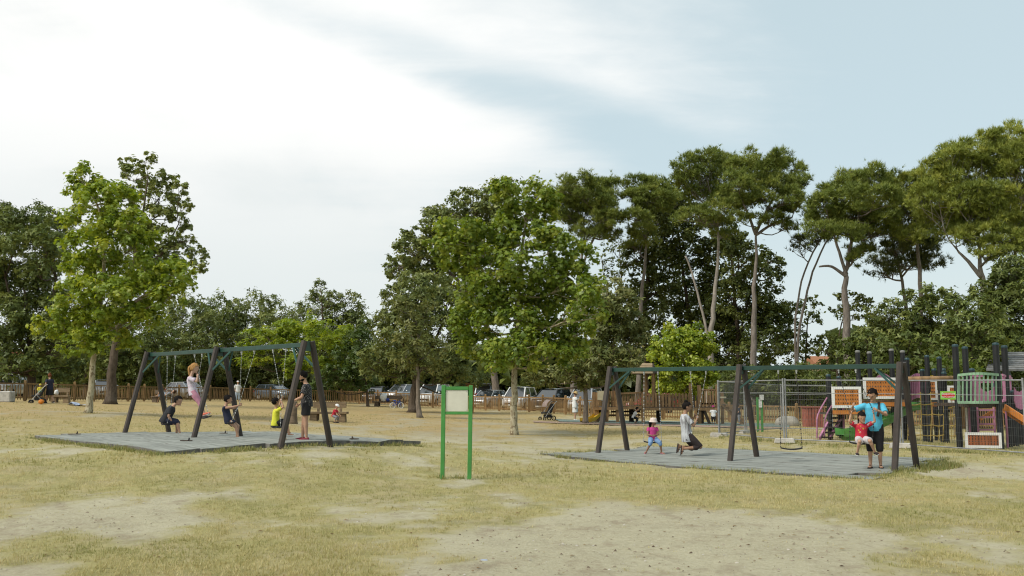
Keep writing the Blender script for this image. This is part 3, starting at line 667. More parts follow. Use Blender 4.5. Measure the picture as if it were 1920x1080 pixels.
    # --- far left
    tree('dark_tree', 'massive dark tree filling the left edge of the view behind the fence', 72, [[(60, None), (58, 700), (55, 620), (45, 540)], [(57, 690), (30, 600), (10, 520)], [(57, 680), (90, 600), (105, 520)]],
         [(-20, 440, 50, 50), (30, 430, 42, 36), (72, 420, 40, 32), (108, 432, 28, 28), (10, 480, 56, 40), (65, 470, 50, 40), (112, 478, 34, 34), (-30, 540, 60, 50), (30, 535, 56, 42), (90, 530, 46, 40),
          (10, 600, 60, 44), (70, 595, 54, 40), (118, 590, 34, 38), (-10, 655, 56, 36), (50, 655, 58, 34), (105, 650, 44, 34), (30, 690, 60, 18), (100, 690, 50, 20), (5, 395, 18, 16)],
         'spray', .46, 2.1, m_dark, b_dark, 110, r0=.42, r1=.08, depth=1.1, sub=18, limb_r=.12, up=.3)
    tree('tall_plane_tree', 'tall sparse dark plane tree showing sky between its leaf clusters, behind the bright young plane', 58, [[(208, None), (210, 700), (222, 620), (245, 520), (265, 420), (278, 330)], [(240, 540), (300, 480), (335, 420)], [(232, 580), (310, 530), (365, 490)]],
         [(236, 308, 18, 14), (272, 302, 22, 16), (255, 335, 36, 22), (305, 338, 26, 20), (335, 352, 18, 14), (248, 368, 28, 22), (300, 372, 36, 26), (340, 385, 20, 18), (285, 412, 42, 26), (335, 415, 22, 20),
          (300, 452, 42, 26), (340, 452, 22, 18), (310, 490, 38, 24), (365, 478, 24, 16), (380, 498, 16, 12), (265, 470, 40, 30), (250, 420, 30, 28), (290, 530, 46, 30), (250, 580, 50, 30)],
         'plane', .33, 1.2, LM('dusty_plane_leaf', (0.090, 0.122, 0.032), (0.166, 0.202, 0.054), (0.298, 0.326, 0.090), .28), b_dark, 111, r0=.36, r1=.03, depth=.9, limb_r=.09, sub=12, subr=.34, twig=.9)
    row = [(160, 645, 95, 66, 62, m_dark, 112, 'dark low tree under the tall sparse plane, behind the picket fence'),
           (255, 650, 88, 78, 60, m_dark, 113, 'dark tree filling the gap under the bright young plane, behind the fence'),
           (345, 632, 92, 72, 72, m_olive, 114, 'dark olive tree behind the girl standing on the swing'),
           (405, 612, 98, 50, 56, m_dark, 115, 'rounded dark tree above the left end of the left swing beam'),
           (482, 610, 96, 62, 60, m_olive, 116, 'olive tree with a feathery top, directly left of the yellow-green umbrella tree'),
           (655, 640, 92, 48, 58, m_dark, 118, 'dull green tree in the dip of the skyline right of the sparse-topped tree')]
    for (u, v, D, ru, rv, mt, sd, lab) in row:
        lb = [(u - ru * .55, v - rv * .35, ru * .5, rv * .42), (u + ru * .1, v - rv * .6, ru * .5, rv * .42), (u + ru * .6, v - rv * .25, ru * .45, rv * .4), (u - ru * .3, v + rv * .1, ru * .6, rv * .5),
              (u + ru * .4, v + rv * .2, ru * .6, rv * .5), (u - ru * .7, v + rv * .5, ru * .5, rv * .45), (u, v + rv * .6, ru * .6, rv * .45), (u + ru * .7, v + rv * .65, ru * .45, rv * .4), (u - ru * .2, v + rv * 1.0, ru * .6, rv * .35), (u + ru * .5, v + rv * 1.05, ru * .5, rv * .3)]
        vb = v + rv * 1.25
        while vb < 722: lb += [(u - ru * .5, vb, ru * .55, 18), (u + ru * .15, vb + 6, ru * .55, 18), (u + ru * .6, vb, ru * .45, 18)]; vb += 26
        tree('woodland_tree', lab, D, [[(u, None), (u + 2, v + rv * .9), (u, v)]], lb, 'spray', .55, 1.25, mt, b_dark, sd, r0=.28, r1=.08, group='trees behind the car park', depth=1.0, sub=16, up=.3)
    tree('woodland_tree', 'tree with a sparse ragged top breaking the skyline above the yellow-green umbrella tree', 94, [[(605, None), (606, 700), (606, 620), (602, 545)]],
         [(600, 540, 12, 14), (588, 556, 18, 12), (618, 562, 20, 14), (650, 560, 22, 12), (600, 578, 40, 18), (650, 582, 32, 18), (560, 588, 26, 16), (590, 610, 46, 26), (645, 615, 44, 26), (560, 630, 44, 30), (620, 660, 60, 34), (670, 600, 20, 18)],
         'spray', .5, 1.35, m_olive, b_dark, 117, r0=.26, r1=.04, group='trees behind the car park', depth=1.0, sub=13, twig=.8)
    tree('oak_tree', 'big dark oak with a knobbly outline behind the feathery tree and the big plane', 84, [[(930, None), (928, 720), (915, 620), (890, 520), (875, 440)], [(905, 570), (830, 500), (790, 470)]],
         [(875, 372, 28, 20), (905, 378, 32, 24), (850, 400, 34, 22), (815, 412, 32, 22), (895, 420, 48, 30), (940, 365, 34, 26), (955, 400, 40, 34), (840, 440, 48, 30), (790, 440, 30, 24), (765, 470, 28, 24),
          (745, 495, 22, 16), (735, 512, 14, 10), (800, 480, 46, 30), (860, 480, 50, 36), (840, 530, 60, 36), (920, 480, 50, 40), (765, 520, 30, 22), (900, 560, 50, 40)],
         'quad', .42, 1.8, m_olive, b_grey, 119, r0=.42, r1=.08, depth=1.0, sub=17, subr=.34, limb_r=.14)
    # --- ivy-hung dark trees between the pines
    ivy = [(1210, 88, 'slim dark tree hung with ivy behind the flowering tree', [[(1212, None), (1208, 620), (1215, 500), (1205, 400)]], [(1230, 380, 36, 30), (1260, 372, 34, 28), (1285, 410, 34, 32), (1195, 480, 30, 24), (1195, 560, 26, 30), (1180, 610, 26, 30), (1255, 400, 36, 36), (1225, 430, 40, 26), (1262, 450, 40, 36), (1235, 480, 34, 30), (1215, 520, 28, 22), (1240, 540, 36, 30), (1215, 640, 18, 40), (1208, 700, 18, 36), (1230, 590, 26, 24)], 120),
           (1300, 90, 'dark ivy-clad tree between the white-stemmed pines and the round bright tree', [[(1300, None), (1296, 620), (1282, 520), (1270, 420)], [(1296, 640), (1320, 540), (1335, 450)]], [(1285, 470, 38, 30), (1310, 520, 40, 34), (1280, 560, 42, 32), (1260, 620, 36, 34), (1310, 590, 40, 32), (1345, 480, 34, 36), (1340, 550, 28, 30), (1300, 650, 44, 26), (1350, 640, 36, 40), (1340, 600, 30, 26)], 121),
           (1390, 86, 'dark leafy tree behind the tall straight pine', [[(1386, None), (1384, 640), (1376, 540), (1370, 450)], [(1384, 640), (1410, 540), (1440, 490)]], [(1352, 430, 34, 26), (1375, 455, 30, 24), (1385, 480, 36, 28), (1440, 490, 28, 20), (1440, 600, 30, 34), (1465, 585, 18, 24), (1350, 590, 34, 30), (1455, 515, 16, 14), (1400, 520, 40, 28), (1375, 560, 40, 32), (1425, 560, 34, 28), (1395, 610, 48, 30), (1450, 600, 28, 26), (1370, 660, 46, 32), (1430, 650, 50, 30), (1470, 640, 20, 22), (1400, 700, 70, 26), (1340, 700, 46, 28)], 122)]
    for (u, D, lab, tr, lb, sd) in ivy:
        tree('ivy_tree', lab, D, tr, lb, 'quad', .40, 1.9, m_ivy, b_dark, sd, r0=.30, r1=.08, group='dark trees among the pines', depth=.9, sub=14, subr=.36, twig=.9, limb_r=.10)
    tree('thin_tree', 'thin bare-stemmed tree with a few small leaf clumps left of the dark ivy trees', 92, [[(1150, None), (1152, 620), (1165, 540), (1160, 450)], [(1152, 640), (1180, 560), (1190, 470)], [(1155, 600), (1135, 540), (1128, 480)]],
         [(1150, 470, 26, 18, 0, .7), (1178, 480, 24, 22, 0, .7), (1160, 520, 28, 18, 0, .6), (1185, 540, 20, 16, 0, .6), (1135, 500, 14, 14, 0, .6)], 'quad', .34, .8, m_ivy, b_dark, 123, r0=.16, r1=.03, twig=1.0, sub=10)
    tree('thin_tree', 'small airy tree in the gap beside the leaning pair of pine stems', 84, [[(1508, None), (1512, 640), (1516, 590)]],
         [(1500, 578, 18, 12), (1520, 570, 18, 14), (1525, 600, 16, 14), (1490, 610, 14, 12), (1515, 640, 24, 14), (1490, 665, 22, 12), (1530, 655, 16, 12)], 'quad', .38, 1.1, m_ivy, b_dark, 124, r0=.12, r1=.03, twig=1.0, sub=10)
    tree('thin_tree', 'airy small tree between the pine stems, in front of the orange roof', 70, [[(1572, None), (1570, 690), (1575, 620), (1590, 570)]],
         [(1590, 560, 24, 12), (1620, 568, 22, 12), (1575, 580, 18, 10), (1605, 590, 28, 14), (1560, 640, 22, 12), (1590, 635, 22, 14), (1550, 660, 22, 10), (1580, 665, 26, 12), (1555, 690, 28, 14), (1600, 690, 26, 16)], 'quad', .36, 1.1, m_ivy, b_dark, 125, r0=.10, r1=.03, twig=1.0, sub=10)
    # --- pines
    def pine(label, D, tr, lb, mat, bark, sd, r0, r1=.06, cover=1.5, **k):
        return tree('pine_tree', label, D, tr, lb, 'needle', .46, cover * 2.3, mat, bark, sd, r0=r0, r1=r1, group='tall umbrella pines', depth=k.pop('depth', .9), sub=k.pop('sub', 20), subr=k.pop('subr', .34), flat=.6, up=1.0, twig=.95, limb_r=k.pop('limb_r', .13), shell=.3, **k)
    pine('dark rounded pine just right of the big plane tree', 82, [[(1075, None), (1080, 600), (1088, 500), (1098, 430)], [(1090, 500), (1120, 430), (1135, 400)]],
         [(1085, 352, 36, 18), (1125, 356, 34, 20), (1068, 375, 26, 22), (1105, 380, 44, 22), (1145, 385, 24, 22), (1095, 410, 40, 22), (1140, 412, 26, 18), (1062, 398, 26, 26), (1105, 440, 36, 16), (1140, 440, 18, 12)], m_pine, b_pine, 130, .30)
    pine('pine with a narrow crown half hidden by the dark ivy-hung trees', 84, [[(1196, None), (1200, 600), (1210, 480), (1215, 400)]],
         [(1200, 352, 28, 16), (1232, 356, 28, 16), (1190, 378, 22, 16), (1215, 380, 36, 20), (1250, 376, 22, 18), (1190, 410, 24, 16), (1205, 440, 30, 14), (1190, 462, 20, 12)], m_pine, b_pine, 131, .26)
    pine('pale white-stemmed pine with a thin leaning second stem', 76, [[(1330, None), (1333, 640), (1340, 560), (1347, 470), (1345, 410)], [(1332, 670), (1318, 590), (1297, 510), (1285, 480)]],
         [(1290, 318, 28, 18), (1330, 306, 36, 18), (1362, 315, 24, 20), (1310, 340, 40, 20), (1350, 350, 36, 20), (1280, 350, 22, 16), (1325, 378, 46, 16), (1355, 392, 34, 14), (1300, 405, 34, 10), (1340, 420, 30, 10), (1360, 440, 24, 8), (1315, 300, 24, 10)], m_pine, b_pale, 132, .30, cover=1.2)
    pine('tall straight pine with a thick bare trunk and a domed crown', 72, [[(1413, None), (1413, 640), (1414, 560), (1418, 480), (1417, 425)], [(1417, 440), (1400, 395), (1385, 360)], [(1417, 435), (1440, 390), (1460, 350)], [(1418, 440), (1450, 420), (1485, 408)]],
         [(1395, 312, 30, 18), (1430, 302, 36, 16), (1465, 318, 32, 18), (1492, 345, 20, 18), (1410, 336, 38, 18), (1452, 345, 40, 18), (1382, 345, 24, 18), (1430, 365, 44, 16), (1478, 372, 30, 14), (1400, 380, 34, 14), (1462, 398, 34, 9), (1494, 380, 16, 9), (1440, 410, 30, 8), (1478, 425, 26, 7), (1385, 410, 20, 9)], m_pine, b_pine, 133, .31, cover=1.5)
    pine('pair of thin leaning pine stems with wispy foliage', 74, [[(1494, None), (1496, 650), (1506, 580), (1524, 510), (1552, 448)], [(1497, None), (1491, 640), (1494, 580), (1508, 510), (1540, 445)]],
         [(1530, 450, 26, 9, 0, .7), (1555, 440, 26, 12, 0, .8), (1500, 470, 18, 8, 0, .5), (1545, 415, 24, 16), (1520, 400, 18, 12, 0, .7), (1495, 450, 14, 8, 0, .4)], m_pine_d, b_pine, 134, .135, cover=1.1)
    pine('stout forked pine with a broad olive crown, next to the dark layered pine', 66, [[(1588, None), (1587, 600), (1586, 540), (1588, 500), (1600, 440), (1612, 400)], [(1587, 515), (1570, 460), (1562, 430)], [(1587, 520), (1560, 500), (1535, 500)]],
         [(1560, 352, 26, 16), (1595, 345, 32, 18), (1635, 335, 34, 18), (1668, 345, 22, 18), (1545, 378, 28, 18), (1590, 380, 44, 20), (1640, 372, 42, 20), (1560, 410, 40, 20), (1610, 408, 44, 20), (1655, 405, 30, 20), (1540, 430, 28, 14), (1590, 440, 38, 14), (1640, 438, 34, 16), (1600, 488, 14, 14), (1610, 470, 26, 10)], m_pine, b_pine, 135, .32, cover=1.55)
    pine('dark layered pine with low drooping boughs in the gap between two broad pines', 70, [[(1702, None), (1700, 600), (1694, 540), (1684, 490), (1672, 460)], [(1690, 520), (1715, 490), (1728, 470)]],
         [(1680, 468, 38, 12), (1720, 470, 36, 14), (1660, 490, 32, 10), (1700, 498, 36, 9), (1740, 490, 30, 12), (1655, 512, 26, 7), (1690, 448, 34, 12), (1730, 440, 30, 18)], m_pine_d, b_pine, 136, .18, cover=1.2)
    pine('rounded green pine crown tucked against the huge right-hand pine', 67, [[(1730, None), (1728, 600), (1722, 480), (1718, 420)]],
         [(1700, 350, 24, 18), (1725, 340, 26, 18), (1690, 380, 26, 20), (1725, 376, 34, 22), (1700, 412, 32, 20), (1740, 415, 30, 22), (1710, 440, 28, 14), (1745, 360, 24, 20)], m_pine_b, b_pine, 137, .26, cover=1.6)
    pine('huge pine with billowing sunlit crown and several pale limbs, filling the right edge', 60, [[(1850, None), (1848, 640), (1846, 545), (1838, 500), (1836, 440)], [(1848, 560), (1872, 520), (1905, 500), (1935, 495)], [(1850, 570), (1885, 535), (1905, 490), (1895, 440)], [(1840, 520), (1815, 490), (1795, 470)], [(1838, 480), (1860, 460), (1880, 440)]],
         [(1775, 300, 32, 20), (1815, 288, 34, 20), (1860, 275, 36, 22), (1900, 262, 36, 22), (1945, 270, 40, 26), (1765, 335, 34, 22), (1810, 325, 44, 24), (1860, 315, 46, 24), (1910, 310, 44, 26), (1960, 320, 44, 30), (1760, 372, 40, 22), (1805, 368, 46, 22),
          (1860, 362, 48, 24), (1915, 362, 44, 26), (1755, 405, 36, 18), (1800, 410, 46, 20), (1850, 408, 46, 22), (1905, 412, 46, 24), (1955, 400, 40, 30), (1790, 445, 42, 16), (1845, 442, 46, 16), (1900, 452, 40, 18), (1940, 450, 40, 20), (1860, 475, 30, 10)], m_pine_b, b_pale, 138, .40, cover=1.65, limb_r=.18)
    # --- lower dark mass on the right
    low = [(1665, 612, 60, 52, 44, m_olive, 140, 'bushy olive tree behind the orange play panels', 0), (1745, 590, 58, 60, 52, m_dark, 141, 'dark bushy tree under the layered pine', 0),
           (1820, 610, 50, 60, 56, m_dark, 142, 'dark bushy tree right behind the tall black play posts', 0), (1895, 590, 56, 54, 90, m_dark, 143, 'dark ivy-covered tree under the huge pine at the right edge', 0),
           (1620, 660, 56, 50, 34, m_dark, 144, 'low dark bush behind the right swing beam', 0), (1700, 665, 48, 60, 36, m_dark, 145, 'olive bush behind the pink play arches', 0), (1880, 660, 46, 60, 30, m_dark, 146, 'low dark bush in front of the shingled hut', 8),
           (1500, 715, 66, 60, 30, m_dark, 147, 'dark hedge-like bush seen through the mesh fence', 0), (1400, 722, 68, 62, 30, m_dark, 148, 'dark bush beside the foot of the tall straight pine', 0)]
    for (u, v, D, ru, rv, mt, sd, lab, dd) in low:
        lb = [(u - ru * .5, v - rv * .5, ru * .45, rv * .4), (u + ru * .1, v - rv * .7, ru * .45, rv * .4), (u + ru * .6, v - rv * .4, ru * .42, rv * .4), (u - ru * .2, v, ru * .6, rv * .5), (u + ru * .5, v + rv * .2, ru * .55, rv * .5),
              (u - ru * .6, v + rv * .4, ru * .5, rv * .45), (u, v + rv * .7, ru * .65, rv * .45), (u + ru * .65, v + rv * .75, ru * .45, rv * .4)]
        if sd == 143: lb += [(1905, 515, 34, 26), (1945, 500, 40, 30), (1880, 545, 34, 26), (1925, 560, 46, 34), (1862, 575, 26, 22), (1850, 560, 30, 24), (1890, 505, 28, 22), (1870, 610, 40, 30), (1940, 540, 44, 36)]
        vb = v + rv * 1.1
        while vb < 752: lb += [(u - ru * .5, vb, ru * .55, 20), (u + ru * .15, vb + 6, ru * .55, 20), (u + ru * .6, vb, ru * .45, 20)]; vb += 30
        tree('bushy_tree', lab, D + dd, [[(u, None), (u, v + rv * .5), (u, v)]], lb, 'spray', .42, 1.65, mt, b_dark, sd, r0=.16, r1=.05, group='bushy trees behind the play towers', depth=.8, sub=16)
    # --- the wood behind everything, one mass that nobody could count
    rng = np.random.default_rng(77); cs = []
    for (u0, u1, vt, D, n) in [(-160, 780, 685, 104, 16000), (760, 1260, 676, 104, 11000), (1240, 1600, 722, 104, 3500), (1560, 2080, 640, 84, 9000)]:
        u = u0 + (u1 - u0) * rng.random(n); top = vt - 40 * fbm(u * .02, u * 0 + 3.3, 5) ; d = D + rng.normal(0, 2.5, n)
        x = (u - 960) / F * d; zt = CAMZ + (730 - top) / F * d; zb = gz_np(x, d); z = zb + (zt - zb) * rng.random(n) ** .8
        cs.append(np.stack([x, d, z], -1))
    cs = np.concatenate(cs); V, fs = leaves('quad', cs, rng.normal(size=cs.shape) + np.array([0, -.6, .5]), 1.35, rng)
    me = facemesh('far_wood', V, fs, None, m_dark, np.clip(rng.normal(.42, .2, len(cs)), 0, 1))
    o = bpy.data.objects.new('far_wood', me); C.objects.link(o); tag(o, 'dark undergrowth closing the view beyond the car park', 'wood', kind='stuff')
# ------------------------------------------------------------------ swings, mats, sign board, benches
Z3 = Vector((0, 0, 1))
def mats_common():
    M('leg_brown', (.050, .040, .034), .6, .25, 9, .25, 90, stretch=(1, 1, .15), objvar=.1)
    M('beam_green', (.014, .050, .037), .42, .15, 4, spec=.5)
    M('bracket_green', (.020, .072, .062), .45, .15, 6, spec=.5)
    M('zinc', (.40, .41, .40), .45, .2, 20, metal=.5); M('galv', (.25, .26, .265), .6, .2, 12, metal=.2, spec=.25)
    M('chain_dark', (.035, .033, .032), .6, .2, 20)
    M('rubber_black', (.022, .021, .022), .7, .25, 12, .2)
    M('mat_grey', (.235, .248, .226), .95, .42, 2.2, .4, 30, stretch=(.22, 3.2, .3), spec=.08, objvar=.05, ramp=(.28, .72))
    M('mat_side', (.135, .130, .120), .95, .35, 5, .5, 30)
    M('sign_green', (.060, .240, .055), .5, .12, 5, .1, 120)
    M('sign_panel', (.60, .59, .50), .55, .06, 3, objvar=0)
    M('wood_old', (.135, .100, .068), .85, .35, 7, .5, 50, stretch=(.25, 1, 1))
    M('wood_bench', (.200, .145, .085), .85, .3, 7, .5, 50, stretch=(.25, 1, 1))
    M('wood_fence', (.250, .155, .068), .85, .3, 8, .3, 60, stretch=(1, 1, .2), objvar=.2)
    M('wood_fence_old', (.185, .128, .066), .88, .3, 8, .3, 60, stretch=(1, 1, .2), objvar=.22)
    M('wood_play', (.225, .140, .068), .8, .3, 7, .3, 50, stretch=(1, 1, .25), objvar=.18)
    M('wood_dark', (.050, .036, .026), .85, .3, 7, .3, 50)
    M('white_plastic', (.72, .72, .70), .5, .08, 6)
    M('cream_board', (.46, .42, .29), .7, .1, 5)
    M('yellow_plastic', (.55, .36, .035), .42, .12, 5)
    M('orange_panel', (.520, .190, .040), .6, .18, 6, .1, 60, stretch=(1, 1, .3), objvar=.10)
    M('rust_panel', (.330, .105, .038), .65, .2, 6, .1, 60, stretch=(1, 1, .3), objvar=.10)
    M('pink_plastic', (.400, .170, .270), .5, .15, 5)
    M('cage_green', (.200, .330, .215), .5, .15, 5)
    M('slide_green', (.085, .245, .055), .42, .12, 4)
    M('play_post', (.012, .0135, .015), .55, .3, 6, objvar=.15)
    M('cap_teal', (.020, .050, .058), .45, .1, 5)
    M('cap_grey', (.17, .17, .16), .5, .1, 5)
    M('rope_yellow', (.36, .26, .07), .8, .2, 14)
    M('concrete', (.40, .385, .35), .92, .2, 5, .4, 60)
    M('rock', (.36, .34, .29), .95, .25, 3, .6, 12)
    M('bin_red', (.26, .085, .060), .6, .15, 5)
    M('white_paint', (.74, .74, .72), .5, .06, 5)
    M('red_paint', (.52, .030, .030), .5, .08, 5)
    M('sign_lime', (.20, .46, .06), .5, .06, 5)
    M('paper', (.66, .68, .66), .6, .04, 5)
mats_common()
def mm(*n): return [MATS[k] for k in n]

def build_mat(key, label):
    s = SETS[key]; c = s['c']; base = Vector((c.x, c.y, gz(c.x, c.y))); rz = math.atan2(s['d'].y, s['d'].x)
    root = empty('safety_mat', base, label, 'safety mat', 'mats under the swings', rz)
    a0, a1, b0, b1 = s['mat']; rng = np.random.default_rng(3 if key == 'left' else 4); ns = 9; nx = 34
    lift = .085 if key == 'left' else .035
    for i in range(ns):
        y0 = b0 + (b1 - b0) * i / ns; y1 = b0 + (b1 - b0) * (i + 1) / ns
        e0 = a0 + rng.normal() * .22; e1 = a1 + rng.normal() * (.10 if key == 'left' else .2); V = []; Fs = []; mi = []
        top = []
        for k in range(nx + 1):
            x = e0 + (e1 - e0) * k / nx; row = []
            for j, y in enumerate((y0 + .003, (y0 + y1) / 2, y1 - .003)):
                if i == ns - 1 and j == 2: y += .10 * (fbm(x * .8, 3.3, 6) - .5) + .05
                if i == 0 and j == 0: y += .16 * (fbm(x * .9, 8.3, 9) - .5)
                w = s['c'] + s['d'] * x + s['n'] * y
                z = gz(w.x, w.y) - base.z + lift + .004 * rng.normal() + .05 * (fbm(x * .7, y * .7, 15) - .5)
                if key == 'left' and x > a1 - .5 and y < b0 + 1.6: z += .07 * (x - a1 + .5) / .5
                row.append((x, -y, z))
            top.append(row)
        for row in top:
            V += row + [(row[2][0], row[2][1], row[2][2] - .22), (row[0][0], row[0][1], row[0][2] - .22)]
        for k in range(nx):
            p = k * 5; q = p + 5
            for f, m_ in (((p, p + 1, q + 1, q), 0), ((p + 1, p + 2, q + 2, q + 1), 0), ((p + 2, p + 3, q + 3, q + 2), 1), ((p + 4, p, q, q + 4), 1)): Fs.append(f[::-1] if False else f); mi.append(m_)
        Fs += [(0, 4, 3, 2, 1), tuple(nx * 5 + q for q in (0, 1, 2, 3, 4))]; mi += [1, 1]
        me = bpy.data.meshes.new('mat_strip'); me.from_pydata(V, [], Fs)
        for m_ in mm('mat_grey', 'mat_side'): me.materials.append(m_)
        me.polygons.foreach_set('material_index', mi); me.update()
        bm = bmesh.new(); bm.from_mesh(me); bmesh.ops.recalc_face_normals(bm, faces=bm.faces); bm.to_mesh(me); bm.free()
        o = bpy.data.objects.new('mat_strip', me); C.objects.link(o); o.parent = root
    return root

def hexleg(mb, p, q, w):
    d = (q - p).normalized(); mb.tube([p, q], [w / 2, w / 2], 8, side=d.cross(Z3))
def build_frame(key, label):
    s = SETS[key]; H = 2.48; L = s['L']; root = empty('swing_set', (s['c'].x, s['c'].y, gz(s['c'].x, s['c'].y)), label, 'swing frame', 'swing frames on grey mats')
    sp = .72 if key == 'left' else .76
    zb = {}
    tops = []
    for t in (-.5, 0, .5):
        p = s['c'] + s['d'] * (t * L); z0 = gz(p.x, p.y); tops.append((p, z0))
    zl, zr = tops[0][1] + H, tops[2][1] + H
    if key == 'left': zl, zr = P(283, 662, 29.4).z, P(578, 642, 23.4).z
    else: zl, zr = P(1147, 690, 28.1).z, P(1688, 682, 22.7).z
    s['zb'] = lambda a: zl + (zr - zl) * (a / L + .5) - .11      # underside of the beam at a along it
    for i, (p, z0) in enumerate(tops):
        zt = zl + (zr - zl) * i / 2
        for sd in (1, -1):
            mb = MB(); q0 = p + s['n'] * (sp * sd); foot = Vector((q0.x, q0.y, gz(q0.x, q0.y) - .06)); head = Vector((p.x, p.y, zt + .03)) + s['n'] * (.105 * sd)
            hexleg(mb, foot, head, .155); leg = mb.build('leg', MATS['leg_brown'], root)
            if key == 'left' and i == 2: mb = MB(); mb.tube([foot + Vector((0, 0, -.04)), foot + (head - foot) * .06], [.05, .05], 8); mb.build('foot_sleeve', MATS['zinc'], leg)
        mb = MB(); mb.box((p.x, p.y, zt - .09), (.03, .20, .24), (s['d'], s['n'], Z3)); mb.build('end_plate', MATS['beam_green'], root)
        for sd in (1, -1):
            for dr in ((1,) if i == 0 else (-1,) if i == 2 else ((1, -1) if key == 'left' else (1,))):
                f = .26; lp = Vector((p.x, p.y, zt)) + s['n'] * (.105 * sd) + (s['n'] * ((sp - .105) * sd) + Vector((0, 0, z0 - zt))) * f
                bp = Vector((p.x, p.y, zt - .10)) + s['d'] * (dr * .62) + s['n'] * (.03 * sd)
                mb = MB(); mb.bar(lp, bp, .035, .045); mb.build('brace', MATS['bracket_green'], root)
    for h in (0, 1):
        a = s['c'] + s['d'] * ((-.5 + .5 * h) * L + .02); b = s['c'] + s['d'] * (.5 * h * L - .02)
        mb = MB(); z = lambda t: zl + (zr - zl) * t - .055
        mb.bar(Vector((a.x, a.y, z(.5 * h))), Vector((b.x, b.y, z(.5 * h + .5))), .09, .11); mb.build('beam', MATS['beam_green'], root, bevel=.006)
    return root
def beam_at(key, u):
    """distance along the beam whose point is seen at column u"""
    s = SETS[key]; lo, hi = -s['L'] * .6, s['L'] * .6
    for _ in range(40):
        m = (lo + hi) / 2; p = s['c'] + s['d'] * m
        if proj((p.x, p.y, 2.9))[0] < u: lo = m
        else: hi = m
    return lo
def hang(key, u):
    s = SETS[key]; a = beam_at(key, u); p = s['c'] + s['d'] * a; return Vector((p.x, p.y, s['zb'](a)))
def chain(mb, pts, w=.017, step=.055):
    pts = [Vector(p) for p in pts]
    for p, q in zip(pts[:-1], pts[1:]):
        d = (q - p); n = max(1, int(d.length / step)); d = d / n; dn = d.normalized(); x = dn.cross(Vector((.3, .9, .1))).normalized(); y = dn.cross(x)
        for i in range(n):
            a = p + d * (i - .1); b = p + d * (i + 1.1); c = (a + b) / 2; wx, wy = (w, w * .45) if i % 2 else (w * .45, w)
            mb.add([a, c + x * wx, c + y * wy, c - x * wx, c - y * wy, b], [(0, 2, 1), (0, 3, 2), (0, 4, 3), (0, 1, 4), (5, 1, 2), (5, 2, 3), (5, 3, 4), (5, 4, 1)])
def swing(key, u0, u1, seat, axis, label, via=None, dark=False, tilt=None, w=.44, rope=False):
    """seat: centre of the seat board; axis: direction along the board; via: points each chain is held at"""
    h = [hang(key, u0), hang(key, u1)]; seat = Vector(seat); ax = Vector(axis).normalized()
    root = empty('swing', seat, label, 'swing', 'swings hanging from the green beams')
    up = (Vector(tilt) if tilt else Z3); up = (up - ax * up.dot(ax)).normalized(); fw = ax.cross(up)
    mb = MB(); pts = []
    for i in range(7):
        t = i / 6 - .5; pts.append(seat + ax * (t * w) + up * (.035 * (abs(t) * 2) ** 2 - .02))
    for i in range(6): mb.bar(pts[i], pts[i + 1], .17, .030, up)
    mb.build('seat', MATS['rubber_black'], root)
    e = [pts[0], pts[-1]]
    if (h[0] - e[0]).length + (h[1] - e[1]).length > (h[0] - e[1]).length + (h[1] - e[0]).length: e = e[::-1]
    for i in range(2):
        mb = MB(); mb.cyl(h[i] + Vector((0, 0, .02)), h[i] - Vector((0, 0, .05)), .026, 8); mb.cyl(h[i] - Vector((0, 0, .05)), h[i] - Vector((0, 0, .10)), .018, 8); mb.build('hanger', MATS['zinc'], root)
        mb = MB(); path = [h[i] - Vector((0, 0, .09))] + ([Vector(via[i])] if via else []) + [e[i]]
        if rope: mb.tube(path, .016, 6)
        else: chain(mb, path)
        mb.build('chain', MATS['chain_dark' if dark else 'zinc'], root)
    return root

def build_sign():
    D = 20.2; b = G(855, D); root = empty('notice_board', b, 'blank cream notice board in a green frame on two green posts', 'notice board')
    pm = D / F
    for u0, u1, vt in ((829.5, 832, 722), (880, 883, 722.5)):
        f = G(u0, D); t = P(u1, vt, D); mb = MB(); mb.bar(f - Vector((0, 0, .1)), t, .085, .085, (0, 1, 0)); mb.build('post', MATS['sign_green'], root, bevel=.008)
    xl = P(835.5, 740, D).x; xr = P(878, 740, D).x
    for v, h in ((728, .07), (774.5, .06)):
        z = P(857, v, D).z; mb = MB(); mb.bar((xl - .006, D, z), (xr + .006, D, z), .06, h); mb.build('rail', MATS['sign_green'], root, bevel=.006)
    zt = P(857, 731, D).z; zb = P(857, 772, D).z
    mb = MB(); mb.box(((xl + xr) / 2, D - .005, (zt + zb) / 2), (xr - xl - .012, .02, zt - zb - .012)); mb.build('panel', MATS['sign_panel'], root, bevel=.003)
    for x in (xl + .03, xr - .03):
        for z in (zb + .035, zt - .035): mb = MB(); mb.cyl((x, D - .021, z), (x, D - .013, z), .008, 8); mb.build('screw', MATS['zinc'], root)
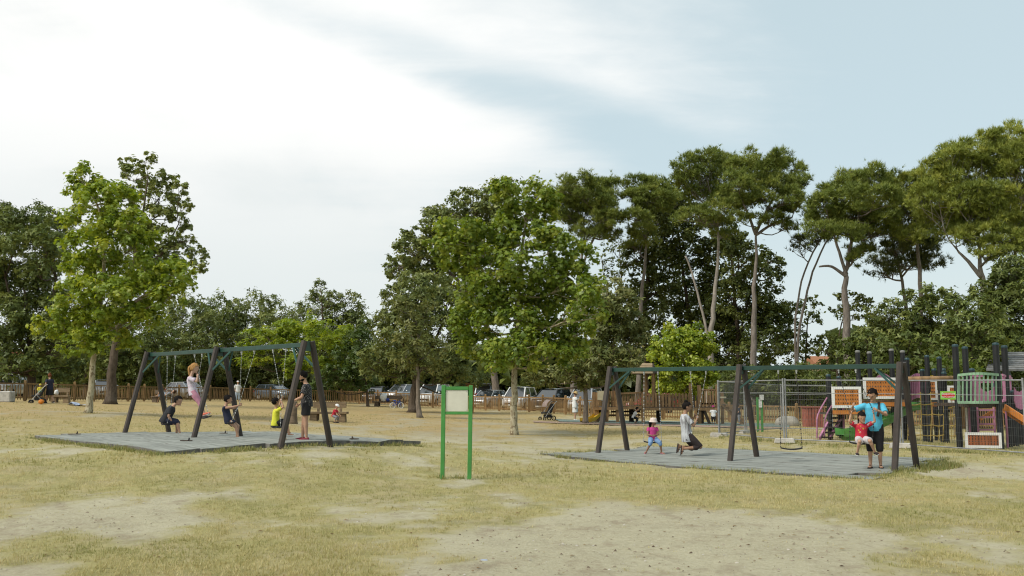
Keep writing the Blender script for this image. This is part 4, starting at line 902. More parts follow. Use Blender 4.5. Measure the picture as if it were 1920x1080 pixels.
def bench(name, label, u0, u1, D, seat_h=.42, back_h=.85, mat='wood_bench', yaw=0.0, group=None, backlen=.85, thick=.10):
    c = G((u0 + u1) / 2, D); L = (u1 - u0) * D / F; root = empty(name, c, label, 'bench', group)
    X = Vector((math.cos(yaw), math.sin(yaw), 0)); Y = Vector((-X.y, X.x, 0)); ax = (X, Y, Z3)
    mb = MB(); mb.box(c + Z3 * (seat_h - thick / 2), (L, .42, thick), ax); mb.build('seat', MATS[mat], root, bevel=.015)
    mb = MB(); mb.box(c + Y * .26 + Z3 * (back_h - .13), (L * backlen, .08, .26), ax); mb.build('backrest', MATS[mat], root, bevel=.012)
    for t in (-.36, .36):
        mb = MB(); mb.box(c + X * (t * L) + Z3 * ((seat_h - thick) / 2 - .03), (.34, .34, seat_h - thick + .06), ax, .9); mb.build('support', MATS[mat], root, bevel=.015)
        mb = MB(); mb.bar(c + X * (t * L * .8) + Y * .22 + Z3 * .05, c + X * (t * L * .8) + Y * .27 + Z3 * (back_h - .1), .10, .07); mb.build('back_post', MATS[mat], root)
    return root
def sandal(p, yaw, label, mat='wood_dark', strap='wood_old', s=1.0):
    """a pair of loose sandals as one thing each"""
    X = Vector((math.cos(yaw), math.sin(yaw), 0)); Y = Vector((-X.y, X.x, 0)); p = Vector(p); root = empty('sandal', p, label, 'sandal', 'sandals left on the mats')
    mb = MB(); mb.tube([p + X * (q * s) + Z3 * .018 for q in (-.13, -.08, 0, .07, .13)], [(.012, .03), (.014, .038 * s), (.014, .034 * s), (.014, .046 * s), (.012, .025)], 10, side=Z3); mb.build('sole', MATS[mat], root)
    mb = MB(); mb.tube([p + X * .05 * s - Y * .045 * s + Z3 * .02, p + X * .06 * s + Z3 * .075, p + X * .05 * s + Y * .045 * s + Z3 * .02], [.012, .018, .012], 6); mb.build('strap', MATS[strap], root)
def on_mat(u, D, lift): q = G(u, D); q.z += lift; return q

def build_lawn():
    build_mat('left', 'weathered grey rubber mat with curled front corner, under the left swing set')
    build_mat('right', 'flat weathered grey rubber mat lying flush in the grass, under the right swing set')
    build_frame('left', 'brown-legged swing frame with green beam and cross braces on both bays, on the left mat')
    build_frame('right', 'brown-legged swing frame with green beam on the right mat, nearest the play towers')
    build_sign()
    sd = [(139, 27.2, .2, .10, 'flat brown sandal lying alone near the left tip of the left mat', 'wood_old', 'wood_dark', 1.3), (349, 23.6, .1, .10, 'dark brown sandal with a strap near the middle leg of the left swing set', 'wood_dark', 'rubber_black', 1.1),
          (419, 28.6, .0, .10, 'small black and tan sandal behind the middle leg of the left swing set', 'wood_old', 'rubber_black', .9), (664, 25.6, 2.8, .10, 'brown sandal on the right end of the left mat, past the last leg', 'wood_dark', 'wood_old', 1.0),
          (531, 24.0, .1, .10, 'small pale sandal on the mat behind the front leg nearest the boy in yellow', 'wood_bench', 'wood_dark', .7)]
    for u, D, y, l, lab, a, b, sz in sd: sandal(on_mat(u, D, l), y, lab, a, b, sz)
    bench('wooden_bench', 'heavy brown timber bench just right of the left swing set', 578, 652, 43, group=None, yaw=-.06)
    bench('wooden_bench', 'timber bench against the fence behind the woman in navy', 98, 129, 56, yaw=.05)
    bench('wooden_bench', 'dark bench by the fence with a person lying on it', 284, 332, 65, mat='wood_old', thick=.06)
    bench('wooden_bench', 'long dark bench by the fence holding a white bag', 698, 757, 73, mat='wood_old', yaw=-.05)
    # a broken board in the lawn is left out: the photo shows only bare ground there
    # stone block and stump at the left edge, log post by the mesh fence
    b = G(6, 54); root = empty('stone_block', b, 'low pale stone block in the dry grass at the left edge', 'stone block')
    mb = MB(); mb.box(b + Z3 * .28, (1.05, .6, .62)); mb.build('block', MATS['concrete'], root, bevel=.05)
    b = G(549, 39); root = empty('tree_stump', b, 'grey cut tree stump behind the man in the patterned T-shirt', 'stump')
    mb = MB(); mb.lathe(b, [(.22, -.05), (.19, .12), (.165, .5), (.16, .9), (.12, .93)], 12); mb.build('stump', MATS['wood_old'], root, smooth=True)
# ------------------------------------------------------------------ wooden play bridge
def pxz(u, v, D): p = P(u, v, D); return p.x, p.z
def post_at(root, name, u, vt, D, w, mat, cap=None, rnd=False, sink=.1, vb=None):
    f = G(u, D) if vb is None else P(u, vb, D); z = P(u, vt, D).z; mb = MB()
    if rnd: mb.tube([Vector((f.x, D, f.z - sink)), Vector((f.x, D, z))], w / 2, 10)
    else: mb.box((f.x, D, (f.z - sink + z) / 2), (w, w, z - f.z + sink))
    o = mb.build(name, MATS[mat], root, smooth=False)
    if cap:
        mb = MB(); mb.lathe((f.x, D, z + .002), [(w * .52, -.02), (w * .52, .02), (w * .40, .05), (w * .1, .06)], 10); mb.build('cap', MATS[cap], o)
    return Vector((f.x, D, z))
def boards(root, name, u0, u1, v0, v1, D, n, mat, gap=.25, thick=.03, point=False, lean=0.0):
    """n upright boards filling a rectangle of the photo at distance D, each an object of its own"""
    a = P(u0, v0, D); b = P(u1, v1, D); w = (b.x - a.x) / n; rnd = random.Random(int(u0 * 7 + v0))
    for i in range(n):
        x = a.x + w * (i + .5); hw = w * (1 - gap) / 2; zt = a.z + rnd.gauss(0, .008); zb = b.z; mb = MB()
        if point: mb.prism([(x - hw, D, zb), (x + hw, D, zb), (x + hw, D, zt - .07), (x + hw * .4, D, zt), (x - hw * .4, D, zt), (x - hw, D, zt - .07)], (0, thick, 0))
        else: mb.prism([(x - hw + lean * (0), D, zb), (x + hw, D, zb), (x + hw + lean, D, zt), (x - hw + lean, D, zt)], (0, thick, 0))
        mb.build(name, MATS[mat], root)
def hbar(root, name, u0, v0, u1, v1, D, h, d, mat, D1=None):
    a = P(u0, v0, D); b = P(u1, v1, D1 if D1 else D); mb = MB(); mb.bar(a, b, d, h); return mb.build(name, MATS[mat], root)
def build_bridge():
    D = 52; root = empty('play_bridge', G(1235, D), 'wooden play bridge on posts with picket railings, a small tiled roof and a yellow slide', 'play structure')
    # deck
    for (u0, v0, u1, v1) in ((1114, 764.5, 1160, 764.5), (1160, 764, 1204, 762), (1204, 765.5, 1346, 765.5)):
        a = P(u0, v0, D); b = P(u1, v1, D); mb = MB(); mb.bar(a + Vector((0, .75, 0)), b + Vector((0, .75, 0)), 1.7, .10); mb.build('deck', MATS['wood_dark'], root)
        hbar(root, 'deck_beam', u0, v0 + 1.5, u1, v1 + 1.5, D - .12, .15, .08, 'wood_play')
    for u, vt in ((1114, 735), (1120, 736), (1138, 735), (1158, 722), (1206, 735), (1296, 719), (1312, 722), (1346, 721)):
        post_at(root, 'post', u, vt, D, .16, 'wood_play')
    for u, vt, dd in ((1121, 764, 1.6), (1184, 764, 1.5), (1235, 765, 1.5), (1315, 765, 1.4)): post_at(root, 'leg', u, vt, D + dd, .24, 'wood_dark')
    post_at(root, 'leg', 1313, 765, D + .2, .26, 'wood_dark')
    a = P(1319, 766, D); b = G(1331, D); mb = MB(); mb.bar(a, b, .14, .14); mb.build('strut', MATS['wood_dark'], root)
    # railings
    boards(root, 'railing_board', 1208, 1296, 737, 763, D - .05, 14, 'wood_play', .28, .04, True)
    boards(root, 'railing_board', 1314, 1345, 732, 762, D - .05, 6, 'wood_play', .38, .04)
    hbar(root, 'railing_rail', 1311, 731, 1347, 731, D - .02, .10, .06, 'wood_play'); hbar(root, 'railing_rail', 1311, 757, 1347, 757, D - .02, .08, .06, 'wood_play')
    hbar(root, 'railing_rail', 1206, 758, 1298, 758, D + .02, .08, .05, 'wood_play'); hbar(root, 'railing_rail', 1206, 743, 1298, 743, D + .02, .08, .05, 'wood_play')
    for i in range(14):                                   # the fan of rails on the arched bridge
        u = 1161 + i * 3.1; v0 = 736 - 1.5 * math.sin(i / 13 * 3.14); hbar(root, 'railing_bar', u + (1.5 if i > 6 else -.5), v0 + 2, u, 763 - 2 * math.sin(i / 13 * 3.14), D, .05, .05, 'wood_play')
    hbar(root, 'railing_rail', 1160, 738, 1204, 736, D - .05, .09, .06, 'wood_play')
    boards(root, 'railing_board', 1139, 1160, 733, 763, D + .1, 4, 'wood_play', .3, .04)
    boards(root, 'railing_board', 1208, 1346, 741, 763, D + 1.5, 20, 'wood_dark', .45, .04)
    a = P(1120, 733, D - .08); b = P(1137, 750, D - .08); mb = MB(); mb.box(((a.x + b.x) / 2, D - .1, (a.z + b.z) / 2), (b.x - a.x, .03, a.z - b.z)); mb.build('panel', MATS['cream_board'], root)
    # tiled roof on four posts
    for u, dd in ((1209, .1), (1225, .1), (1212, 1.5), (1227, 1.5)): post_at(root, 'roof_post', u, 697, D + dd, .14, 'wood_play', vb=764)
    rd = D + .6
    for k in range(5):
        t0 = k / 5; t1 = (k + 1) / 5 + .04; V = []
        for t, lift in ((t0, 0), (t1, .03)):
            p = P(1187 - 4 * t, 681 + 19 * t, rd - .9 * t); q = P(1223 + 1 * t, 681 + 19 * t, rd - .9 * t); V += [p + Z3 * lift, q + Z3 * lift]
        V = [V[0], V[1], V[3], V[2]]; V += [v - Z3 * .04 + Vector((0, .02, 0)) for v in V]; mb = MB(); mb.add(V, [(0, 3, 2, 1), (4, 5, 6, 7), (0, 1, 5, 4), (1, 2, 6, 5), (2, 3, 7, 6), (3, 0, 4, 7)]); mb.build('roof_board', M('roof_board', (.30, .225, .135), .9, .25, 9, .3, 40, stretch=(.3, 1, 1)), root)
    mb = MB(); p = [P(1223.5, 681, rd), P(1224.5, 700, rd - .9), P(1232, 700, rd + .9)]; mb.prism(p, (.05, 0, 0)); mb.build('gable', MATS['wood_dark'], root)
    V = [P(1187, 681, rd) - Z3 * .03, P(1223, 681, rd) - Z3 * .03, P(1231, 700, rd + 1.0) - Z3 * .03, P(1190, 700, rd + 1.0) - Z3 * .03]; mb = MB(); mb.add(V + [v - Z3 * .04 for v in V], [(0, 1, 2, 3), (7, 6, 5, 4), (0, 4, 5, 1), (1, 5, 6, 2), (2, 6, 7, 3), (3, 7, 4, 0)]); mb.build('roof_slope', MATS['wood_dark'], root)
    # slide
    a = P(1131, 768, D + .4); b = P(1104, 789, D - 1.2); mid = a.lerp(b, .62) - Z3 * .10; path = smooth_path([a, mid, b, b + Vector((-.35, -.15, .0))], 5); side = Vector((.45, -.9, 0)).normalized(); V = []
    for p in path: V += [p - side * .28 + Z3 * .16, p - side * .24, p + side * .24, p + side * .28 + Z3 * .16]
    n = len(path); k = len(V); mb = MB(); Fs = [(i * 4 + j, i * 4 + 4 + j, i * 4 + 5 + j, i * 4 + 1 + j) for i in range(n - 1) for j in range(3)]
    mb.add(V + [v - Z3 * .05 for v in V], Fs + [tuple(k + q for q in f[::-1]) for f in Fs] + [(i * 4, k + i * 4, k + i * 4 + 4, i * 4 + 4) for i in range(n - 1)] + [(i * 4 + 3, i * 4 + 7, k + i * 4 + 7, k + i * 4 + 3) for i in range(n - 1)]); mb.build('slide', MATS['yellow_plastic'], root)
    hbar(root, 'bench_board', 1140, 779, 1200, 778, D + 1.0, .09, .4, 'wood_play'); hbar(root, 'bench_board', 1146, 772, 1200, 771, D + 1.3, .09, .3, 'wood_dark')
    # plank ramp at the right end
    for k in range(2):
        a = P(1349 + 6 * k, 753 + 2 * k, D + .6 * k); b = G(1394 + 5 * k, D + .6 * k); mb = MB(); mb.bar(a, b, .09, .16); mb.build('ramp_rail', MATS['wood_play'], root)
    a = P(1350, 755, D + .3); b = G(1395, D + .3)
    for i in range(7): c = a.lerp(b, (i + .6) / 7.4) + Z3 * .06; mb = MB(); mb.box(c, (.12, .85, .05)); mb.build('ramp_tread', MATS['wood_play'], root)
    post_at(root, 'post', 1355, 735, D + .8, .14, 'wood_play')
    a = P(1352, 745, D - .1); mb = MB(); mb.box((a.x + .1, D - .12, a.z), (.34, .03, .08)); mb.build('name_plate', MATS['cream_board'], root)
# ------------------------------------------------------------------ play towers on the right
def framed_panel(root, u0, v0, u1, v1, D, mat, nb, fw=.09, D1=None, holes=True):
    """a panel: white frame and upright coloured boards with a row of screw heads"""
    D1 = D1 or D; a0 = P(u0, v0, D); a1 = P(u0, v1, D); b0 = P(u1, v0, D1); b1 = P(u1, v1, D1); X = (Vector((b0.x, b0.y, 0)) - Vector((a0.x, a0.y, 0))); W = X.length; X.normalize(); Y = Vector((-X.y, X.x, 0)); zt, zb = (a0.z + b0.z) / 2, (a1.z + b1.z) / 2; H = zt - zb; o = Vector((a0.x, a0.y, 0))
    fr = MB()
    for c, s in (((W / 2, zt - fw / 2), (W, fw)), ((W / 2, zb + fw / 2), (W, fw)), ((fw / 2, (zt + zb) / 2), (fw - .001, H - 2 * fw)), ((W - fw / 2, (zt + zb) / 2), (fw - .001, H - 2 * fw))):
        fr.box(o + X * c[0] + Z3 * c[1], (s[0], .06, s[1]), (X, Y, Z3))
    fo = fr.build('panel_frame', MATS['white_paint'], root)
    iw = W - 2 * fw; w = iw / nb
    for i in range(nb):
        c = o + X * (fw + w * (i + .5)) + Z3 * ((zt + zb) / 2) + Y * .006 * (i % 2); mb = MB(); mb.box(c, (w * .93, .03, H - 2 * fw - .01), (X, Y, Z3)); b_ = mb.build('panel_board', MATS[mat], fo)
    if holes:
        mb = MB()
        for i in range(nb):
            for k in range(4): mb.box(o + X * (fw + w * (i + .5)) + Z3 * (zb + fw + (H - 2 * fw) * (k + .6) / 4.2) - Y * .016, (.022, .012, .05), (X, Y, Z3))
        h = mb.build('holes', MATS['wood_dark'], fo); h['kind'] = 'stuff'
def shaped(root, name, pts, D, mat, th=.04):
    mb = MB(); mb.prism([P(u, v, D) for u, v in pts], (0, th, 0)); return mb.build(name, MATS[mat], root)
def arc(u0, u1, v, h, n=9): return [(u0 + (u1 - u0) * i / (n - 1), v - h * math.sin(math.pi * i / (n - 1))) for i in range(n)]
def build_towers():
    # --- left tower: orange panels, pink stair, green slide
    root = empty('play_tower', G(1620, 33.5), 'play tower with two white-framed orange panels, a pink stair and a green slide', 'play structure', 'play towers behind the mesh fence')
    for u, vt, D in ((1557, 705, 33.0), (1577, 708, 34.3), (1614, 660, 33.2), (1636, 662, 34.6), (1678, 657, 33.4), (1699, 660, 34.4)):
        post_at(root, 'post', u, vt, D, .17, 'play_post', 'cap_teal' if u < 1580 else 'cap_grey', True)
    framed_panel(root, 1559, 725, 1614, 765, 32.85, 'orange_panel', 10)
    framed_panel(root, 1618, 708, 1682, 748, 33.05, 'orange_panel', 11)
    hbar(root, 'deck_edge', 1561, 773, 1612, 773, 32.9, .14, .08, 'orange_panel'); hbar(root, 'deck_edge', 1616, 758, 1697, 758, 33.1, .14, .08, 'orange_panel'); hbar(root, 'deck_edge', 1616, 752, 1697, 752, 33.15, .10, .08, 'wood_play')
    for (u0, u1, v) in ((1559, 1614, 776), (1616, 1699, 761)):
        a = P(u0, v, 33.1); b = P(u1, v, 33.1); mb = MB(); mb.box(((a.x + b.x) / 2, 33.8, a.z), (b.x - a.x, 1.3, .06)); mb.build('deck', MATS['wood_dark'], root)
    shaped(root, 'arch_panel', arc(1639, 1674, 712, 12) + [(1674, 748), (1639, 748)], 34.7, 'pink_plastic')
    # pink stair
    for k, (u0, v0, u1, v1) in enumerate(((1556, 787, 1537, 822), (1577, 783, 1556, 822))):
        hbar(root, 'stair_stringer', u0, v0, u1, v1, 33.2 + .3 * k, .12, .06, 'pink_plastic', D1=32.2 + .3 * k)
    for i in range(5):
        t = i / 4; a = P(1557 - 18 * t, 784 + 36 * t, 33.2 - .9 * t); b = P(1577 - 19 * t, 783 + 37 * t, 33.4 - .9 * t); mb = MB(); mb.bar(a, b, .22, .05); mb.build('stair_tread', MATS['wood_dark'], root)
    for (du, dd) in ((0, 0), (20, .35)):
        mb = MB(); mb.tube(smooth_path([P(1553 + du, 743, 33.1 + dd), P(1547 + du * .9, 752, 32.8 + dd), P(1533 + du * .8, 779, 32.2 + dd), P(1532 + du * .7, 800, 32.1 + dd), P(1532 + du * .7, 822, 32.1 + dd)], 3), .026, 7); mb.build('handrail', MATS['pink_plastic'], root)
    post_at(root, 'rail_post', 1583, 762, 33.4, .07, 'pink_plastic', rnd=True)
    # green slide running down to the left
    a = P(1706, 768, 34.0); b = P(1600, 816, 31.9); path = smooth_path([a + Vector((.5, .1, .02)), a, a.lerp(b, .55) - Z3 * .08, b, b + Vector((-.5, -.15, .02))], 5); side = Vector((.2, -1, 0)).normalized(); V = []
    for p in path: V += [p - side * .30 + Z3 * .22, p - side * .26, p + side * .26, p + side * .30 + Z3 * .22]
    n = len(path); k = len(V); Fs = [(i * 4 + j, i * 4 + 4 + j, i * 4 + 5 + j, i * 4 + 1 + j) for i in range(n - 1) for j in range(3)]
    mb = MB(); mb.add(V + [v - Z3 * .04 for v in V], Fs + [tuple(k + q for q in f[::-1]) for f in Fs] + [(i * 4, k + i * 4, k + i * 4 + 4, i * 4 + 4) for i in range(n - 1)] + [(i * 4 + 3, i * 4 + 7, k + i * 4 + 7, k + i * 4 + 3) for i in range(n - 1)]); mb.build('slide_bed', MATS['slide_green'], root)
    A = [P(1708, 757, 33.7), P(1650, 785, 33.0), P(1602, 815, 31.6), P(1600, 822, 31.6), P(1652, 803, 33.0), P(1708, 772, 33.7)]
    mb = MB(); mb.prism(A, (0, .04, 0)); mb.build('slide_side', MATS['slide_green'], root)
    hbar(root, 'slide_support', 1606, 824, 1652, 806, 33.02, .10, .05, 'rubber_black', D1=33.1); shaped(root, 'slide_lip', [(1586, 816), (1606, 812), (1606, 826), (1588, 826)], 31.6, 'slide_green', .5)
    # --- climbing net with its beam and black posts
    root = empty('climbing_net', G(1750, 31.5), 'yellow rope climbing net between black posts under a round brown log', 'climbing net')
    for u, vt, D in ((1707, 674, 33.0), (1735, 695, 32.5), (1745, 669, 32.0), (1757, 694, 34.0), (1768, 672, 32.0), (1775, 694, 34.0), (1776, 700, 31.2)): post_at(root, 'post', u, vt, D, .16, 'play_post', 'cap_teal', True)
    mb = MB(); mb.tube([P(1697, 711, 31.0), P(1750, 710, 31.0), P(1798, 709, 31.0)], .085, 10); mb.build('log_beam', MATS['wood_play'], root, smooth=True)
    shaped(root, 'arch_panel', arc(1704, 1737, 710, 10) + [(1738, 756)] + arc(1737, 1707, 755, 12)[1:-1] + [(1705, 755)], 33.2, 'pink_plastic', .05)
    for i in range(8):
        u = 1707 + i * 4.1; hbar(root, 'arch_rib', u, 708 - 6 * math.sin(i / 7 * 3.14), u, 754 - 8 * math.sin(i / 7 * 3.14), 33.17, .035, .02, 'pink_plastic')
    framed_panel(root, 1739, 712, 1756, 750, 33.0, 'orange_panel', 3, .07); framed_panel(root, 1758, 732, 1775, 768, 33.2, 'rust_panel', 3, .07); framed_panel(root, 1776, 723, 1800, 755, 33.8, 'orange_panel', 4, .07)
    hbar(root, 'deck_edge', 1742, 758, 1756, 758, 33.0, .14, .08, 'orange_panel'); shaped(root, 'yellow_plate', [(1740, 705), (1750, 704), (1750, 709), (1740, 709)], 33.4, 'yellow_plastic')
    rnd = random.Random(8)
    for (D, vs, us) in ((30.9, (737, 757, 776, 796, 815), (1702, 1726, 1745, 1768, 1790)), (32.6, (744, 762, 780, 800), (1760, 1772, 1784, 1796))):
        for v in vs:
            mb = MB(); pts = []
            for i in range(len(us) * 3 - 2):
                t = i / (len(us) * 3 - 3); u = us[0] + (us[-1] - us[0] + 6) * t; pts.append(P(u, v + 2.6 * abs(math.sin(i / 3 * math.pi)) + rnd.gauss(0, .5), D + .5 * math.sin(t * 3)))
            mb.tube(pts, .017, 5); mb.build('rope', MATS['rope_yellow'], root)
        for u in us:
            mb = MB(); mb.tube([P(u, vs[0] - 2, D + .1), P(u + 1.5, (vs[0] + vs[-1]) / 2, D + .3), P(u, 826, D + .2)], .011, 5); mb.build('rope', MATS['rope_yellow'], root)
    # --- right tower: green cage, pink panels, orange ramp
    root = empty('play_tower', G(1842, 29.5), 'play tower with a pale green barred cage over a low white-framed rust-coloured panel', 'play structure', 'play towers behind the mesh fence')
    for u, vt, D in ((1800, 649, 29.0), (1818, 653, 30.8), (1877, 646, 28.6), (1893, 651, 30.0), (1829, 694, 31.8), (1905, 735, 30.6), (1916, 742, 31.5)):
        post_at(root, 'post', u, vt, D, .185, 'play_post', 'cap_teal', True)
    # the cage front bows towards the viewer
    def cage(t, v): return P(1797.5 + 78 * t, v + (3.0 - 6 * 0) * 0, 28.9 - .42 * math.sin(math.pi * t) - .3 * t)
    for v in (703.5, 754.5):
        mb = MB(); pts = [cage(i / 12, v + (-3.0 * math.sin(math.pi * i / 12) if v < 720 else 0)) for i in range(13)]
        for i in range(12): mb.bar(pts[i], pts[i + 1], .07, .075)
        mb.build('cage_rail', MATS['cage_green'], root)
    for i in range(11):
        t = i / 10; mb = MB(); mb.bar(cage(t, 755), cage(t, 703 - 2.6 * math.sin(math.pi * t)), .075 if i in (0, 10) else .034, .04, (0, 1, 0)); mb.build('cage_bar', MATS['cage_green'], root)
    a = P(1797, 759.5, 28.9); b = P(1880, 759.5, 28.7); mb = MB(); mb.box(((a.x + b.x) / 2, 29.6, a.z), (b.x - a.x, 2.0, .09)); mb.build('deck', MATS['wood_dark'], root)
    for i in range(6): u = 1806 + i * 6.2; hbar(root, 'back_bar', u, 706, u, 752, 30.9, .06, .04, 'pink_plastic')
    hbar(root, 'back_rail', 1803, 705, 1842, 705, 30.88, .07, .05, 'pink_plastic')
    shaped(root, 'heart_panel', [(1834, 718), (1838, 718), (1838, 726), (1845, 733), (1852, 735), (1860, 731), (1866, 724), (1866, 718), (1870, 718), (1870, 754), (1834, 754)], 30.7, 'pink_plastic'); hbar(root, 'back_rail', 1833, 716.5, 1870, 716.5, 30.7, .05, .05, 'pink_plastic')
    for u in (1882, 1887, 1893): hbar(root, 'side_bar', u, 704, u + 1.5, 752, 29.6 + (u - 1882) * .1, .07, .05, 'pink_plastic')
    hbar(root, 'side_rail', 1879, 703, 1897, 710, 29.4, .07, .05, 'pink_plastic', D1=31); hbar(root, 'side_rail', 1879, 752, 1897, 747, 29.4, .07, .05, 'pink_plastic', D1=31)
    shaped(root, 'shield_panel', [(1902, 726), (1906, 733), (1913, 735), (1920, 730), (1930, 724), (1930, 752), (1922, 766), (1914, 768), (1906, 764), (1902, 752)], 30.2, 'pink_plastic')
    # ramp
    a = P(1884, 763, 29.0); b = P(1932, 794, 28.0); X = (b - a); side = Vector((.3, 1, 0)).normalized() * .9
    for k in (0, 1):
        mb = MB(); mb.bar(a + side * k, b + side * k, .05, .17); mb.build('ramp_side', MATS['orange_panel'], root)
    mb = MB(); mb.add([a + Z3 * .07, b + Z3 * .07, b + side + Z3 * .07, a + side + Z3 * .07, a, b, b + side, a + side], [(0, 1, 2, 3), (4, 7, 6, 5), (0, 4, 5, 1), (3, 2, 6, 7)]); mb.build('ramp_surface', MATS['mat_side'], root)
    # ladder, pink and white poles under the deck
    for u, vt, D, m_, w in ((1836, 764, 30.6, 'pink_plastic', .06), (1867, 764, 30.6, 'pink_plastic', .06), (1890, 764, 29.4, 'pink_plastic', .06), (1820, 764, 30.0, 'pink_plastic', .06), (1815, 764, 30.2, 'white_paint', .06)): post_at(root, 'pole', u, vt, D, w, m_, rnd=True)
    for v in (769, 782, 795, 806): hbar(root, 'rung', 1836, v, 1867, v, 30.6, .05, .05, 'pink_plastic')
    hbar(root, 'brace_board', 1838, 786, 1872, 764, 31.4, .10, .05, 'orange_panel')
    framed_panel(root, 1809, 811, 1877, 840, 28.45, 'rust_panel', 10, .075, D1=28.2)
    # --- notice hung on the mesh fence
    D = 26.6; a = P(1763, 733.5, D); b = P(1792.5, 749, D); c = (a + b) / 2; W = b.x - a.x; H = a.z - b.z; root = empty('warning_sign', c, 'lime green sign with a red oval and white lettering hung on the mesh fence', 'sign')
    mb = MB(); mb.box(c, (W, .012, H)); mb.build('plate', MATS['sign_lime'], root)
    mb = MB(); mb.prism([c + Vector((W * .43 * math.cos(i * .2618), -.010, H * .33 * math.sin(i * .2618))) for i in range(24)], (0, .003, 0)); mb.build('oval', MATS['red_paint'], root)
    for t, dz in (('Équipement', .018), ('hors service', -.062)):
        cu = bpy.data.curves.new('lettering', 'FONT'); cu.body = t; cu.align_x = 'CENTER'; cu.size = .078; cu.extrude = .001; tmp = bpy.data.objects.new('lettering', cu); C.objects.link(tmp); bpy.context.view_layer.update()
        me = bpy.data.meshes.new_from_object(tmp.evaluated_get(bpy.context.evaluated_depsgraph_get())); bpy.data.objects.remove(tmp); me.materials.clear(); me.materials.append(MATS['white_paint'])
        o = bpy.data.objects.new('lettering', me); C.objects.link(o); o.parent = root; o.location = (0, -.014, dz); o.rotation_euler = (R(90), 0, 0)
# ------------------------------------------------------------------ fences
def picket_fence(label, line, mat, seed, spacing=.145, maxp=300, h=1.12, names=('post', 'rail', 'picket')):
    pts = [G(*q) for q in line]; root = empty('picket_fence', pts[0], label, 'fence', 'wooden picket fences round the lawn'); rnd = random.Random(seed)
    # posts every 1.85 m along the line
    seg = [0]
    for a, b in zip(pts[:-1], pts[1:]): seg.append(seg[-1] + (b - a).length)
    def at(s):
        for i in range(len(pts) - 1):
            if s <= seg[i + 1] or i == len(pts) - 2:
                t = (s - seg[i]) / (seg[i + 1] - seg[i]); p = pts[i].lerp(pts[i + 1], t); p.z = gz(p.x, p.y); return p
    n = int(seg[-1] / 1.85); posts = [at(seg[-1] * i / n) for i in range(n + 1)]
    pm = MB(); pm.box((0, 0, .56), (.13, .13, 1.24)); pm.box((0, 0, 1.195), (.13, .13, .03), taper=.4); pme = pm.mesh('post', MATS[mat])
    km = MB(); km.box((0, 0, .5), (.058, .024, .86)); kme = km.mesh('picket', MATS[mat])
    extra = MB(); cnt = 0
    for i, p in enumerate(posts):
        put('post', pme, root, p, (rnd.gauss(0, .012), rnd.gauss(0, .012), rnd.random() * .2))
        if i == n: break
        q = posts[i + 1]; d = (q - p); dn = d.normalized(); ang = math.atan2(d.y, d.x); back = Vector((-dn.y, dn.x, 0)).normalized()
        for z in (.20, 1.0):
            mb = MB(); mb.bar(p + Z3 * (z + rnd.gauss(0, .008)) + dn * .06, q + Z3 * (z + rnd.gauss(0, .008)) - dn * .06, .045, .085); mb.build('rail', MATS[mat], root)
        k = int((d.length - .1) / spacing)
        for j in range(k):
            c = p + d * ((j + .7) / (k + .4)) - back * .036
            if cnt < maxp: put('picket', kme, root, c + Z3 * rnd.gauss(0, .012), (0, rnd.gauss(0, .02), ang)); cnt += 1
            else: extra.box(c + Z3 * .5, (.058, .024, .86), (dn, back, Z3))
    if extra.V: o = extra.build('pickets', MATS[mat], root); o['kind'] = 'stuff'
def mesh_panel(p0, p1, label, h=2.0, clear=.12):
    p0 = Vector(p0); p1 = Vector(p1); root = empty('mesh_fence_panel', (p0 + p1) / 2, label, 'fence panel', 'mobile mesh fence panels'); up = Z3
    d = (p1 - p0); dn = d.normalized(); z = MATS['galv']
    for a in (p0, p1):
        mb = MB(); mb.tube([a + up * .0, a + up * (h + .04)], .026, 8); mb.build('post', z, root)
    for hh in (clear, h - .02, h - .42):
        mb = MB(); mb.tube([p0 + up * hh, p1 + up * hh], .020 if hh != h - .42 else .010, 6); mb.build('rail', z, root)
    mb = MB(); n = int(d.length / .062)
    for i in range(1, n):
        a = p0 + d * (i / n); mb.tube([a + up * clear, a + up * h], .0021, 3, caps=False)
    for i in range(1, 9): mb.tube([p0 + up * (clear + (h - clear) * i / 9), p1 + up * (clear + (h - clear) * i / 9)], .0022, 3, caps=False)
    mb.build('wire_mesh', M('mesh_wire', (.16, .165, .165), .6, .2, 20, metal=.3), root)
def foot_block(p, ang, label):
    p = Vector(p); root = empty('fence_foot', p, label, 'concrete foot', 'concrete feet of the mesh fence'); X = Vector((math.cos(ang), math.sin(ang), 0)); ax = (X, Vector((-X.y, X.x, 0)), Z3)
    mb = MB(); mb.box(p + Z3 * .07, (.66, .24, .16), ax, .86); mb.build('block', MATS['concrete'], root, bevel=.02)
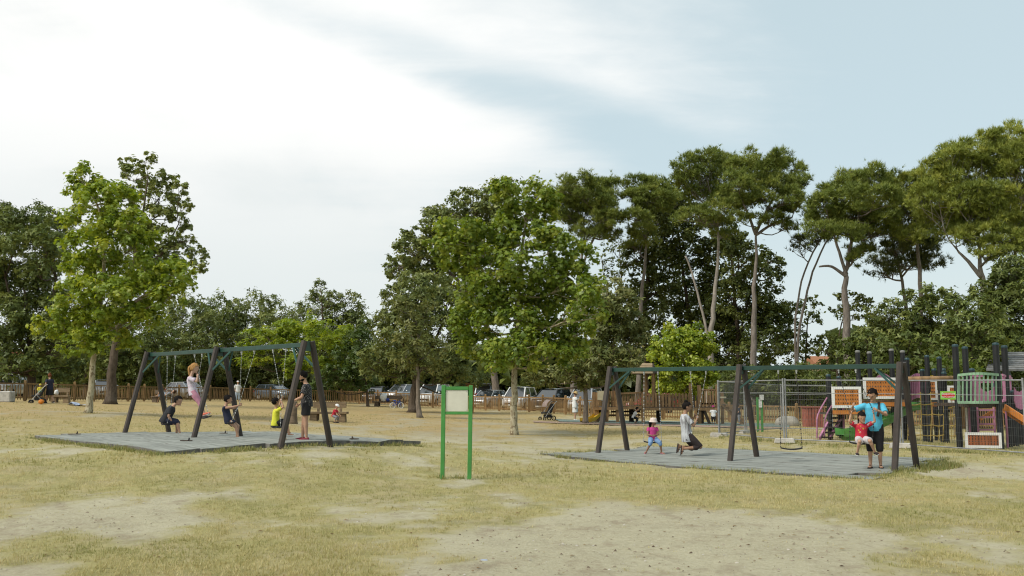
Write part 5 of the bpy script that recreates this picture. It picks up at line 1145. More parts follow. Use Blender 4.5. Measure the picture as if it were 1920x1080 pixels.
def build_fences():
    M('wood_fence_left', (.215, .135, .058), .85, .3, 8, .3, 60, stretch=(1, 1, .2), objvar=.2)
    picket_fence('dark weathered picket fence closing the lawn behind the left swings', [(-90, 53), (52, 56), (150, 60), (269, 67), (403, 75), (510, 79), (640, 80)], 'wood_fence_left', 1)
    picket_fence('orange-brown picket fence in front of the parked cars', [(640, 80), (765, 76.5), (890, 72.5), (1010, 65.5), (1077, 60), (1125, 58)], 'wood_fence', 2)
    picket_fence('picket fence seen under the play bridge and behind the mesh panels', [(1125, 58.4), (1230, 59), (1340, 58), (1431, 58), (1500, 57), (1600, 55), (1700, 53), (1800, 50), (1930, 46)], 'wood_fence', 3)
    P0 = G(1348, 35); P1 = G(1471, 30.8); P2 = G(1689, 28.6); P3 = G(1925, 25.0); P4 = G(1397, 38.3); P5 = G(1466, 42.2); P6 = G(1562, 41.5)
    off = Vector((.07, 0, 0))
    mesh_panel(P0, P1, 'grey mesh fence panel turning the corner by the wooden play bridge'); mesh_panel(P1 + off, P2, 'grey mesh fence panel in front of the left play tower')
    mesh_panel(P2 + off, P3, 'grey mesh fence panel in front of the climbing net, cut by the right edge')
    mesh_panel(P0 + Vector((.05, .08, 0)), P4, 'narrow mesh fence panel running back from the corner post'); mesh_panel(P4 + off, P5, 'mesh fence panel behind the small green sign'); mesh_panel(P5 + off, P6, 'farthest mesh fence panel, ending behind the pink stair')
    for p, a, l in ((P0, -.5, 'concrete fence foot under the corner post of the mesh fence'), (P1, -.3, 'concrete fence foot behind the empty swing seat'), (P2, -.5, 'concrete fence foot beside the last leg of the right swing set'), (P4, .8, 'concrete fence foot of the panel running back from the corner')):
        foot_block(p + Vector((0, -.02, 0)), a, l)
    # yellow clips are parts of the panels they hold
# ------------------------------------------------------------------ cars
def car_protos():
    paints = {}
    def paint(n, c, met=.3):
        m = bpy.data.materials.new('car_' + n); m.use_nodes = True; b = m.node_tree.nodes['Principled BSDF']; b.inputs['Base Color'].default_value = (*c, 1); b.inputs['Roughness'].default_value = .28; b.inputs['Metallic'].default_value = met
        b.inputs['Coat Weight'].default_value = .6; paints[n] = m; return m
    paint('silver', (.42, .44, .45), .55); paint('white', (.68, .69, .68), 0); paint('dark', (.035, .04, .05), .3); paint('black', (.015, .016, .018), .2); paint('bluegrey', (.12, .16, .21), .5); paint('red', (.38, .03, .03), .1); paint('grey', (.16, .17, .17), .5)
    g = bpy.data.materials.new('car_glass'); g.use_nodes = True; b = g.node_tree.nodes['Principled BSDF']; b.inputs['Base Color'].default_value = (.02, .026, .03, 1); b.inputs['Roughness'].default_value = .06; b.inputs['Specular IOR Level'].default_value = .9; b.inputs['Coat Weight'].default_value = 1.0
    M('tyre', (.018, .018, .018), .85); M('rim', (.35, .36, .36), .35, metal=.7); M('lamp_clear', (.62, .64, .64), .15, spec=.8); M('lamp_red', (.30, .015, .012), .2); M('car_trim', (.02, .02, .021), .6); M('plate', (.62, .62, .58), .5)
    return paints, g
# style: length, half-width, belt z, roof z, list of side profile stations (x from front, z bottom, z belt, halfwidth)
STYLES = {'hatch': dict(L=4.0, W=.86, zb=.90, zr=1.46, hood=.98, ws=(1.00, 1.75), rw=(3.35, 3.88), nose=.70, tail=.92),
          'mpv': dict(L=4.4, W=.91, zb=1.00, zr=1.78, hood=.80, ws=(.80, 1.70), rw=(4.05, 4.33), nose=.80, tail=1.0),
          'suv': dict(L=4.5, W=.92, zb=1.02, zr=1.70, hood=1.05, ws=(1.15, 1.95), rw=(3.90, 4.35), nose=.90, tail=1.0)}
def car(label, u, D, head, style, pn, paints, glass, open_hatch=False):
    """head: direction the nose points to (angle in the ground plane)"""
    S = STYLES[style]; c = G(u, D); root = empty('parked_car', c, label, 'car', 'cars parked beyond the fence', 0)
    X = Vector((math.cos(head), math.sin(head), 0)); Y = Vector((-X.y, X.x, 0)); L = S['L']; W = S['W']; pt = paints[pn]
    def w(x, y, z): return c + X * (L / 2 - x) + Y * y + Z3 * z
    # lower body lofted along its length
    st = [(0, .38, S['nose'] - .12, W * .66), (.10, .28, S['nose'], W * .84), (.45, .24, S['nose'] + .09, W * .96), (S['ws'][0], .22, S['zb'], W), (L * .5, .22, S['zb'] + .02, W), (L * .75, .22, S['zb'] + .03, W), (L - .35, .26, S['zb'] + .03, W * .97), (L - .08, .32, S['tail'], W * .88), (L, .42, S['tail'] - .14, W * .74)]
    mb = MB(); ring = []
    for x, z0, z1, hw in st:
        zm = z0 + (z1 - z0) * .55
        prof = [(-hw * .90, z0), (-hw, z0 + .12), (-hw * 1.01, zm), (-hw * .985, z1 - .10), (-hw * .90, z1), (0, z1 + .03), (hw * .90, z1), (hw * .985, z1 - .10), (hw * 1.01, zm), (hw, z0 + .12), (hw * .90, z0)]
        ring.append([w(x, y, z) for y, z in prof])
    V = [p for r in ring for p in r]; k = len(ring[0]); n = len(ring)
    Fs = [(i * k + j, i * k + (j + 1) % k, (i + 1) * k + (j + 1) % k, (i + 1) * k + j) for i in range(n - 1) for j in range(k)] + [tuple(range(k))[::-1], tuple((n - 1) * k + j for j in range(k))]
    mb.add(V, Fs); mb.build('body', pt, root, smooth=True)
    # greenhouse: base at the belt, roof narrower
    b0, b1 = S['ws'][0], S['rw'][1]; r0, r1 = S['ws'][1], S['rw'][0]; zb, zr = S['zb'] + .01, S['zr']; bw, rw = W * .90, W * .70
    def q(x, y, z): return w(x, y, z)
    base = [q(b0, -bw, zb), q(b0, bw, zb), q(b1, bw, zb), q(b1, -bw, zb)]; rf = [q(r0, -rw, zr - .05), q(r0, rw, zr - .05), q(r1, rw, zr - .05), q(r1, -rw, zr - .05)]
    mb = MB(); mb.add([base[0], base[1], rf[1], rf[0]], [(0, 1, 2, 3)]); o = mb.build('windscreen', glass, root)
    mb = MB(); mb.add([base[2], base[3], rf[3], rf[2]], [(0, 1, 2, 3)]); mb.build('rear_window', glass, root)
    for a, b_, e, f in ((base[1], base[2], rf[2], rf[1]), (base[3], base[0], rf[0], rf[3])):
        mb = MB(); mb.add([a, b_, e, f], [(0, 1, 2, 3)]); mb.build('side_window', glass, root)
    mb = MB(); nn = 9; V = []
    for i in range(nn):
        t = i / (nn - 1); x = r0 - .06 + (r1 - r0 + .12) * t; zc = zr - .055 + .055 * math.sin(math.pi * (.12 + .76 * t)); V += [q(x, -rw - .02, zc - .03), q(x, -rw * .6, zc + .025), q(x, 0, zc + .035), q(x, rw * .6, zc + .025), q(x, rw + .02, zc - .03)]
    mb.add(V, [(i * 5 + j, i * 5 + j + 1, i * 5 + 6 + j, i * 5 + 5 + j) for i in range(nn - 1) for j in range(4)]); mb.build('roof', pt, root, smooth=True)
    mb = MB()
    for s in (-1, 1):
        mb.bar(q(b0, s * bw, zb), q(r0, s * rw, zr - .03), .075, .06); mb.bar(q(b1, s * bw, zb), q(r1, s * rw, zr - .03), .10, .07)
        mx = (b0 + b1) / 2 + .1; mb.bar(q(mx, s * bw * 1.005, zb), q(mx, s * rw * 1.01, zr - .04), .07, .04); mb.bar(q(r0, s * (rw + .005), zr - .05), q(r1, s * (rw + .005), zr - .05), .05, .05)
    mb.build('pillars', pt, root)
    for s in (-1, 1):
        for x in (L * .19, L * .80):
            mb = MB(); mb.tube([w(x, s * (W - .20), .31), w(x, s * (W - .17), .31), w(x, s * (W + .01), .31), w(x, s * (W + .015), .31)], [.27, .315, .315, .27], 16); t = mb.build('wheel', MATS['tyre'], root)
            mb = MB(); mb.tube([w(x, s * (W - .02), .31), w(x, s * (W + .024), .31)], [.20, .17], 12); mb.build('rim', MATS['rim'], t)
        mb = MB(); mb.ell(w(.20, s * W * .68, S['nose'] - .06), (.16, .17, .085), (X, Y, Z3), 10, 6); mb.build('headlight', MATS['lamp_clear'], root, smooth=True)
        mb = MB(); mb.box(w(L - .10, s * W * .80, S['tail'] - .08), (.12, .16, .24), (X, Y, Z3)); mb.build('tail_light', MATS['lamp_red'], root, bevel=.02)
        mb = MB(); mb.ell(w(b0 + .28, s * (W + .10), zb + .08), (.07, .11, .075), (X, Y, Z3), 8, 6); mb.build('mirror', pt, root, smooth=True)
    mb = MB(); mb.box(w(.05, 0, .50), (.12, W * 1.1, .15), (X, Y, Z3)); mb.build('grille', MATS['car_trim'], root)
    mb = MB(); mb.box(w(-.015, 0, .40), (.02, .50, .11), (X, Y, Z3)); mb.build('number_plate', MATS['plate'], root)
    if open_hatch:
        mb = MB(); mb.bar(q(r1, 0, zr), q(r1 + .75, 0, zr + .12), W * 1.3, .06); mb.build('tailgate', pt, root, bevel=.02)
def build_cars():
    pa, gl = car_protos(); A = lambda d: R(d)
    L = [('silver-blue car behind the fence and the standing girl, left', 350, 82, -35, 'hatch', 'silver'), ('dark blue-grey hatchback in side view behind the two left swings in use', 515, 90, -28, 'hatch', 'bluegrey'),
         ('dark car half hidden by foliage, left of the long bench', 706, 88, -100, 'hatch', 'dark'), ('silver-grey people carrier behind the long wooden bench by the fence', 755, 88, -120, 'suv', 'silver'),
         ('white people carrier with a big windscreen, left of the notice board', 812, 82, -108, 'mpv', 'white'), ('pale car with raised tailgate behind the notice board', 905, 90, 95, 'mpv', 'grey'),
         ('silver hatchback right of the notice board', 917, 79, -118, 'hatch', 'silver'), ('white van-like car behind the trunk of the big plane tree', 974, 77, -108, 'mpv', 'white'),
         ('dark car with roof bars left of the woman in white', 1034, 73, -118, 'suv', 'black'), ('silver people carrier behind the woman in white', 1098, 71, -110, 'mpv', 'silver'),
         ('red car glimpsed through the railing of the wooden play bridge', 1222, 74, 180, 'hatch', 'red'), ('white car in the shade behind the fence, left of the tall sparse plane', 192, 78, -60, 'hatch', 'white'),
         ('white van in the shade at the left edge', 12, 74, -80, 'mpv', 'white')]
    for lab, u, D, h, st, pn in L: car(lab, u, D, A(h), st, pn, pa, gl, 'tailgate' in lab)
    # car park surface beyond the fence
# ------------------------------------------------------------------ small things by the fence
def wheel(mb, c, r, axis, t=.03):
    c = Vector(c); a = Vector(axis).normalized(); x = a.orthogonal().normalized(); y = a.cross(x); n = 14; pts = [c + x * r * math.cos(6.283 * i / n) + y * r * math.sin(6.283 * i / n) for i in range(n + 1)]
    mb.tube(pts, t, 5, caps=False, side=a)
    for i in range(0, n, 2): mb.bar(c, pts[i], .008, .008)
def stroller(label, u, D, head, shade, flat=False):
    c = G(u, D); X = Vector((math.cos(head), math.sin(head), 0)); Y = Vector((-X.y, X.x, 0)); root = empty('stroller', c, label, 'stroller', 'strollers')
    def w(x, y, z): return c + X * x + Y * y + Z3 * z
    for s in (-1, 1):
        for x, r in ((.32, .09), (-.28, .12)):
            mb = MB(); wheel(mb, w(x, s * .24, r), r, Y); mb.build('wheel', MATS['tyre'], root)
        mb = MB(); mb.tube([w(.32, s * .24, .10), w(.05, s * .25, .48), w(-.42, s * .25, 1.02), w(-.50, s * .25, 1.04)], .014, 6); mb.tube([w(-.28, s * .24, .13), w(.10, s * .25, .52)], .014, 6); mb.build('frame', MATS['zinc'], root)
    mb = MB(); mb.tube([w(-.50, -.25, 1.04), w(-.50, .25, 1.04)], .018, 6); mb.build('handle', MATS['rubber_black'], root)
    mb = MB(); mb.prism([w(.30, -.20, .36), w(.30, -.20, .46), w(-.08, -.20, .46), w(-.34, -.20, .92), w(-.40, -.20, .90), w(-.16, -.20, .36)], Y * .40); mb.build('seat', MATS['rubber_black'], root, bevel=.02)
    mb = MB(); pts = []
    for i in range(7):
        t = i / 6; a = R(100) + t * R(-95); pts.append([w(-.22 + .42 * math.cos(a), y, .72 + .42 * math.sin(a)) for y in (-.25, -.12, .12, .25)])
    V = [p for r in pts for p in r]; V += [p + Z3 * -.012 for p in V]; m = len(pts) * 4
    Fs = [(i * 4 + j, i * 4 + j + 1, i * 4 + 5 + j, i * 4 + 4 + j) for i in range(6) for j in range(3)]; Fs += [tuple(m + q for q in f[::-1]) for f in Fs]
    mb.add(V, Fs); mb.build('canopy', shade, root, smooth=True)
    mb = MB(); mb.box(w(-.05, 0, .24), (.42, .34, .18), (X, Y, Z3)); mb.build('basket', MATS['rubber_black'], root, bevel=.03)
    return root
def build_bits():
    M('shade_brown', (.22, .17, .155), .8); M('cloth_blue', (.34, .40, .52), .85, .3, 9); M('cloth_white', (.66, .67, .66), .85, .12, 9); M('toy_orange', (.62, .20, .02), .5); M('bag_white', (.70, .71, .70), .6, .1, 9); M('bag_blue', (.03, .06, .30), .6); M('bike_blue', (.02, .07, .36), .4); M('post_orange', (.42, .19, .06), .8, .3, 6)
    stroller('black stroller with a brown canopy standing alone in front of the picket fence', 1026, 54, R(-150), MATS['shade_brown'])
    stroller('dark stroller with a blue and white cloth over it, beside the woman in navy', 70, 54, R(200), MATS['cloth_blue'])
    def blob(name, label, cat, c, r, mat, seed, parent=None):
        mb = MB(); mb.ell(c, r, n=12, m=8); rng = random.Random(seed); mb.V = [tuple(Vector(v) + Vector((rng.gauss(0, .08) * r[0], rng.gauss(0, .08) * r[1], rng.gauss(0, .1) * r[2]))) for v in mb.V]
        o = mb.build(name, MATS[mat], None, Vector(c) - Z3 * r[2], smooth=True); tag(o, label, cat); return o
    b = G(146, 53.5); mb = MB(); rng = random.Random(4); V = []
    for i in range(9):
        for j in range(5): V.append(b + Vector((-.5 + i * .125 * 1.05, -.3 + j * .15 + .05 * rng.random(), .05 + (.16 * max(0, math.sin(i * .9)) if i < 6 else .05) * rng.random() + .05 * (i < 4))))
    k = len(V); mb.add(V + [v - Z3 * .04 for v in V], [(i * 5 + j, i * 5 + j + 1, i * 5 + 6 + j, i * 5 + 5 + j) for i in range(8) for j in range(4)] + [(k + i * 5 + 5 + j, k + i * 5 + 6 + j, k + i * 5 + j + 1, k + i * 5 + j) for i in range(8) for j in range(4)])
    o = mb.build('towel', MATS['cloth_blue'], None, b, smooth=True); tag(o, 'crumpled pale blue towel on the dry grass left of the plane trunk', 'towel')
    blob('ball', 'small orange ball on the grass under the stroller by the woman in navy', 'ball', G(77, 53) + Z3 * .14, (.15, .15, .13), 'toy_orange', 1)
    blob('plastic_bag', 'white plastic bag standing on the long bench by the fence', 'bag', G(719, 72.9) + Z3 * .72, (.26, .16, .30), 'bag_white', 2)
    blob('cloth_bag', 'small blue bag beside the white bag on the long bench', 'bag', G(727, 72.8) + Z3 * .53, (.14, .12, .12), 'bag_blue', 3)
    blob('plastic_bag', 'small white bag on the bench beside the woman in navy', 'bag', G(105, 55.9) + Z3 * .58, (.12, .12, .16), 'bag_white', 5)
    blob('litter', 'scrap of pale blue litter on the bare sand in the foreground', 'litter', G(907, 10.9) + Z3 * .012, (.055, .03, .014), 'cloth_blue', 6)
    # child's bicycle by the long bench
    c = G(744, 70); root = empty('child_bicycle', c, 'small blue and white child bicycle leaning by the long bench', 'bicycle'); X = Vector((.9, .42, 0)); Y = Vector((-.42, .9, 0))
    def w(x, z, y=0): return c + X * x + Y * y + Z3 * z
    for x in (-.32, .32):
        mb = MB(); wheel(mb, w(x, .2), .2, Y, .026); mb.build('wheel', MATS['cloth_white'], root)
    mb = MB(); mb.tube([w(-.32, .2), w(-.05, .24), w(.24, .50), w(.20, .56)], .024, 6); mb.tube([w(-.05, .24), w(-.16, .52)], .024, 6); mb.tube([w(-.32, .2), w(-.14, .46), w(.24, .48)], .022, 6); mb.tube([w(.32, .2), w(.22, .56)], .024, 6); mb.build('frame', MATS['bike_blue'], root)
    mb = MB(); mb.tube([w(.17, .66, -.2), w(.21, .60), w(.17, .66, .2)], .018, 6); mb.build('handlebar', MATS['rubber_black'], root); mb = MB(); mb.ell(w(-.17, .56), (.13, .07, .04), (X, Y, Z3)); mb.build('saddle', MATS['bike_blue'], root)
    # orange-brown post with a board behind the notice board
    c = G(880, 62); root = empty('trail_post', c, 'orange-brown wooden post with a small board behind the notice board', 'post'); t = P(886, 718, 62)
    mb = MB(); mb.box((t.x, 62, (c.z + t.z) / 2), (.16, .12, t.z - c.z)); mb.build('post', MATS['post_orange'], root); mb = MB(); mb.box((t.x - .22, 61.9, t.z - .18), (.55, .05, .34)); mb.build('board', MATS['post_orange'], root, bevel=.02)
    # buildings glimpsed between the trees
    M('render_white', (.55, .55, .53), .9); M('roof_orange', (.27, .12, .06), .9, .25, 10); M('wall_ochre', (.42, .33, .20), .9); M('brick_wall', (.22, .085, .05), .9, .2, 12); M('pane_dark', (.04, .05, .06), .2); M('roof_grey', (.30, .31, .31), .9)
    def house(label, u0, u1, vt, ve, D, wall, roof, flat=False, nwin=3):
        a = G(u0, D); b = G(u1, D); zt = P(u0, vt, D).z; ze = P(u0, ve, D).z; c = (a + b) / 2; zb = min(a.z, b.z) - .3; root = empty('house', Vector((c.x, c.y, zb)), label, 'building'); wd = b.x - a.x
        mb = MB(); mb.box((c.x, D + 3, (zb + ze) / 2), (wd, 6, ze - zb)); mb.build('wall', MATS[wall], root)
        if flat: mb = MB(); mb.box((c.x, D + 3, (ze + zt) / 2), (wd + .5, 6.5, zt - ze)); mb.build('roof', MATS[roof], root)
        else: mb = MB(); mb.prism([(a.x - .4, D - .4, ze), (a.x - .4, D + 6.4, ze), (a.x - .4, D + 3, zt)], (wd + .8, 0, 0)); mb.build('roof', MATS[roof], root)
        for i in range(nwin):
            x = a.x + wd * (i + .5) / nwin
            for z in (ze - 1.5, ze - 4.3):
                if z - .8 < zb: continue
                mb = MB(); mb.box((x, D - .03, z), (1.0, .1, 1.3)); f = mb.build('window', MATS['white_paint'], root); mb = MB(); mb.box((x, D - .06, z), (.84, .1, 1.14)); mb.build('pane', MATS['pane_dark'], f)
    house('white flat-roofed building glimpsed behind the flowering tree', 1165, 1225, 657, 668, 112, 'render_white', 'roof_grey', True)
    house('house with an orange tiled roof glimpsed between the pines', 1540, 1600, 666, 686, 112, 'wall_ochre', 'roof_orange')
    house('brick building deep in the shade at the left edge', -30, 45, 660, 690, 100, 'brick_wall', 'brick_wall', True)
    # shingled hut at the right edge
    c = G(1905, 48); D = 48; root = empty('shingled_hut', c, 'hut with a grey shingled roof on blue-grey posts behind the right play tower', 'hut')
    rows = 9; a0 = P(1859, 660, D + 1.6); a1 = P(1849, 693, D - .2); xr = P(1975, 690, D).x
    for i in range(rows):
        t0 = i / rows; t1 = (i + 1) / rows; p = a0.lerp(a1, t0); q = a0.lerp(a1, t1 + .02); mb = MB(); o_ = Vector((0, -.02, .03)) * (1 if i % 2 else .6)
        mb.add([p + o_ * .2, Vector((xr - .6 + .25 * t0, p.y, p.z)) + o_ * .2, Vector((xr - .6 + .25 * t1, q.y, q.z)) + o_ + Z3 * .03, q + o_ + Z3 * .03, p - Z3 * .05, Vector((xr - .6 + .25 * t0, p.y, p.z - .05)), Vector((xr - .6 + .25 * t1, q.y, q.z - .05)), q - Z3 * .05],
               [(0, 3, 2, 1), (3, 7, 6, 2), (0, 4, 7, 3), (4, 5, 6, 7), (1, 2, 6, 5), (0, 1, 5, 4)]); mb.build('shingle_course', M('shingle_%d' % (i % 3), [(.20, .205, .205), (.26, .262, .255), (.16, .165, .17)][i % 3], .9, .3, 9, .4, 30, stretch=(.4, 1, 1)), root)
    for u in (1868, 1897, 1940):
        f = G(u, D + .2); mb = MB(); mb.box((f.x, f.y, (f.z + a1.z) / 2 - .05), (.16, .16, a1.z - f.z)); mb.build('post', M('hut_post', (.10, .135, .16), .7, .2, 5), root)
    mb = MB(); mb.box((c.x + .4, D + 2.2, c.z + .8), (3.6, .1, 1.8)); mb.build('back_wall', MATS['wood_dark'], root)
    # a boulder, a bin and a small sign inside the mesh fence
    c = G(1476, 52); mb = MB(); mb.ell(c + Z3 * .12, (.66, .45, .42), n=16, m=10); mb.V = [tuple(Vector(v) + (Vector(v) - c) * .22 * (fbm(v[0] * 2.1, v[2] * 2.3 + v[1], 9) - .5)) for v in mb.V]
    o = mb.build('boulder', MATS['rock'], None, c, smooth=True); tag(o, 'big pale rounded boulder in front of the fence, behind the empty swing', 'boulder')
    c = G(1610, 50); mb = MB(); mb.ell(c + Z3 * .10, (.42, .35, .30), n=14, m=9); o = mb.build('boulder', MATS['rock'], None, c, smooth=True); tag(o, 'smaller pale boulder behind the legs of the orange play panel', 'boulder')
    c = G(1524, 50); root = empty('litter_bin', c, 'red-brown slatted litter bin beyond the mesh fence', 'bin')
    for i in range(6):
        mb = MB(); mb.box(c + Vector((-.37 + .15 * i, 0, .50)), (.125, .7, 1.0)); mb.build('slat', MATS['bin_red'], root)
    mb = MB(); mb.box(c + Z3 * 1.03, (.98, .78, .07)); mb.build('lid', MATS['bin_red'], root)
    D = 40; c = G(1426, D); root = empty('small_sign', c, 'small green two-post sign with white notices inside the mesh fence', 'sign')
    for u, vt in ((1421.5, 745), (1429.5, 740)):
        f = G(u, D); t = P(u, vt, D); mb = MB(); mb.box((f.x, D, (f.z + t.z) / 2), (.08, .08, t.z - f.z)); mb.build('post', MATS['sign_green'], root)
    for (u0, v0, u1, v1, dd) in ((1424, 740, 1432, 750, -.09), (1422.5, 749, 1428.8, 764, -.06)):
        a = P(u0, v0, D + dd); b = P(u1, v1, D + dd); mb = MB(); mb.box(((a.x + b.x) / 2, D + dd, (a.z + b.z) / 2), (b.x - a.x, .02, a.z - b.z)); mb.build('notice', MATS['paper'], root)
    # rubber path and sand path under the wooden play bridge
    M('path_teal', (.150, .205, .185), .9, .15, 3, .3, 60); M('path_pink', (.300, .215, .165), .9, .15, 3, .3, 60)
    def strip(name, pts0, pts1, mat, dz):
        V = []; n = 40
        for i in range(n + 1):
            t = i / n
            for (u0, d0, u1, d1) in (pts0, pts1):
                g_ = G(u0 + (u1 - u0) * t, d0 + (d1 - d0) * t); g_.z += dz; V.append(g_)
        mb = MB(); mb.add(V, [(2 * i, 2 * i + 1, 2 * i + 3, 2 * i + 2) for i in range(n)]); tag(mb.build(name, MATS[mat], None, V[0]), kind='structure')
    strip('rubber_path', (1050, 51.0, 1480, 48.2), (1040, 55.5, 1480, 56.0), 'path_teal', .03)
    strip('footpath', (1000, 48.5, 1480, 45.4), (1000, 51.2, 1480, 48.3), 'path_pink', .022)
# ------------------------------------------------------------------ people
SKIN = {}
def skin(n, c):
    if n not in SKIN:
        m = M('skin_' + n, c, .55, .10, 9, spec=.3, objvar=.0); SKIN[n] = m
        m.node_tree.nodes['Principled BSDF'].inputs['Subsurface Weight'].default_value = .08
        m.node_tree.nodes['Principled BSDF'].inputs['Subsurface Radius'].default_value = (.02, .008, .004)
    return SKIN[n]
def remeshed(mb, vox, smooth=3):
    me = bpy.data.meshes.new('tmp'); me.from_pydata(mb.V, [], mb.Fc); me.update()
    o = bpy.data.objects.new('tmp', me); C.objects.link(o)
    r = o.modifiers.new('r', 'REMESH'); r.mode = 'VOXEL'; r.voxel_size = vox; r.use_smooth_shade = True
    s = o.modifiers.new('s', 'SMOOTH'); s.iterations = smooth; s.factor = .5
    dc = o.modifiers.new('d', 'DECIMATE'); dc.ratio = .38
    d = bpy.context.evaluated_depsgraph_get(); d.update()
    out = bpy.data.meshes.new_from_object(o.evaluated_get(d)); bpy.data.objects.remove(o); bpy.data.meshes.remove(me)
    return out
def cloth(mb, name, mat, root, vox, smooth=3):
    me = remeshed(mb, vox, smooth); me.name = name; l = wloc(root); me.transform(Matrix.Translation(-l)); me.materials.clear(); me.materials.append(mat)
    me.polygons.foreach_set('use_smooth', [True] * len(me.polygons))
    o = bpy.data.objects.new(name, me); C.objects.link(o); o.parent = root; return o
def ik(a, c, l1, l2, hint):
    """middle joint between a and c"""
    d = c - a; L = d.length
    if L > (l1 + l2) * .999: c = a + d * ((l1 + l2) * .999 / L); d = c - a; L = d.length
    x = (l1 * l1 - l2 * l2 + L * L) / (2 * L); h = math.sqrt(max(l1 * l1 - x * x, 0)); dn = d / L
    hv = hint - dn * hint.dot(dn)
    if hv.length < 1e-5: hv = dn.orthogonal()
    return a + dn * x + hv.normalized() * h, c
def person(label, pelvis, head, H, neck, headpos, hands, feet, kh=(1, 0, .2), eh=(-.4, 0, -.6), look=0.0, tilt=0.0, kid=False, sk='tan', build=1.0, wear=(), hair=('short', 'hair_dark'), shoes=None, hat=None,
           curl=.35, toes=None, vox=.013, spread=None, group='people at the playground', name='person', twist=0.0, beard=False, glasses=False, straps=None):
    """pelvis: world point; head: heading angle (deg); neck, headpos, hands[L,R], feet[L,R] (ankles): offsets (forward, left, up) from the pelvis"""
    pelvis = Vector(pelvis); a = R(head); FW = Vector((math.cos(a), math.sin(a), 0)); LF = Vector((-FW.y, FW.x, 0))
    def w(o): return pelvis + FW * o[0] + LF * o[1] + Z3 * o[2]
    def dv(o): return FW * o[0] + LF * o[1] + Z3 * o[2]
    g = Vector((pelvis.x, pelvis.y, GZ(pelvis.x, pelvis.y))); root = empty(name, g, label, 'person', group)
    S = H * (1.0 if not kid else 1.0); hs = 1.0 if not kid else 1.22; b = build
    th, sh, ua, fa = .245 * H, .240 * H, .170 * H, .148 * H
    if kid: th *= .94; sh *= .94; ua *= .93; fa *= .93
    nk = w(neck); up = (nk - pelvis).normalized()
    ta = a + R(twist); LS = Vector((-math.sin(ta), math.cos(ta), 0)); LS = (LS - up * LS.dot(up)).normalized(); LP = (LF - up * LF.dot(up)).normalized(); fr = LS.cross(up)
    shw = .108 * H * (b * .4 + .6); hpw = .050 * H
    # head frame
    hp = w(headpos); la = ta + R(look); HF = Vector((math.cos(la) * math.cos(R(tilt)), math.sin(la) * math.cos(R(tilt)), math.sin(R(tilt)))); HL = Z3.cross(HF).normalized(); HU = HF.cross(HL)
    hh = .066 * H * hs; hax = (HF, HL, HU)
    # limbs
    sho = [nk - up * .035 * H + LS * (shw * s) for s in (1, -1)]; hip = [pelvis + LP * (hpw * s) for s in (1, -1)]
    hnd = [w(hands[0]), w(hands[1])]; ank = [w(feet[0]), w(feet[1])]; elb = []; kne = []
    for i in (0, 1):
        e, h_ = ik(sho[i], hnd[i], ua, fa, dv(eh[i] if hasattr(eh[0], '__len__') else (eh[0], eh[1] + (.5 if i == 0 else -.5), eh[2]))); elb.append(e); hnd[i] = h_
        k, f_ = ik(hip[i], ank[i], th, sh, dv(kh[i] if hasattr(kh[0], '__len__') else (kh[0], kh[1] + (.12 if i == 0 else -.12), kh[2]))); kne.append(k); ank[i] = f_
    fd = []
    for i in (0, 1):
        t = toes[i] if toes else (1, .15 if i == 0 else -.15, -.08); fd.append(dv(t).normalized())
    mb = MB()
    tw = lambda x: x * H * b
    mb.tube([pelvis - up * .045 * H, pelvis, pelvis + up * .07 * H, pelvis + (nk - pelvis) * .5, pelvis + (nk - pelvis) * .8, nk - up * .012 * H, nk + up * .012 * H],
            [(tw(.070), tw(.052)), (tw(.090), tw(.062)), (tw(.080), tw(.056)), (tw(.083), tw(.060)), (tw(.098), tw(.060)), (tw(.070), tw(.042)), (tw(.036), tw(.034))], 14, side=LS)
    mb.tube([nk - up * .03 * H, nk + (hp - nk) * .55, hp - HU * hh * .35], [.034 * H * hs ** .5, .030 * H * hs ** .5, .034 * H * hs ** .5], 10)
    mb.ell(hp + HU * hh * .18 - HF * hh * .06, (hh * .98, hh * .80, hh * .98), hax, 16, 12)
    mb.ell(hp - HU * hh * .48 + HF * hh * .22, (hh * .62, hh * .58, hh * .58), hax, 14, 10)
    mb.ell(hp + HF * hh * .92 - HU * hh * .10, (hh * .16, hh * .12, hh * .20), hax, 8, 6)
    mb.ell(hp + HF * hh * .78 - HU * hh * .98 + HU * hh * .12, (hh * .18, hh * .24, hh * .14), hax, 8, 6)
    for s in (1, -1): mb.ell(hp + HL * hh * .80 * s - HU * hh * .05 - HF * hh * .08, (hh * .16, hh * .07, hh * .24), hax, 8, 6)
    for i, s in ((0, 1), (1, -1)):
        A, E, W_ = sho[i], elb[i], hnd[i]
        mb.tube([A, A.lerp(E, .25), A.lerp(E, .6), E, E.lerp(W_, .25), E.lerp(W_, .6), W_], [.030 * H * b, .029 * H * b, .0255 * H * b, .0215 * H, .0225 * H * b, .0175 * H, .0140 * H], 10); mb.ell(A, .031 * H * b, n=10, m=8); mb.ell(E, .022 * H, n=8, m=6)
        A, K, N = hip[i], kne[i], ank[i]
        mb.tube([A + up * .01 * H, A.lerp(K, .2), A.lerp(K, .6), K, K.lerp(N, .25), K.lerp(N, .6), N], [.054 * H * b, .053 * H * b, .043 * H * b, .033 * H, .0345 * H * b, .0265 * H, .0205 * H], 12); mb.ell(K, .034 * H, n=10, m=8); mb.ell(A, .055 * H * b, n=10, m=8)
        d = fd[i]; u_ = (N - K).normalized() * -1; u_ = (u_ - d * u_.dot(d)).normalized() if (u_ - d * u_.dot(d)).length > .2 else Z3; sd = d.cross(u_)
        f0 = N - u_ * .028 * H - d * .030 * H; FL = .125 * H * (1.05 if kid else 1)
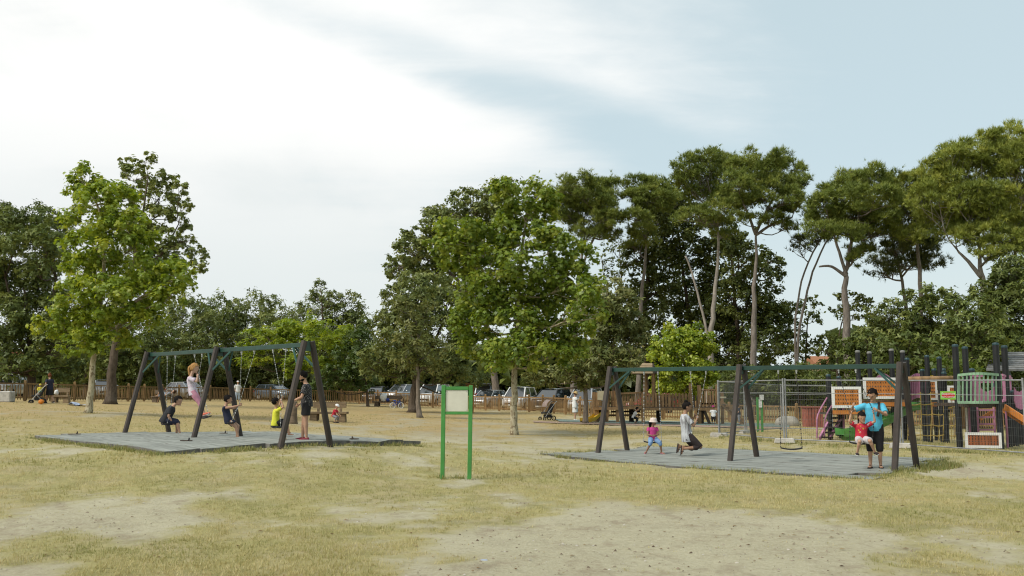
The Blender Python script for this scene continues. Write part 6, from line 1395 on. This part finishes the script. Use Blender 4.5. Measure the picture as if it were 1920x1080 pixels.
        mb.tube([f0 - d * .004 * H, f0 + d * .012 * H, f0 + d * FL * .45, f0 + d * FL * .78, f0 + d * FL], [(.016 * H, .014 * H), (.022 * H, .022 * H), (.022 * H, .019 * H), (.026 * H, .013 * H), (.017 * H, .008 * H)], 10, side=sd); mb.ell(N, .022 * H, n=8, m=6)
    me = remeshed(mb, vox * H / 1.75 * (1.0 if not kid else .95) + .001, 3)
    # hands, eyes, brows, mouth join the same mesh
    ex = MB(); hm = []
    for i, s in ((0, 1), (1, -1)):
        W_ = hnd[i]; d = (W_ - elb[i]).normalized(); side = (LS * -s) - d * (LS * -s).dot(d); side = side.normalized() if side.length > .2 else d.orthogonal().normalized()   # palm faces the body
        wd = d.cross(side).normalized(); hl = .050 * H * (1.02 if kid else 1); k = H / 1.75
        ex.tube([W_ - d * .012 * k, W_ + d * hl * .45, W_ + d * hl], [(.020 * k, .013 * k), (.033 * k, .014 * k), (.036 * k, .011 * k)], 8, side=wd)
        for j in range(4):
            o = wd * ((j - 1.5) * .0185 * k); L = (.040, .045, .042, .033)[j] * H / 1.75 * 1.75 * .55 + .012 * k; p = W_ + d * hl * .94 + o; pts = [p]; ang = 0; dirn = d
            for q in range(3):
                ang += curl * (1.0 if q else .8); dirn = d * math.cos(ang) + side * math.sin(ang); p = p + dirn * L * (.44, .32, .26)[q]; pts.append(p)
            ex.tube(pts, [.0095 * k, .009 * k, .0082 * k, .0062 * k], 6)
        t0 = W_ + d * hl * .28 + wd * .028 * k * (1 if s > 0 else 1); tdir = (d * .75 + wd * .55 + side * (.3 + curl * .4)).normalized(); ex.tube([t0 - tdir * .012 * k, t0 + tdir * .028 * k, t0 + (tdir + side * curl * .5).normalized() * .052 * k], [.0115 * k, .0105 * k, .0078 * k], 6)
    nskin = len(ex.Fc); fe = MB()
    for s in (1, -1):
        c = hp + HF * hh * .80 + HL * hh * .30 * s + HU * hh * .10; fe.m = 1; fe.ell(c, (hh * .07, hh * .13, hh * .085), hax, 8, 6); fe.m = 2; fe.ell(c + HF * hh * .045, (hh * .04, hh * .06, hh * .06), hax, 8, 6)
        fe.ell(hp + HF * hh * .84 + HL * hh * .30 * s + HU * hh * .30, (hh * .06, hh * .17, hh * .035), hax, 8, 5)
    fe.m = 3; fe.ell(hp + HF * hh * .80 - HU * hh * .52, (hh * .06, hh * .22, hh * .05), hax, 8, 5)
    bm = bmesh.new(); bm.from_mesh(me)
    def join(x, off=0):
        vs = [bm.verts.new(v) for v in x.V]
        for f, m_ in zip(x.Fc, x.mi):
            try: q = bm.faces.new([vs[i] for i in f]); q.material_index = m_; q.smooth = True
            except ValueError: pass
    join(ex); join(fe); bm.to_mesh(me); bm.free()
    me.name = 'body'; me.transform(Matrix.Translation(-g)); me.materials.clear()
    cols = {'tan': (.43, .255, .170), 'fair': (.47, .300, .215), 'brown': (.26, .15, .095), 'olive': (.31, .180, .115)}
    for m_ in (skin(sk, cols[sk]), M('eye_white', (.6, .58, .55), .3), M('eye_dark', (.02, .014, .01), .4), M('lip', (.26, .09, .075), .5)): me.materials.append(m_)
    me.polygons.foreach_set('use_smooth', [True] * len(me.polygons)); body = bpy.data.objects.new('body', me); C.objects.link(body); body.parent = root
    # ---- clothes
    for gname, kind, matn, *arg in wear:
        cm = MB(); mt = MATS[matn]; k = H / 1.75; e = .010 * k + .004
        if kind == 'top':                                   # arg: sleeve (0..1 upper arm, 1..2 forearm), hem below the pelvis (fraction of H), looseness
            sl, hem, lo = arg; hemp = pelvis - up * hem * H
            mb2 = [(hemp, .105, .080), (pelvis, .105, .080), (pelvis + up * .07 * H, .095, .071), (pelvis + (nk - pelvis) * .5, .092, .069), (pelvis + (nk - pelvis) * .8, .106, .068), (nk - up * .016 * H, .080, .050), (nk + up * .004 * H, .044, .040)]
            cm.tube([q[0] for q in mb2], [(q[1] * H * b * lo, q[2] * H * b * lo) for q in mb2], 16, side=LS)
            for i in (0, 1):
                A, E, W_ = sho[i], elb[i], hnd[i]; cm.ell(A, .037 * H * b * lo, n=12, m=8)
                if sl <= 0: continue
                pts = [A, A.lerp(E, min(sl, 1) * .5), A.lerp(E, min(sl, 1))]; rr = [.0375, .0375, .0375 if sl <= 1 else .029]
                if sl > 1: pts += [E.lerp(W_, (sl - 1) * .5), E.lerp(W_, sl - 1)]; rr += [.028, .022]
                cm.tube(pts, [q * H * b * lo for q in rr], 12)
        elif kind == 'shorts':                              # arg: leg length 0..1 thigh, 1..2 shin, looseness
            ll, lo = arg
            cm.tube([pelvis + up * .075 * H, pelvis + up * .02 * H, pelvis - up * .03 * H], [(.088 * H * b, .063 * H * b), (.096 * H * b, .070 * H * b), (.092 * H * b, .069 * H * b)], 16, side=LP)
            for i in (0, 1):
                A, K, N = hip[i], kne[i], ank[i]; q = min(ll, 1); pts = [A + up * .02 * H, A.lerp(K, q * .4), A.lerp(K, q)]; rr = [.062, .062 * (1 + lo) / 2, (.052 if ll < 1 else .042) * lo]
                if ll > 1: pts += [K.lerp(N, (ll - 1) * .5), K.lerp(N, ll - 1)]; rr += [.041 * lo, .035 * lo]
                cm.tube(pts, [x * H * b for x in rr], 14)
        elif kind == 'skirt':                               # arg: hem point offset below the pelvis, radius
            dz, r_ = arg; kc = (kne[0] + kne[1]) / 2; cm.tube([pelvis + up * .08 * H, pelvis, pelvis.lerp(kc, .5), pelvis.lerp(kc, dz)], [(.085 * H, .064 * H), (.102 * H * b, .080 * H * b), (r_ * .95 * H, r_ * .85 * H), (r_ * 1.08 * H, r_ * .95 * H)], 16, side=LP)
        cloth(cm, gname, mt, root, .0125 * k + .001, 2)
    if shoes:
        for i in (0, 1):
            N, K, d = ank[i], kne[i], fd[i]; u_ = (K - N).normalized(); u_ = (u_ - d * u_.dot(d)); u_ = u_.normalized() if u_.length > .2 else Z3; sd = d.cross(u_); f0 = N - u_ * .026 * H - d * .034 * H; FL = .140 * H
            cm = MB(); kind, matn = shoes
            if kind == 'shoe':
                cm.tube([f0 - d * .004 * H, f0 + d * .01 * H, f0 + d * FL * .4, f0 + d * FL * .75, f0 + d * FL], [(.020 * H, .022 * H), (.027 * H, .030 * H), (.027 * H, .026 * H), (.031 * H, .019 * H), (.020 * H, .012 * H)], 12, side=sd)
                o = cm.build('shoe', MATS[matn], root, smooth=True); cm = MB(); cm.tube([f0 - u_ * .020 * H - d * .005 * H, f0 - u_ * .020 * H + d * FL * .4, f0 - u_ * .018 * H + d * FL * .75, f0 - u_ * .016 * H + d * FL], [(.022 * H, .006 * H), (.028 * H, .006 * H), (.032 * H, .006 * H), (.018 * H, .005 * H)], 12, side=sd); cm.build('sole', MATS['cloth_white'], o)
            else:
                cm.tube([f0 - u_ * .021 * H - d * .008 * H, f0 - u_ * .021 * H + d * FL * .4, f0 - u_ * .018 * H + d * FL * .78, f0 - u_ * .016 * H + d * FL * 1.02], [(.022 * H, .006 * H), (.026 * H, .006 * H), (.031 * H, .006 * H), (.018 * H, .005 * H)], 12, side=sd); o = cm.build('sandal', MATS[matn], root)
                cm = MB(); m0 = f0 + d * FL * .55; cm.tube([m0 - sd * .028 * H - u_ * .014 * H, m0 + u_ * .022 * H, m0 + sd * .028 * H - u_ * .014 * H], .006 * H, 6); cm.build('strap', MATS[matn], o)
    # ---- hair
    if hair:
        kind, hm_ = hair; rng = np.random.default_rng(int(abs(pelvis.x) * 100)); hb = MB(); c0 = hp + HU * hh * .20 - HF * hh * .09; nn, mmm = 22, 14
        hb.ell(c0, (hh * 1.08, hh * .90, hh * 1.07), hax, nn, mmm); keepF = []
        V2 = []
        for v in hb.V:
            q = Vector(v) - c0; V2.append(tuple(c0 + q * (1 + .05 * rng.normal())))
        hb.V = V2
        for f in hb.Fc:
            q = sum((Vector(hb.V[i]) for i in f), Vector()) / len(f) - c0; q = Vector((q.dot(HF) / hh, q.dot(HL) / hh, q.dot(HU) / hh)); low = -.80
            if q.x > .38 and q.z < .45: continue
            if q.z < low or (q.x > .0 and q.z < -.05): continue
            keepF.append(f)
        hb.Fc = keepF; hb.mi = [0] * len(keepF)
        if kind in ('long', 'ponytail'):
            bk = c0 - HF * hh * .85; L = 2.6 if kind == 'long' else 3.2; rt = .62 if kind == 'long' else .34
            hb.tube(smooth_path([c0 - HF * hh * .5 + HU * hh * (.2 if kind == 'long' else .5), bk - HF * hh * .25 - HU * hh * .3, bk - HF * hh * .25 - Z3 * hh * L * .6, bk - HF * hh * .05 - Z3 * hh * L], 3), [(hh * rt * q, hh * rt * .6 * q) for q in (.8, .95, 1, 1.05, 1.05, 1, .95, .8, .6, .3)], 10, side=HL)
        if kind == 'bun': hb.ell(c0 + HU * hh * 1.0 - HF * hh * .45, (hh * .42,) * 3, hax, 10, 8)
        hb.build('hair', MATS[hm_], root, smooth=True)
    if beard:
        hb = MB(); hb.ell(hp - HU * hh * .58 + HF * hh * .24, (hh * .63, hh * .60, hh * .50), hax, 14, 10); hb.Fc = [f for f in hb.Fc if (sum((Vector(hb.V[i]) for i in f), Vector()) / len(f) - (hp - HU * hh * .58 + HF * hh * .24)).dot(HU) < hh * .10]; hb.mi = [0] * len(hb.Fc); hb.build('beard', MATS['hair_dark'], root, smooth=True)
    if glasses:
        hb = MB()
        for s in (1, -1): hb.tube([hp + HF * hh * .97 + HL * hh * (.32 * s + .22 * math.cos(q * .785)) + HU * hh * (.09 + .16 * math.sin(q * .785)) for q in range(9)], hh * .025, 5); hb.tube([hp + HF * hh * .95 + HL * hh * .55 * s + HU * hh * .12, hp + HL * hh * .84 * s + HU * hh * .08], hh * .025, 5)
        hb.build('glasses', MATS['rubber_black'], root)
    if hat:
        kind, hm_ = hat; hb = MB(); c1 = hp + HU * hh * .45 - HF * hh * .06
        if kind == 'sun': hb.lathe(c1, [(hh * 1.75, -hh * .42), (hh * 1.70, -hh * .34), (hh * 1.02, -.02 * hh), (hh * 1.0, hh * .45), (hh * .82, hh * .82), (hh * .3, hh * .92)], 18, hax)
        elif kind == 'bucket': hb.lathe(c1, [(hh * 1.38, -hh * .50), (hh * 1.36, -hh * .44), (hh * 1.08, hh * .02), (hh * 1.04, hh * .40), (hh * .86, hh * .72), (hh * .3, hh * .84)], 18, hax)
        elif kind == 'helmet': hb.ell(c1 - HU * hh * .1, (hh * 1.32, hh * 1.12, hh * 1.10), hax, 16, 10); hb.Fc = [f for f in hb.Fc if (sum((Vector(hb.V[i]) for i in f), Vector()) / len(f) - c1).dot(HU) > -hh * .25]; hb.mi = [0] * len(hb.Fc)
        else:
            hb.ell(c1 - HU * hh * .2, (hh * 1.12, hh * .95, hh * .98), hax, 16, 10); hb.Fc = [f for f in hb.Fc if (sum((Vector(hb.V[i]) for i in f), Vector()) / len(f) - c1).dot(HU) > -hh * .15]; hb.mi = [0] * len(hb.Fc)
            if kind == 'cap': hb.box(c1 + HF * hh * 1.25 - HU * hh * .1, (hh * .8, hh * 1.2, hh * .05), hax)
        hb.build('hat', MATS[hm_], root, smooth=True)
    if straps:
        hb = MB(); A = nk - up * .01 * H + LS * straps * shw * .62 ; f_ = fr * .078 * H * b
        hb.tube(smooth_path([A - f_ * .9 - up * .05 * H, A + up * .022 * H, A + f_ * 1.05 - up * .07 * H, pelvis + (nk - pelvis) * .42 + f_ * 1.08 + LS * straps * shw * .45], 3), [(.016 * H / 1.0, .004 * H)] * 10, 6, side=LS); hb.build('strap', MATS['rubber_black'], root)
    return dict(root=root, hands=hnd, LF=LF, FW=FW)

def printmat(name, base, blobs, scale, lo, hi, stretch=(1, 1, 1)):
    """printed cloth: blotches of other colours over a base colour"""
    m = M(name, base, .85, .10, 10, objvar=0); nt = m.node_tree; N = nt.nodes; L = nt.links; b = N['Principled BSDF']; col = b.inputs['Base Color'].links[0].from_socket
    for i, c in enumerate(blobs):
        tc = N.new('ShaderNodeTexCoord'); mp = N.new('ShaderNodeMapping'); mp.inputs['Location'].default_value = (i * 3.7, i * 1.3, i * 5.1); mp.inputs['Scale'].default_value = stretch; L.new(tc.outputs['Object'], mp.inputs[0])
        n = N.new('ShaderNodeTexNoise'); n.inputs['Scale'].default_value = scale; n.inputs['Detail'].default_value = 2; L.new(mp.outputs[0], n.inputs['Vector'])
        r = N.new('ShaderNodeMapRange'); r.inputs[1].default_value = lo; r.inputs[2].default_value = hi; L.new(n.outputs[0], r.inputs[0]); mx = N.new('ShaderNodeMixRGB'); L.new(r.outputs[0], mx.inputs[0]); L.new(col, mx.inputs[1]); mx.inputs[2].default_value = (*c, 1); col = mx.outputs[0]
    L.new(col, b.inputs['Base Color']); return m
def build_people():
    for n, c in (('hair_dark', (.0085, .0065, .0055)), ('hair_brown', (.050, .026, .014)), ('hair_blond', (.36, .20, .075)), ('hair_auburn', (.14, .050, .022))): M(n, c, .75, .35, 40, .3, 120, stretch=(1, 1, .3), objvar=0, spec=.12)
    for n, c in (('tee_black', (.020, .021, .024)), ('navy', (.016, .020, .042)), ('tee_white', (.62, .60, .64)), ('rose', (.56, .26, .34)), ('tee_yellow', (.55, .55, .045)), ('black_cloth', (.014, .014, .016)), ('magenta', (.42, .045, .19)), ('denim', (.155, .265, .44)),
                 ('hat_cream', (.62, .53, .48)), ('shirt_grey', (.44, .46, .48)), ('dark_brown', (.030, .022, .022)), ('tee_blue', (.085, .42, .60)), ('tee_red', (.46, .022, .045)), ('grey_short', (.50, .47, .48)), ('straw', (.50, .36, .16)), ('white_dress', (.68, .69, .68)), ('coral', (.62, .16, .10)),
                 ('shoe_maroon', (.19, .028, .045)), ('pink_shoe', (.50, .20, .27)), ('grey_cloth', (.20, .21, .23)), ('toddler_yellow', (.62, .52, .05)), ('green_cloth', (.03, .22, .12)), ('helmet_white', (.70, .70, .70)), ('pale_blue', (.40, .48, .58))): M(n, c, .85, .14, 9, .35, 45, objvar=0)
    printmat('print_black', (.018, .018, .020), [(.40, .38, .36)], 34, .60, .64, (1, 1, 2.2)); printmat('print_red', (.46, .022, .045), [(.60, .50, .50), (.50, .40, .04)], 11, .63, .68); printmat('print_grey', (.44, .46, .48), [(.20, .19, .20)], 9, .46, .62, (2, 2, .4)); printmat('print_lilac', (.60, .54, .60), [(.66, .62, .66), (.50, .36, .46)], 20, .56, .62)
    SL, SR = SETS['left'], SETS['right']
    # --- left swings
    def at(key, u, v, du=0.0, nn=0.0):
        s = SETS[key]; al = beam_at(key, u); p = s['c'] + s['d'] * al + s['n'] * nn; return P(u, v, p.y)
    s = at('left', 309, 789); px = s.y / F
    person('boy in black T-shirt and navy shorts leaning forward on the first left swing, barefoot', s, 12, 1.56, (.21, 0, .42), (.36, 0, .585), [(.22, .17, -.04), (.24, -.17, -.04)], [(.33, .08, -.40), (.45, -.10, -.36)], kid=True, sk='tan', build=1.15, curl=.9, look=-25, tilt=-12,
           wear=(('shirt', 'top', 'tee_black', .72, .05, 1.10), ('shorts', 'shorts', 'navy', 1.12, 1.15)), hair=('short', 'hair_dark'), kh=(1, 0, .5), eh=(-.8, 0, -.2))
    swing('left', 314, 329, s + Vector((.02, 0, -.09)), SL['d'] * .8 + Vector((.1, -.5, 0)), 'swing carrying the boy in black, leftmost of the four on the left frame', via=[s + Vector((-.02, .17, .30)), s + Vector((.22, -.17, .28))])
    s = at('left', 362, 735)
    r = person('girl with long blond hair in pale top and pink trousers standing on a swing', s, 8, 1.50, (-.10, 0, .43), (.02, 0, .67), [(.10, .06, .47), (.12, -.08, .45)], [(.30, .08, -.61), (.36, -.10, -.60)], kid=True, sk='fair', curl=1.1, look=-10, tilt=-14,
           wear=(('blouse', 'top', 'print_lilac', .75, .06, 1.06), ('trousers', 'shorts', 'rose', 1.62, 1.02)), hair=('long', 'hair_blond'), shoes=('shoe', 'coral'), kh=(1, 0, .1), eh=(.9, 0, -.7), toes=[(1, .1, .25), (1, -.1, .25)])
    seat = s + Vector((.40, -.05, -.70))
    swing('left', 365, 379, seat, SL['d'] * .7 + Vector((.3, -.4, .0)), 'swing under the feet of the girl in pink, tilted up', via=[r['hands'][0] + Vector((.03, .05, 0)), r['hands'][1] + Vector((.05, -.04, 0))], tilt=(-.38, 0, 1))
    s = at('left', 428, 787)
    r = person('barefoot child in navy dress swinging with arms stretched out to the chains', s, 5, 1.30, (-.10, 0, .36), (-.02, 0, .54), [(.26, .14, .40), (.30, -.14, .38)], [(.22, .08, -.46), (.30, -.08, -.48)], kid=True, sk='tan', curl=1.1, look=10, tilt=-8,
               wear=(('dress', 'top', 'navy', 0, .07, 1.12), ('skirt', 'skirt', 'navy', .62, .085)), hair=('short', 'hair_dark'), kh=(1, 0, .4), eh=(-.2, 0, -1))
    swing('left', 453, 477, s + Vector((.03, 0, -.085)), SL['d'] * .6 + Vector((.1, -.6, .0)), 'swing drawn back to the left under the child in navy', via=[r['hands'][0], r['hands'][1]])
    s = at('left', 516, 794)
    r = person('small boy in yellow T-shirt holding the chains of the fourth left swing, seen from behind', s, 22, 1.16, (.02, 0, .36), (.0, 0, .535), [(.17, .13, .62), (.12, -.14, .56)], [(.30, .08, -.20), (.34, -.08, -.24)], kid=True, sk='tan', curl=1.1, look=15, tilt=2,
               wear=(('shirt', 'top', 'tee_yellow', .7, .05, 1.12), ('shorts', 'shorts', 'black_cloth', .95, 1.12)), hair=('short', 'hair_dark'), kh=(1, 0, .5), eh=(.7, 0, -.6))
    swing('left', 512, 536, s + Vector((.05, 0, -.085)), SL['d'] * .8 + Vector((.1, -.4, .0)), 'swing of the boy in yellow, rightmost on the left frame', via=[r['hands'][0], r['hands'][1]])
    f = G(568, 24.6); f.z += .07
    p = Vector((P(575, 765, 24.6).x, 24.6, f.z + .92))
    person('bearded man in black patterned T-shirt and black shorts standing by the left swings', p, 186, 1.76, (.02, 0, .49), (.115, 0, .685), [(.20, -.10, -.02), (.34, .22, .06)][::-1], [(.06, .10, -.86), (-.02, -.11, -.86)][::-1] if False else [(-.02, .10, -.86), (.10, -.11, -.86)], sk='tan', build=1.04, curl=.5, look=8, tilt=-26,
           wear=(('shirt', 'top', 'print_black', .68, .05, 1.06), ('shorts', 'shorts', 'black_cloth', .70, 1.12)), hair=('short', 'hair_dark'), shoes=('shoe', 'shoe_maroon'), beard=True, kh=(1, 0, 0), eh=(-.9, 0, -.2))
    # --- right swings
    s = at('right', 1224, 823)
    person('small girl in pink top, cream sun hat and rolled jeans on a swing', s, -78, 1.13, (-.01, 0, .325), (.02, .02, .475), [(.13, .02, .11), (.14, -.05, .10)], [(.10, .17, -.33), (.16, -.20, -.30)] if False else [(.16, .19, -.34), (.10, -.22, -.32)], kid=True, sk='brown', curl=.8, look=38, tilt=-4,
           wear=(('top', 'top', 'magenta', .45, .04, 1.08), ('jeans', 'shorts', 'denim', 1.28, 1.2)), hair=('long', 'hair_dark'), hat=('bucket', 'hat_cream'), shoes=('sandal', 'pink_shoe'), kh=(1, 0, .2), eh=(-.1, 0, -.5), toes=[(.6, .5, -.2), (.6, -.5, -.2)])
    swing('right', 1207, 1233, s + Vector((.0, .03, -.085)), SR['d'] * .25 + Vector((1, 0, 0)), 'swing of the girl in the sun hat, leftmost on the right frame', w=.50)
    s = at('right', 1288, 817)
    r = person('woman with dark bun, grey patterned top and dark trousers swinging with knees bent back', s, 2, 1.80, (-.06, 0, .58), (.02, 0, .775), [(.24, .13, .50), (.26, -.13, .47)], [(-.16, .10, -.30), (-.10, -.10, -.34)], sk='olive', curl=1.1, look=-6, tilt=-12,
               wear=(('blouse', 'top', 'print_grey', .8, .09, 1.10), ('trousers', 'shorts', 'dark_brown', 1.45, 1.15)), hair=('bun', 'hair_dark'), kh=(1, 0, -.2), eh=(.2, 0, -1), toes=[(-.2, 0, -1), (-.15, 0, -1)], shoes=('sandal', 'dark_brown'))
    swing('right', 1294, 1323, s + Vector((.03, .02, -.115)), Vector((.05, 1, 0)), 'twisted swing of the woman with the bun', via=[r['hands'][0], r['hands'][1]])
    sE = at('right', 1484, 841); swing('right', 1458, 1492, sE, SR['d'] * .3 + Vector((1, .0, .0)), 'empty black swing on dark chains, between the woman and the man in blue', dark=True, w=.52, tilt=None)
    s = at('right', 1615, 824, nn=.75)
    r = person('small boy in red printed T-shirt and pale shorts on the swing', s, -96, 1.30, (.02, 0, .37), (.08, .01, .52), [(.12, .27, .60), (.12, -.24, .60)], [(.20, .24, -.27), (.16, -.14, -.29)], kid=True, sk='tan', curl=1.1, look=0, tilt=-22,
               wear=(('shirt', 'top', 'print_red', .65, .04, 1.12), ('shorts', 'shorts', 'grey_short', .92, 1.2)), hair=('short', 'hair_dark'), shoes=('shoe', 'dark_brown'), kh=(1, 0, .1), eh=(.2, 0, -.8))
    swing('right', 1571, 1603, s + Vector((.0, .03, -.085)), Vector((1, -.25, 0)), 'swing of the boy in red, pulled aside by the man in blue', via=[r['hands'][1] + Vector((-.02, 0, 0)), r['hands'][0] + Vector((.02, 0, 0))], dark=True, w=.50)
    f = G(1636, 22.9); f.z += .05; H = 1.86
    p = Vector((P(1639, 800, 22.9).x, 22.9, f.z + .97))
    person('man in turquoise T-shirt, glasses and long black shorts holding swing chains', p, -112, H, (.03, 0, .52), (.14, 0, .715), [(.44, .10, .36), (.36, -.44, .46)], [(.02, .11, -.91), (.05, -.11, -.91)], sk='tan', build=.97, curl=1.0, look=-32, tilt=-28, glasses=True, straps=1,
           wear=(('shirt', 'top', 'tee_blue', .75, .07, 1.10), ('shorts', 'shorts', 'black_cloth', 1.35, 1.2)), hair=('short', 'hair_dark'), shoes=('sandal', 'dark_brown'), kh=(1, 0, 0), eh=(-.3, 0, -.4))
    # --- small figures by the fence
    f = G(1078, 55); person('woman in white dress and straw hat standing by the picket fence with hands raised', f + Z3 * .86, 20, 1.62, (0, 0, .46), (.05, 0, .66), [(.26, .10, .22), (.28, -.12, .20)], [(.05, .12, -.80), (-.05, -.12, -.80)], sk='tan', look=0, tilt=-18,
                            wear=(('dress', 'top', 'white_dress', .4, .08, 1.15), ('skirt', 'skirt', 'white_dress', 1.0, .105)), hair=('short', 'hair_auburn'), hat=('sun', 'straw'), shoes=('shoe', 'cloth_white'), vox=.016, kh=(1, 0, 0))
    f = G(92, 54.5); person('woman in navy top and long dark skirt walking beside the stroller', f + Z3 * .88, 150, 1.66, (.04, 0, .47), (.07, 0, .67), [(.10, .26, -.05), (.12, -.22, -.08)], [(.14, .10, -.82), (-.24, -.10, -.76)], sk='tan', look=-10, tilt=-10,
                            wear=(('shirt', 'top', 'navy', .55, .08, 1.1), ('skirt', 'skirt', 'black_cloth', 1.05, .12)), hair=('bun', 'hair_auburn'), shoes=('shoe', 'dark_brown'), vox=.016, kh=(1, 0, 0))
    f = G(74, 54.9); person('toddler with yellow cap and yellow top sitting in the stroller', f + Z3 * .62, -60, .86, (-.02, 0, .24), (0, 0, .36), [(.12, .1, .06), (.12, -.1, .06)], [(.22, .06, -.16), (.22, -.06, -.16)], kid=True, sk='fair', wear=(('top', 'top', 'toddler_yellow', 1.5, .04, 1.2), ('trousers', 'shorts', 'green_cloth', 1.7, 1.1)), hair=None, hat=('cap', 'toddler_yellow'), vox=.016, kh=(1, 0, .4))
    f = G(308, 64.8); person('person in grey lying along the dark bench by the fence', f + Z3 * .54, 178, 1.68, (-.44, 0, .10), (-.62, 0, .20), [(-.20, .14, .14), (-.10, -.16, .10)], [(.42, .10, -.02), (.50, -.10, -.44)], sk='tan', look=0, tilt=60, wear=(('shirt', 'top', 'grey_cloth', .8, .06, 1.1), ('trousers', 'shorts', 'pale_blue', 1.2, 1.1)), hair=('short', 'hair_brown'), vox=.016, kh=(.2, 0, 1))
    f = G(445, 74); person('person in white with a white cap standing at the fence behind the child in navy', f + Z3 * .84, -60, 1.58, (0, 0, .46), (.02, 0, .65), [(.1, .2, -.02), (.1, -.2, -.02)], [(0, .1, -.8), (0, -.1, -.8)], sk='tan', wear=(('shirt', 'top', 'white_dress', .9, .08, 1.12), ('trousers', 'shorts', 'pale_blue', 1.8, 1.1)), hair=('short', 'hair_auburn'), hat=('cap', 'helmet_white'), vox=.018, kh=(1, 0, 0))
    f = G(625, 41.8); person('small child in red top and white helmet crouching in front of the heavy bench', f + Z3 * .30, -20, .98, (.10, 0, .27), (.17, 0, .40), [(.28, .08, .02), (.28, -.08, .02)], [(.12, .09, -.26), (.10, -.09, -.26)], kid=True, sk='tan', tilt=-25, wear=(('top', 'top', 'tee_red', .8, .04, 1.12), ('trousers', 'shorts', 'grey_cloth', 1.6, 1.1)), hair=None, hat=('helmet', 'helmet_white'), shoes=('shoe', 'black_cloth'), vox=.016, kh=(1, 0, .8))
    f = G(1188, 50.5); person('child in white top crouching in the shade under the wooden play bridge', f + Z3 * .34, -10, 1.10, (.12, 0, .28), (.20, 0, .42), [(.30, .1, .0), (.30, -.1, .0)], [(.12, .09, -.29), (.06, -.09, -.29)], kid=True, sk='tan', tilt=-20, wear=(('top', 'top', 'white_dress', .7, .04, 1.12), ('trousers', 'shorts', 'black_cloth', 1.6, 1.1)), hair=('short', 'hair_dark'), shoes=('shoe', 'black_cloth'), vox=.016, kh=(1, 0, .8))
    f = G(1338, 50.6); person('small child in pink and white standing under the right end of the play bridge', f + Z3 * .50, -100, 1.04, (0, 0, .29), (.02, 0, .43), [(.06, .16, .0), (.06, -.16, .0)], [(0, .06, -.46), (0, -.07, -.46)], kid=True, sk='brown', wear=(('top', 'top', 'white_dress', .6, .06, 1.15), ('shorts', 'shorts', 'black_cloth', 1.3, 1.1)), hair=('short', 'hair_dark'), hat=('cap', 'magenta'), shoes=('shoe', 'pink_shoe'), vox=.016, kh=(1, 0, 0))
    f = G(1386, 50.0); person('child in a pale blue cap behind the plank ramp inside the mesh fence', f + Z3 * .62, 180, 1.12, (.04, 0, .31), (.07, 0, .45), [(.16, .1, .02), (.16, -.1, .02)], [(0, .06, -.52), (-.05, -.07, -.52)], kid=True, sk='tan', tilt=-10, wear=(('top', 'top', 'navy', .7, .04, 1.12), ('trousers', 'shorts', 'grey_cloth', 1.6, 1.1)), hair=('short', 'hair_dark'), hat=('cap', 'pale_blue'), shoes=('shoe', 'black_cloth'), vox=.016, kh=(1, 0, 0))
build_grass(); build_trees(); build_lawn(); build_fences(); build_cars(); build_bits(); build_bridge(); build_towers(); build_people()
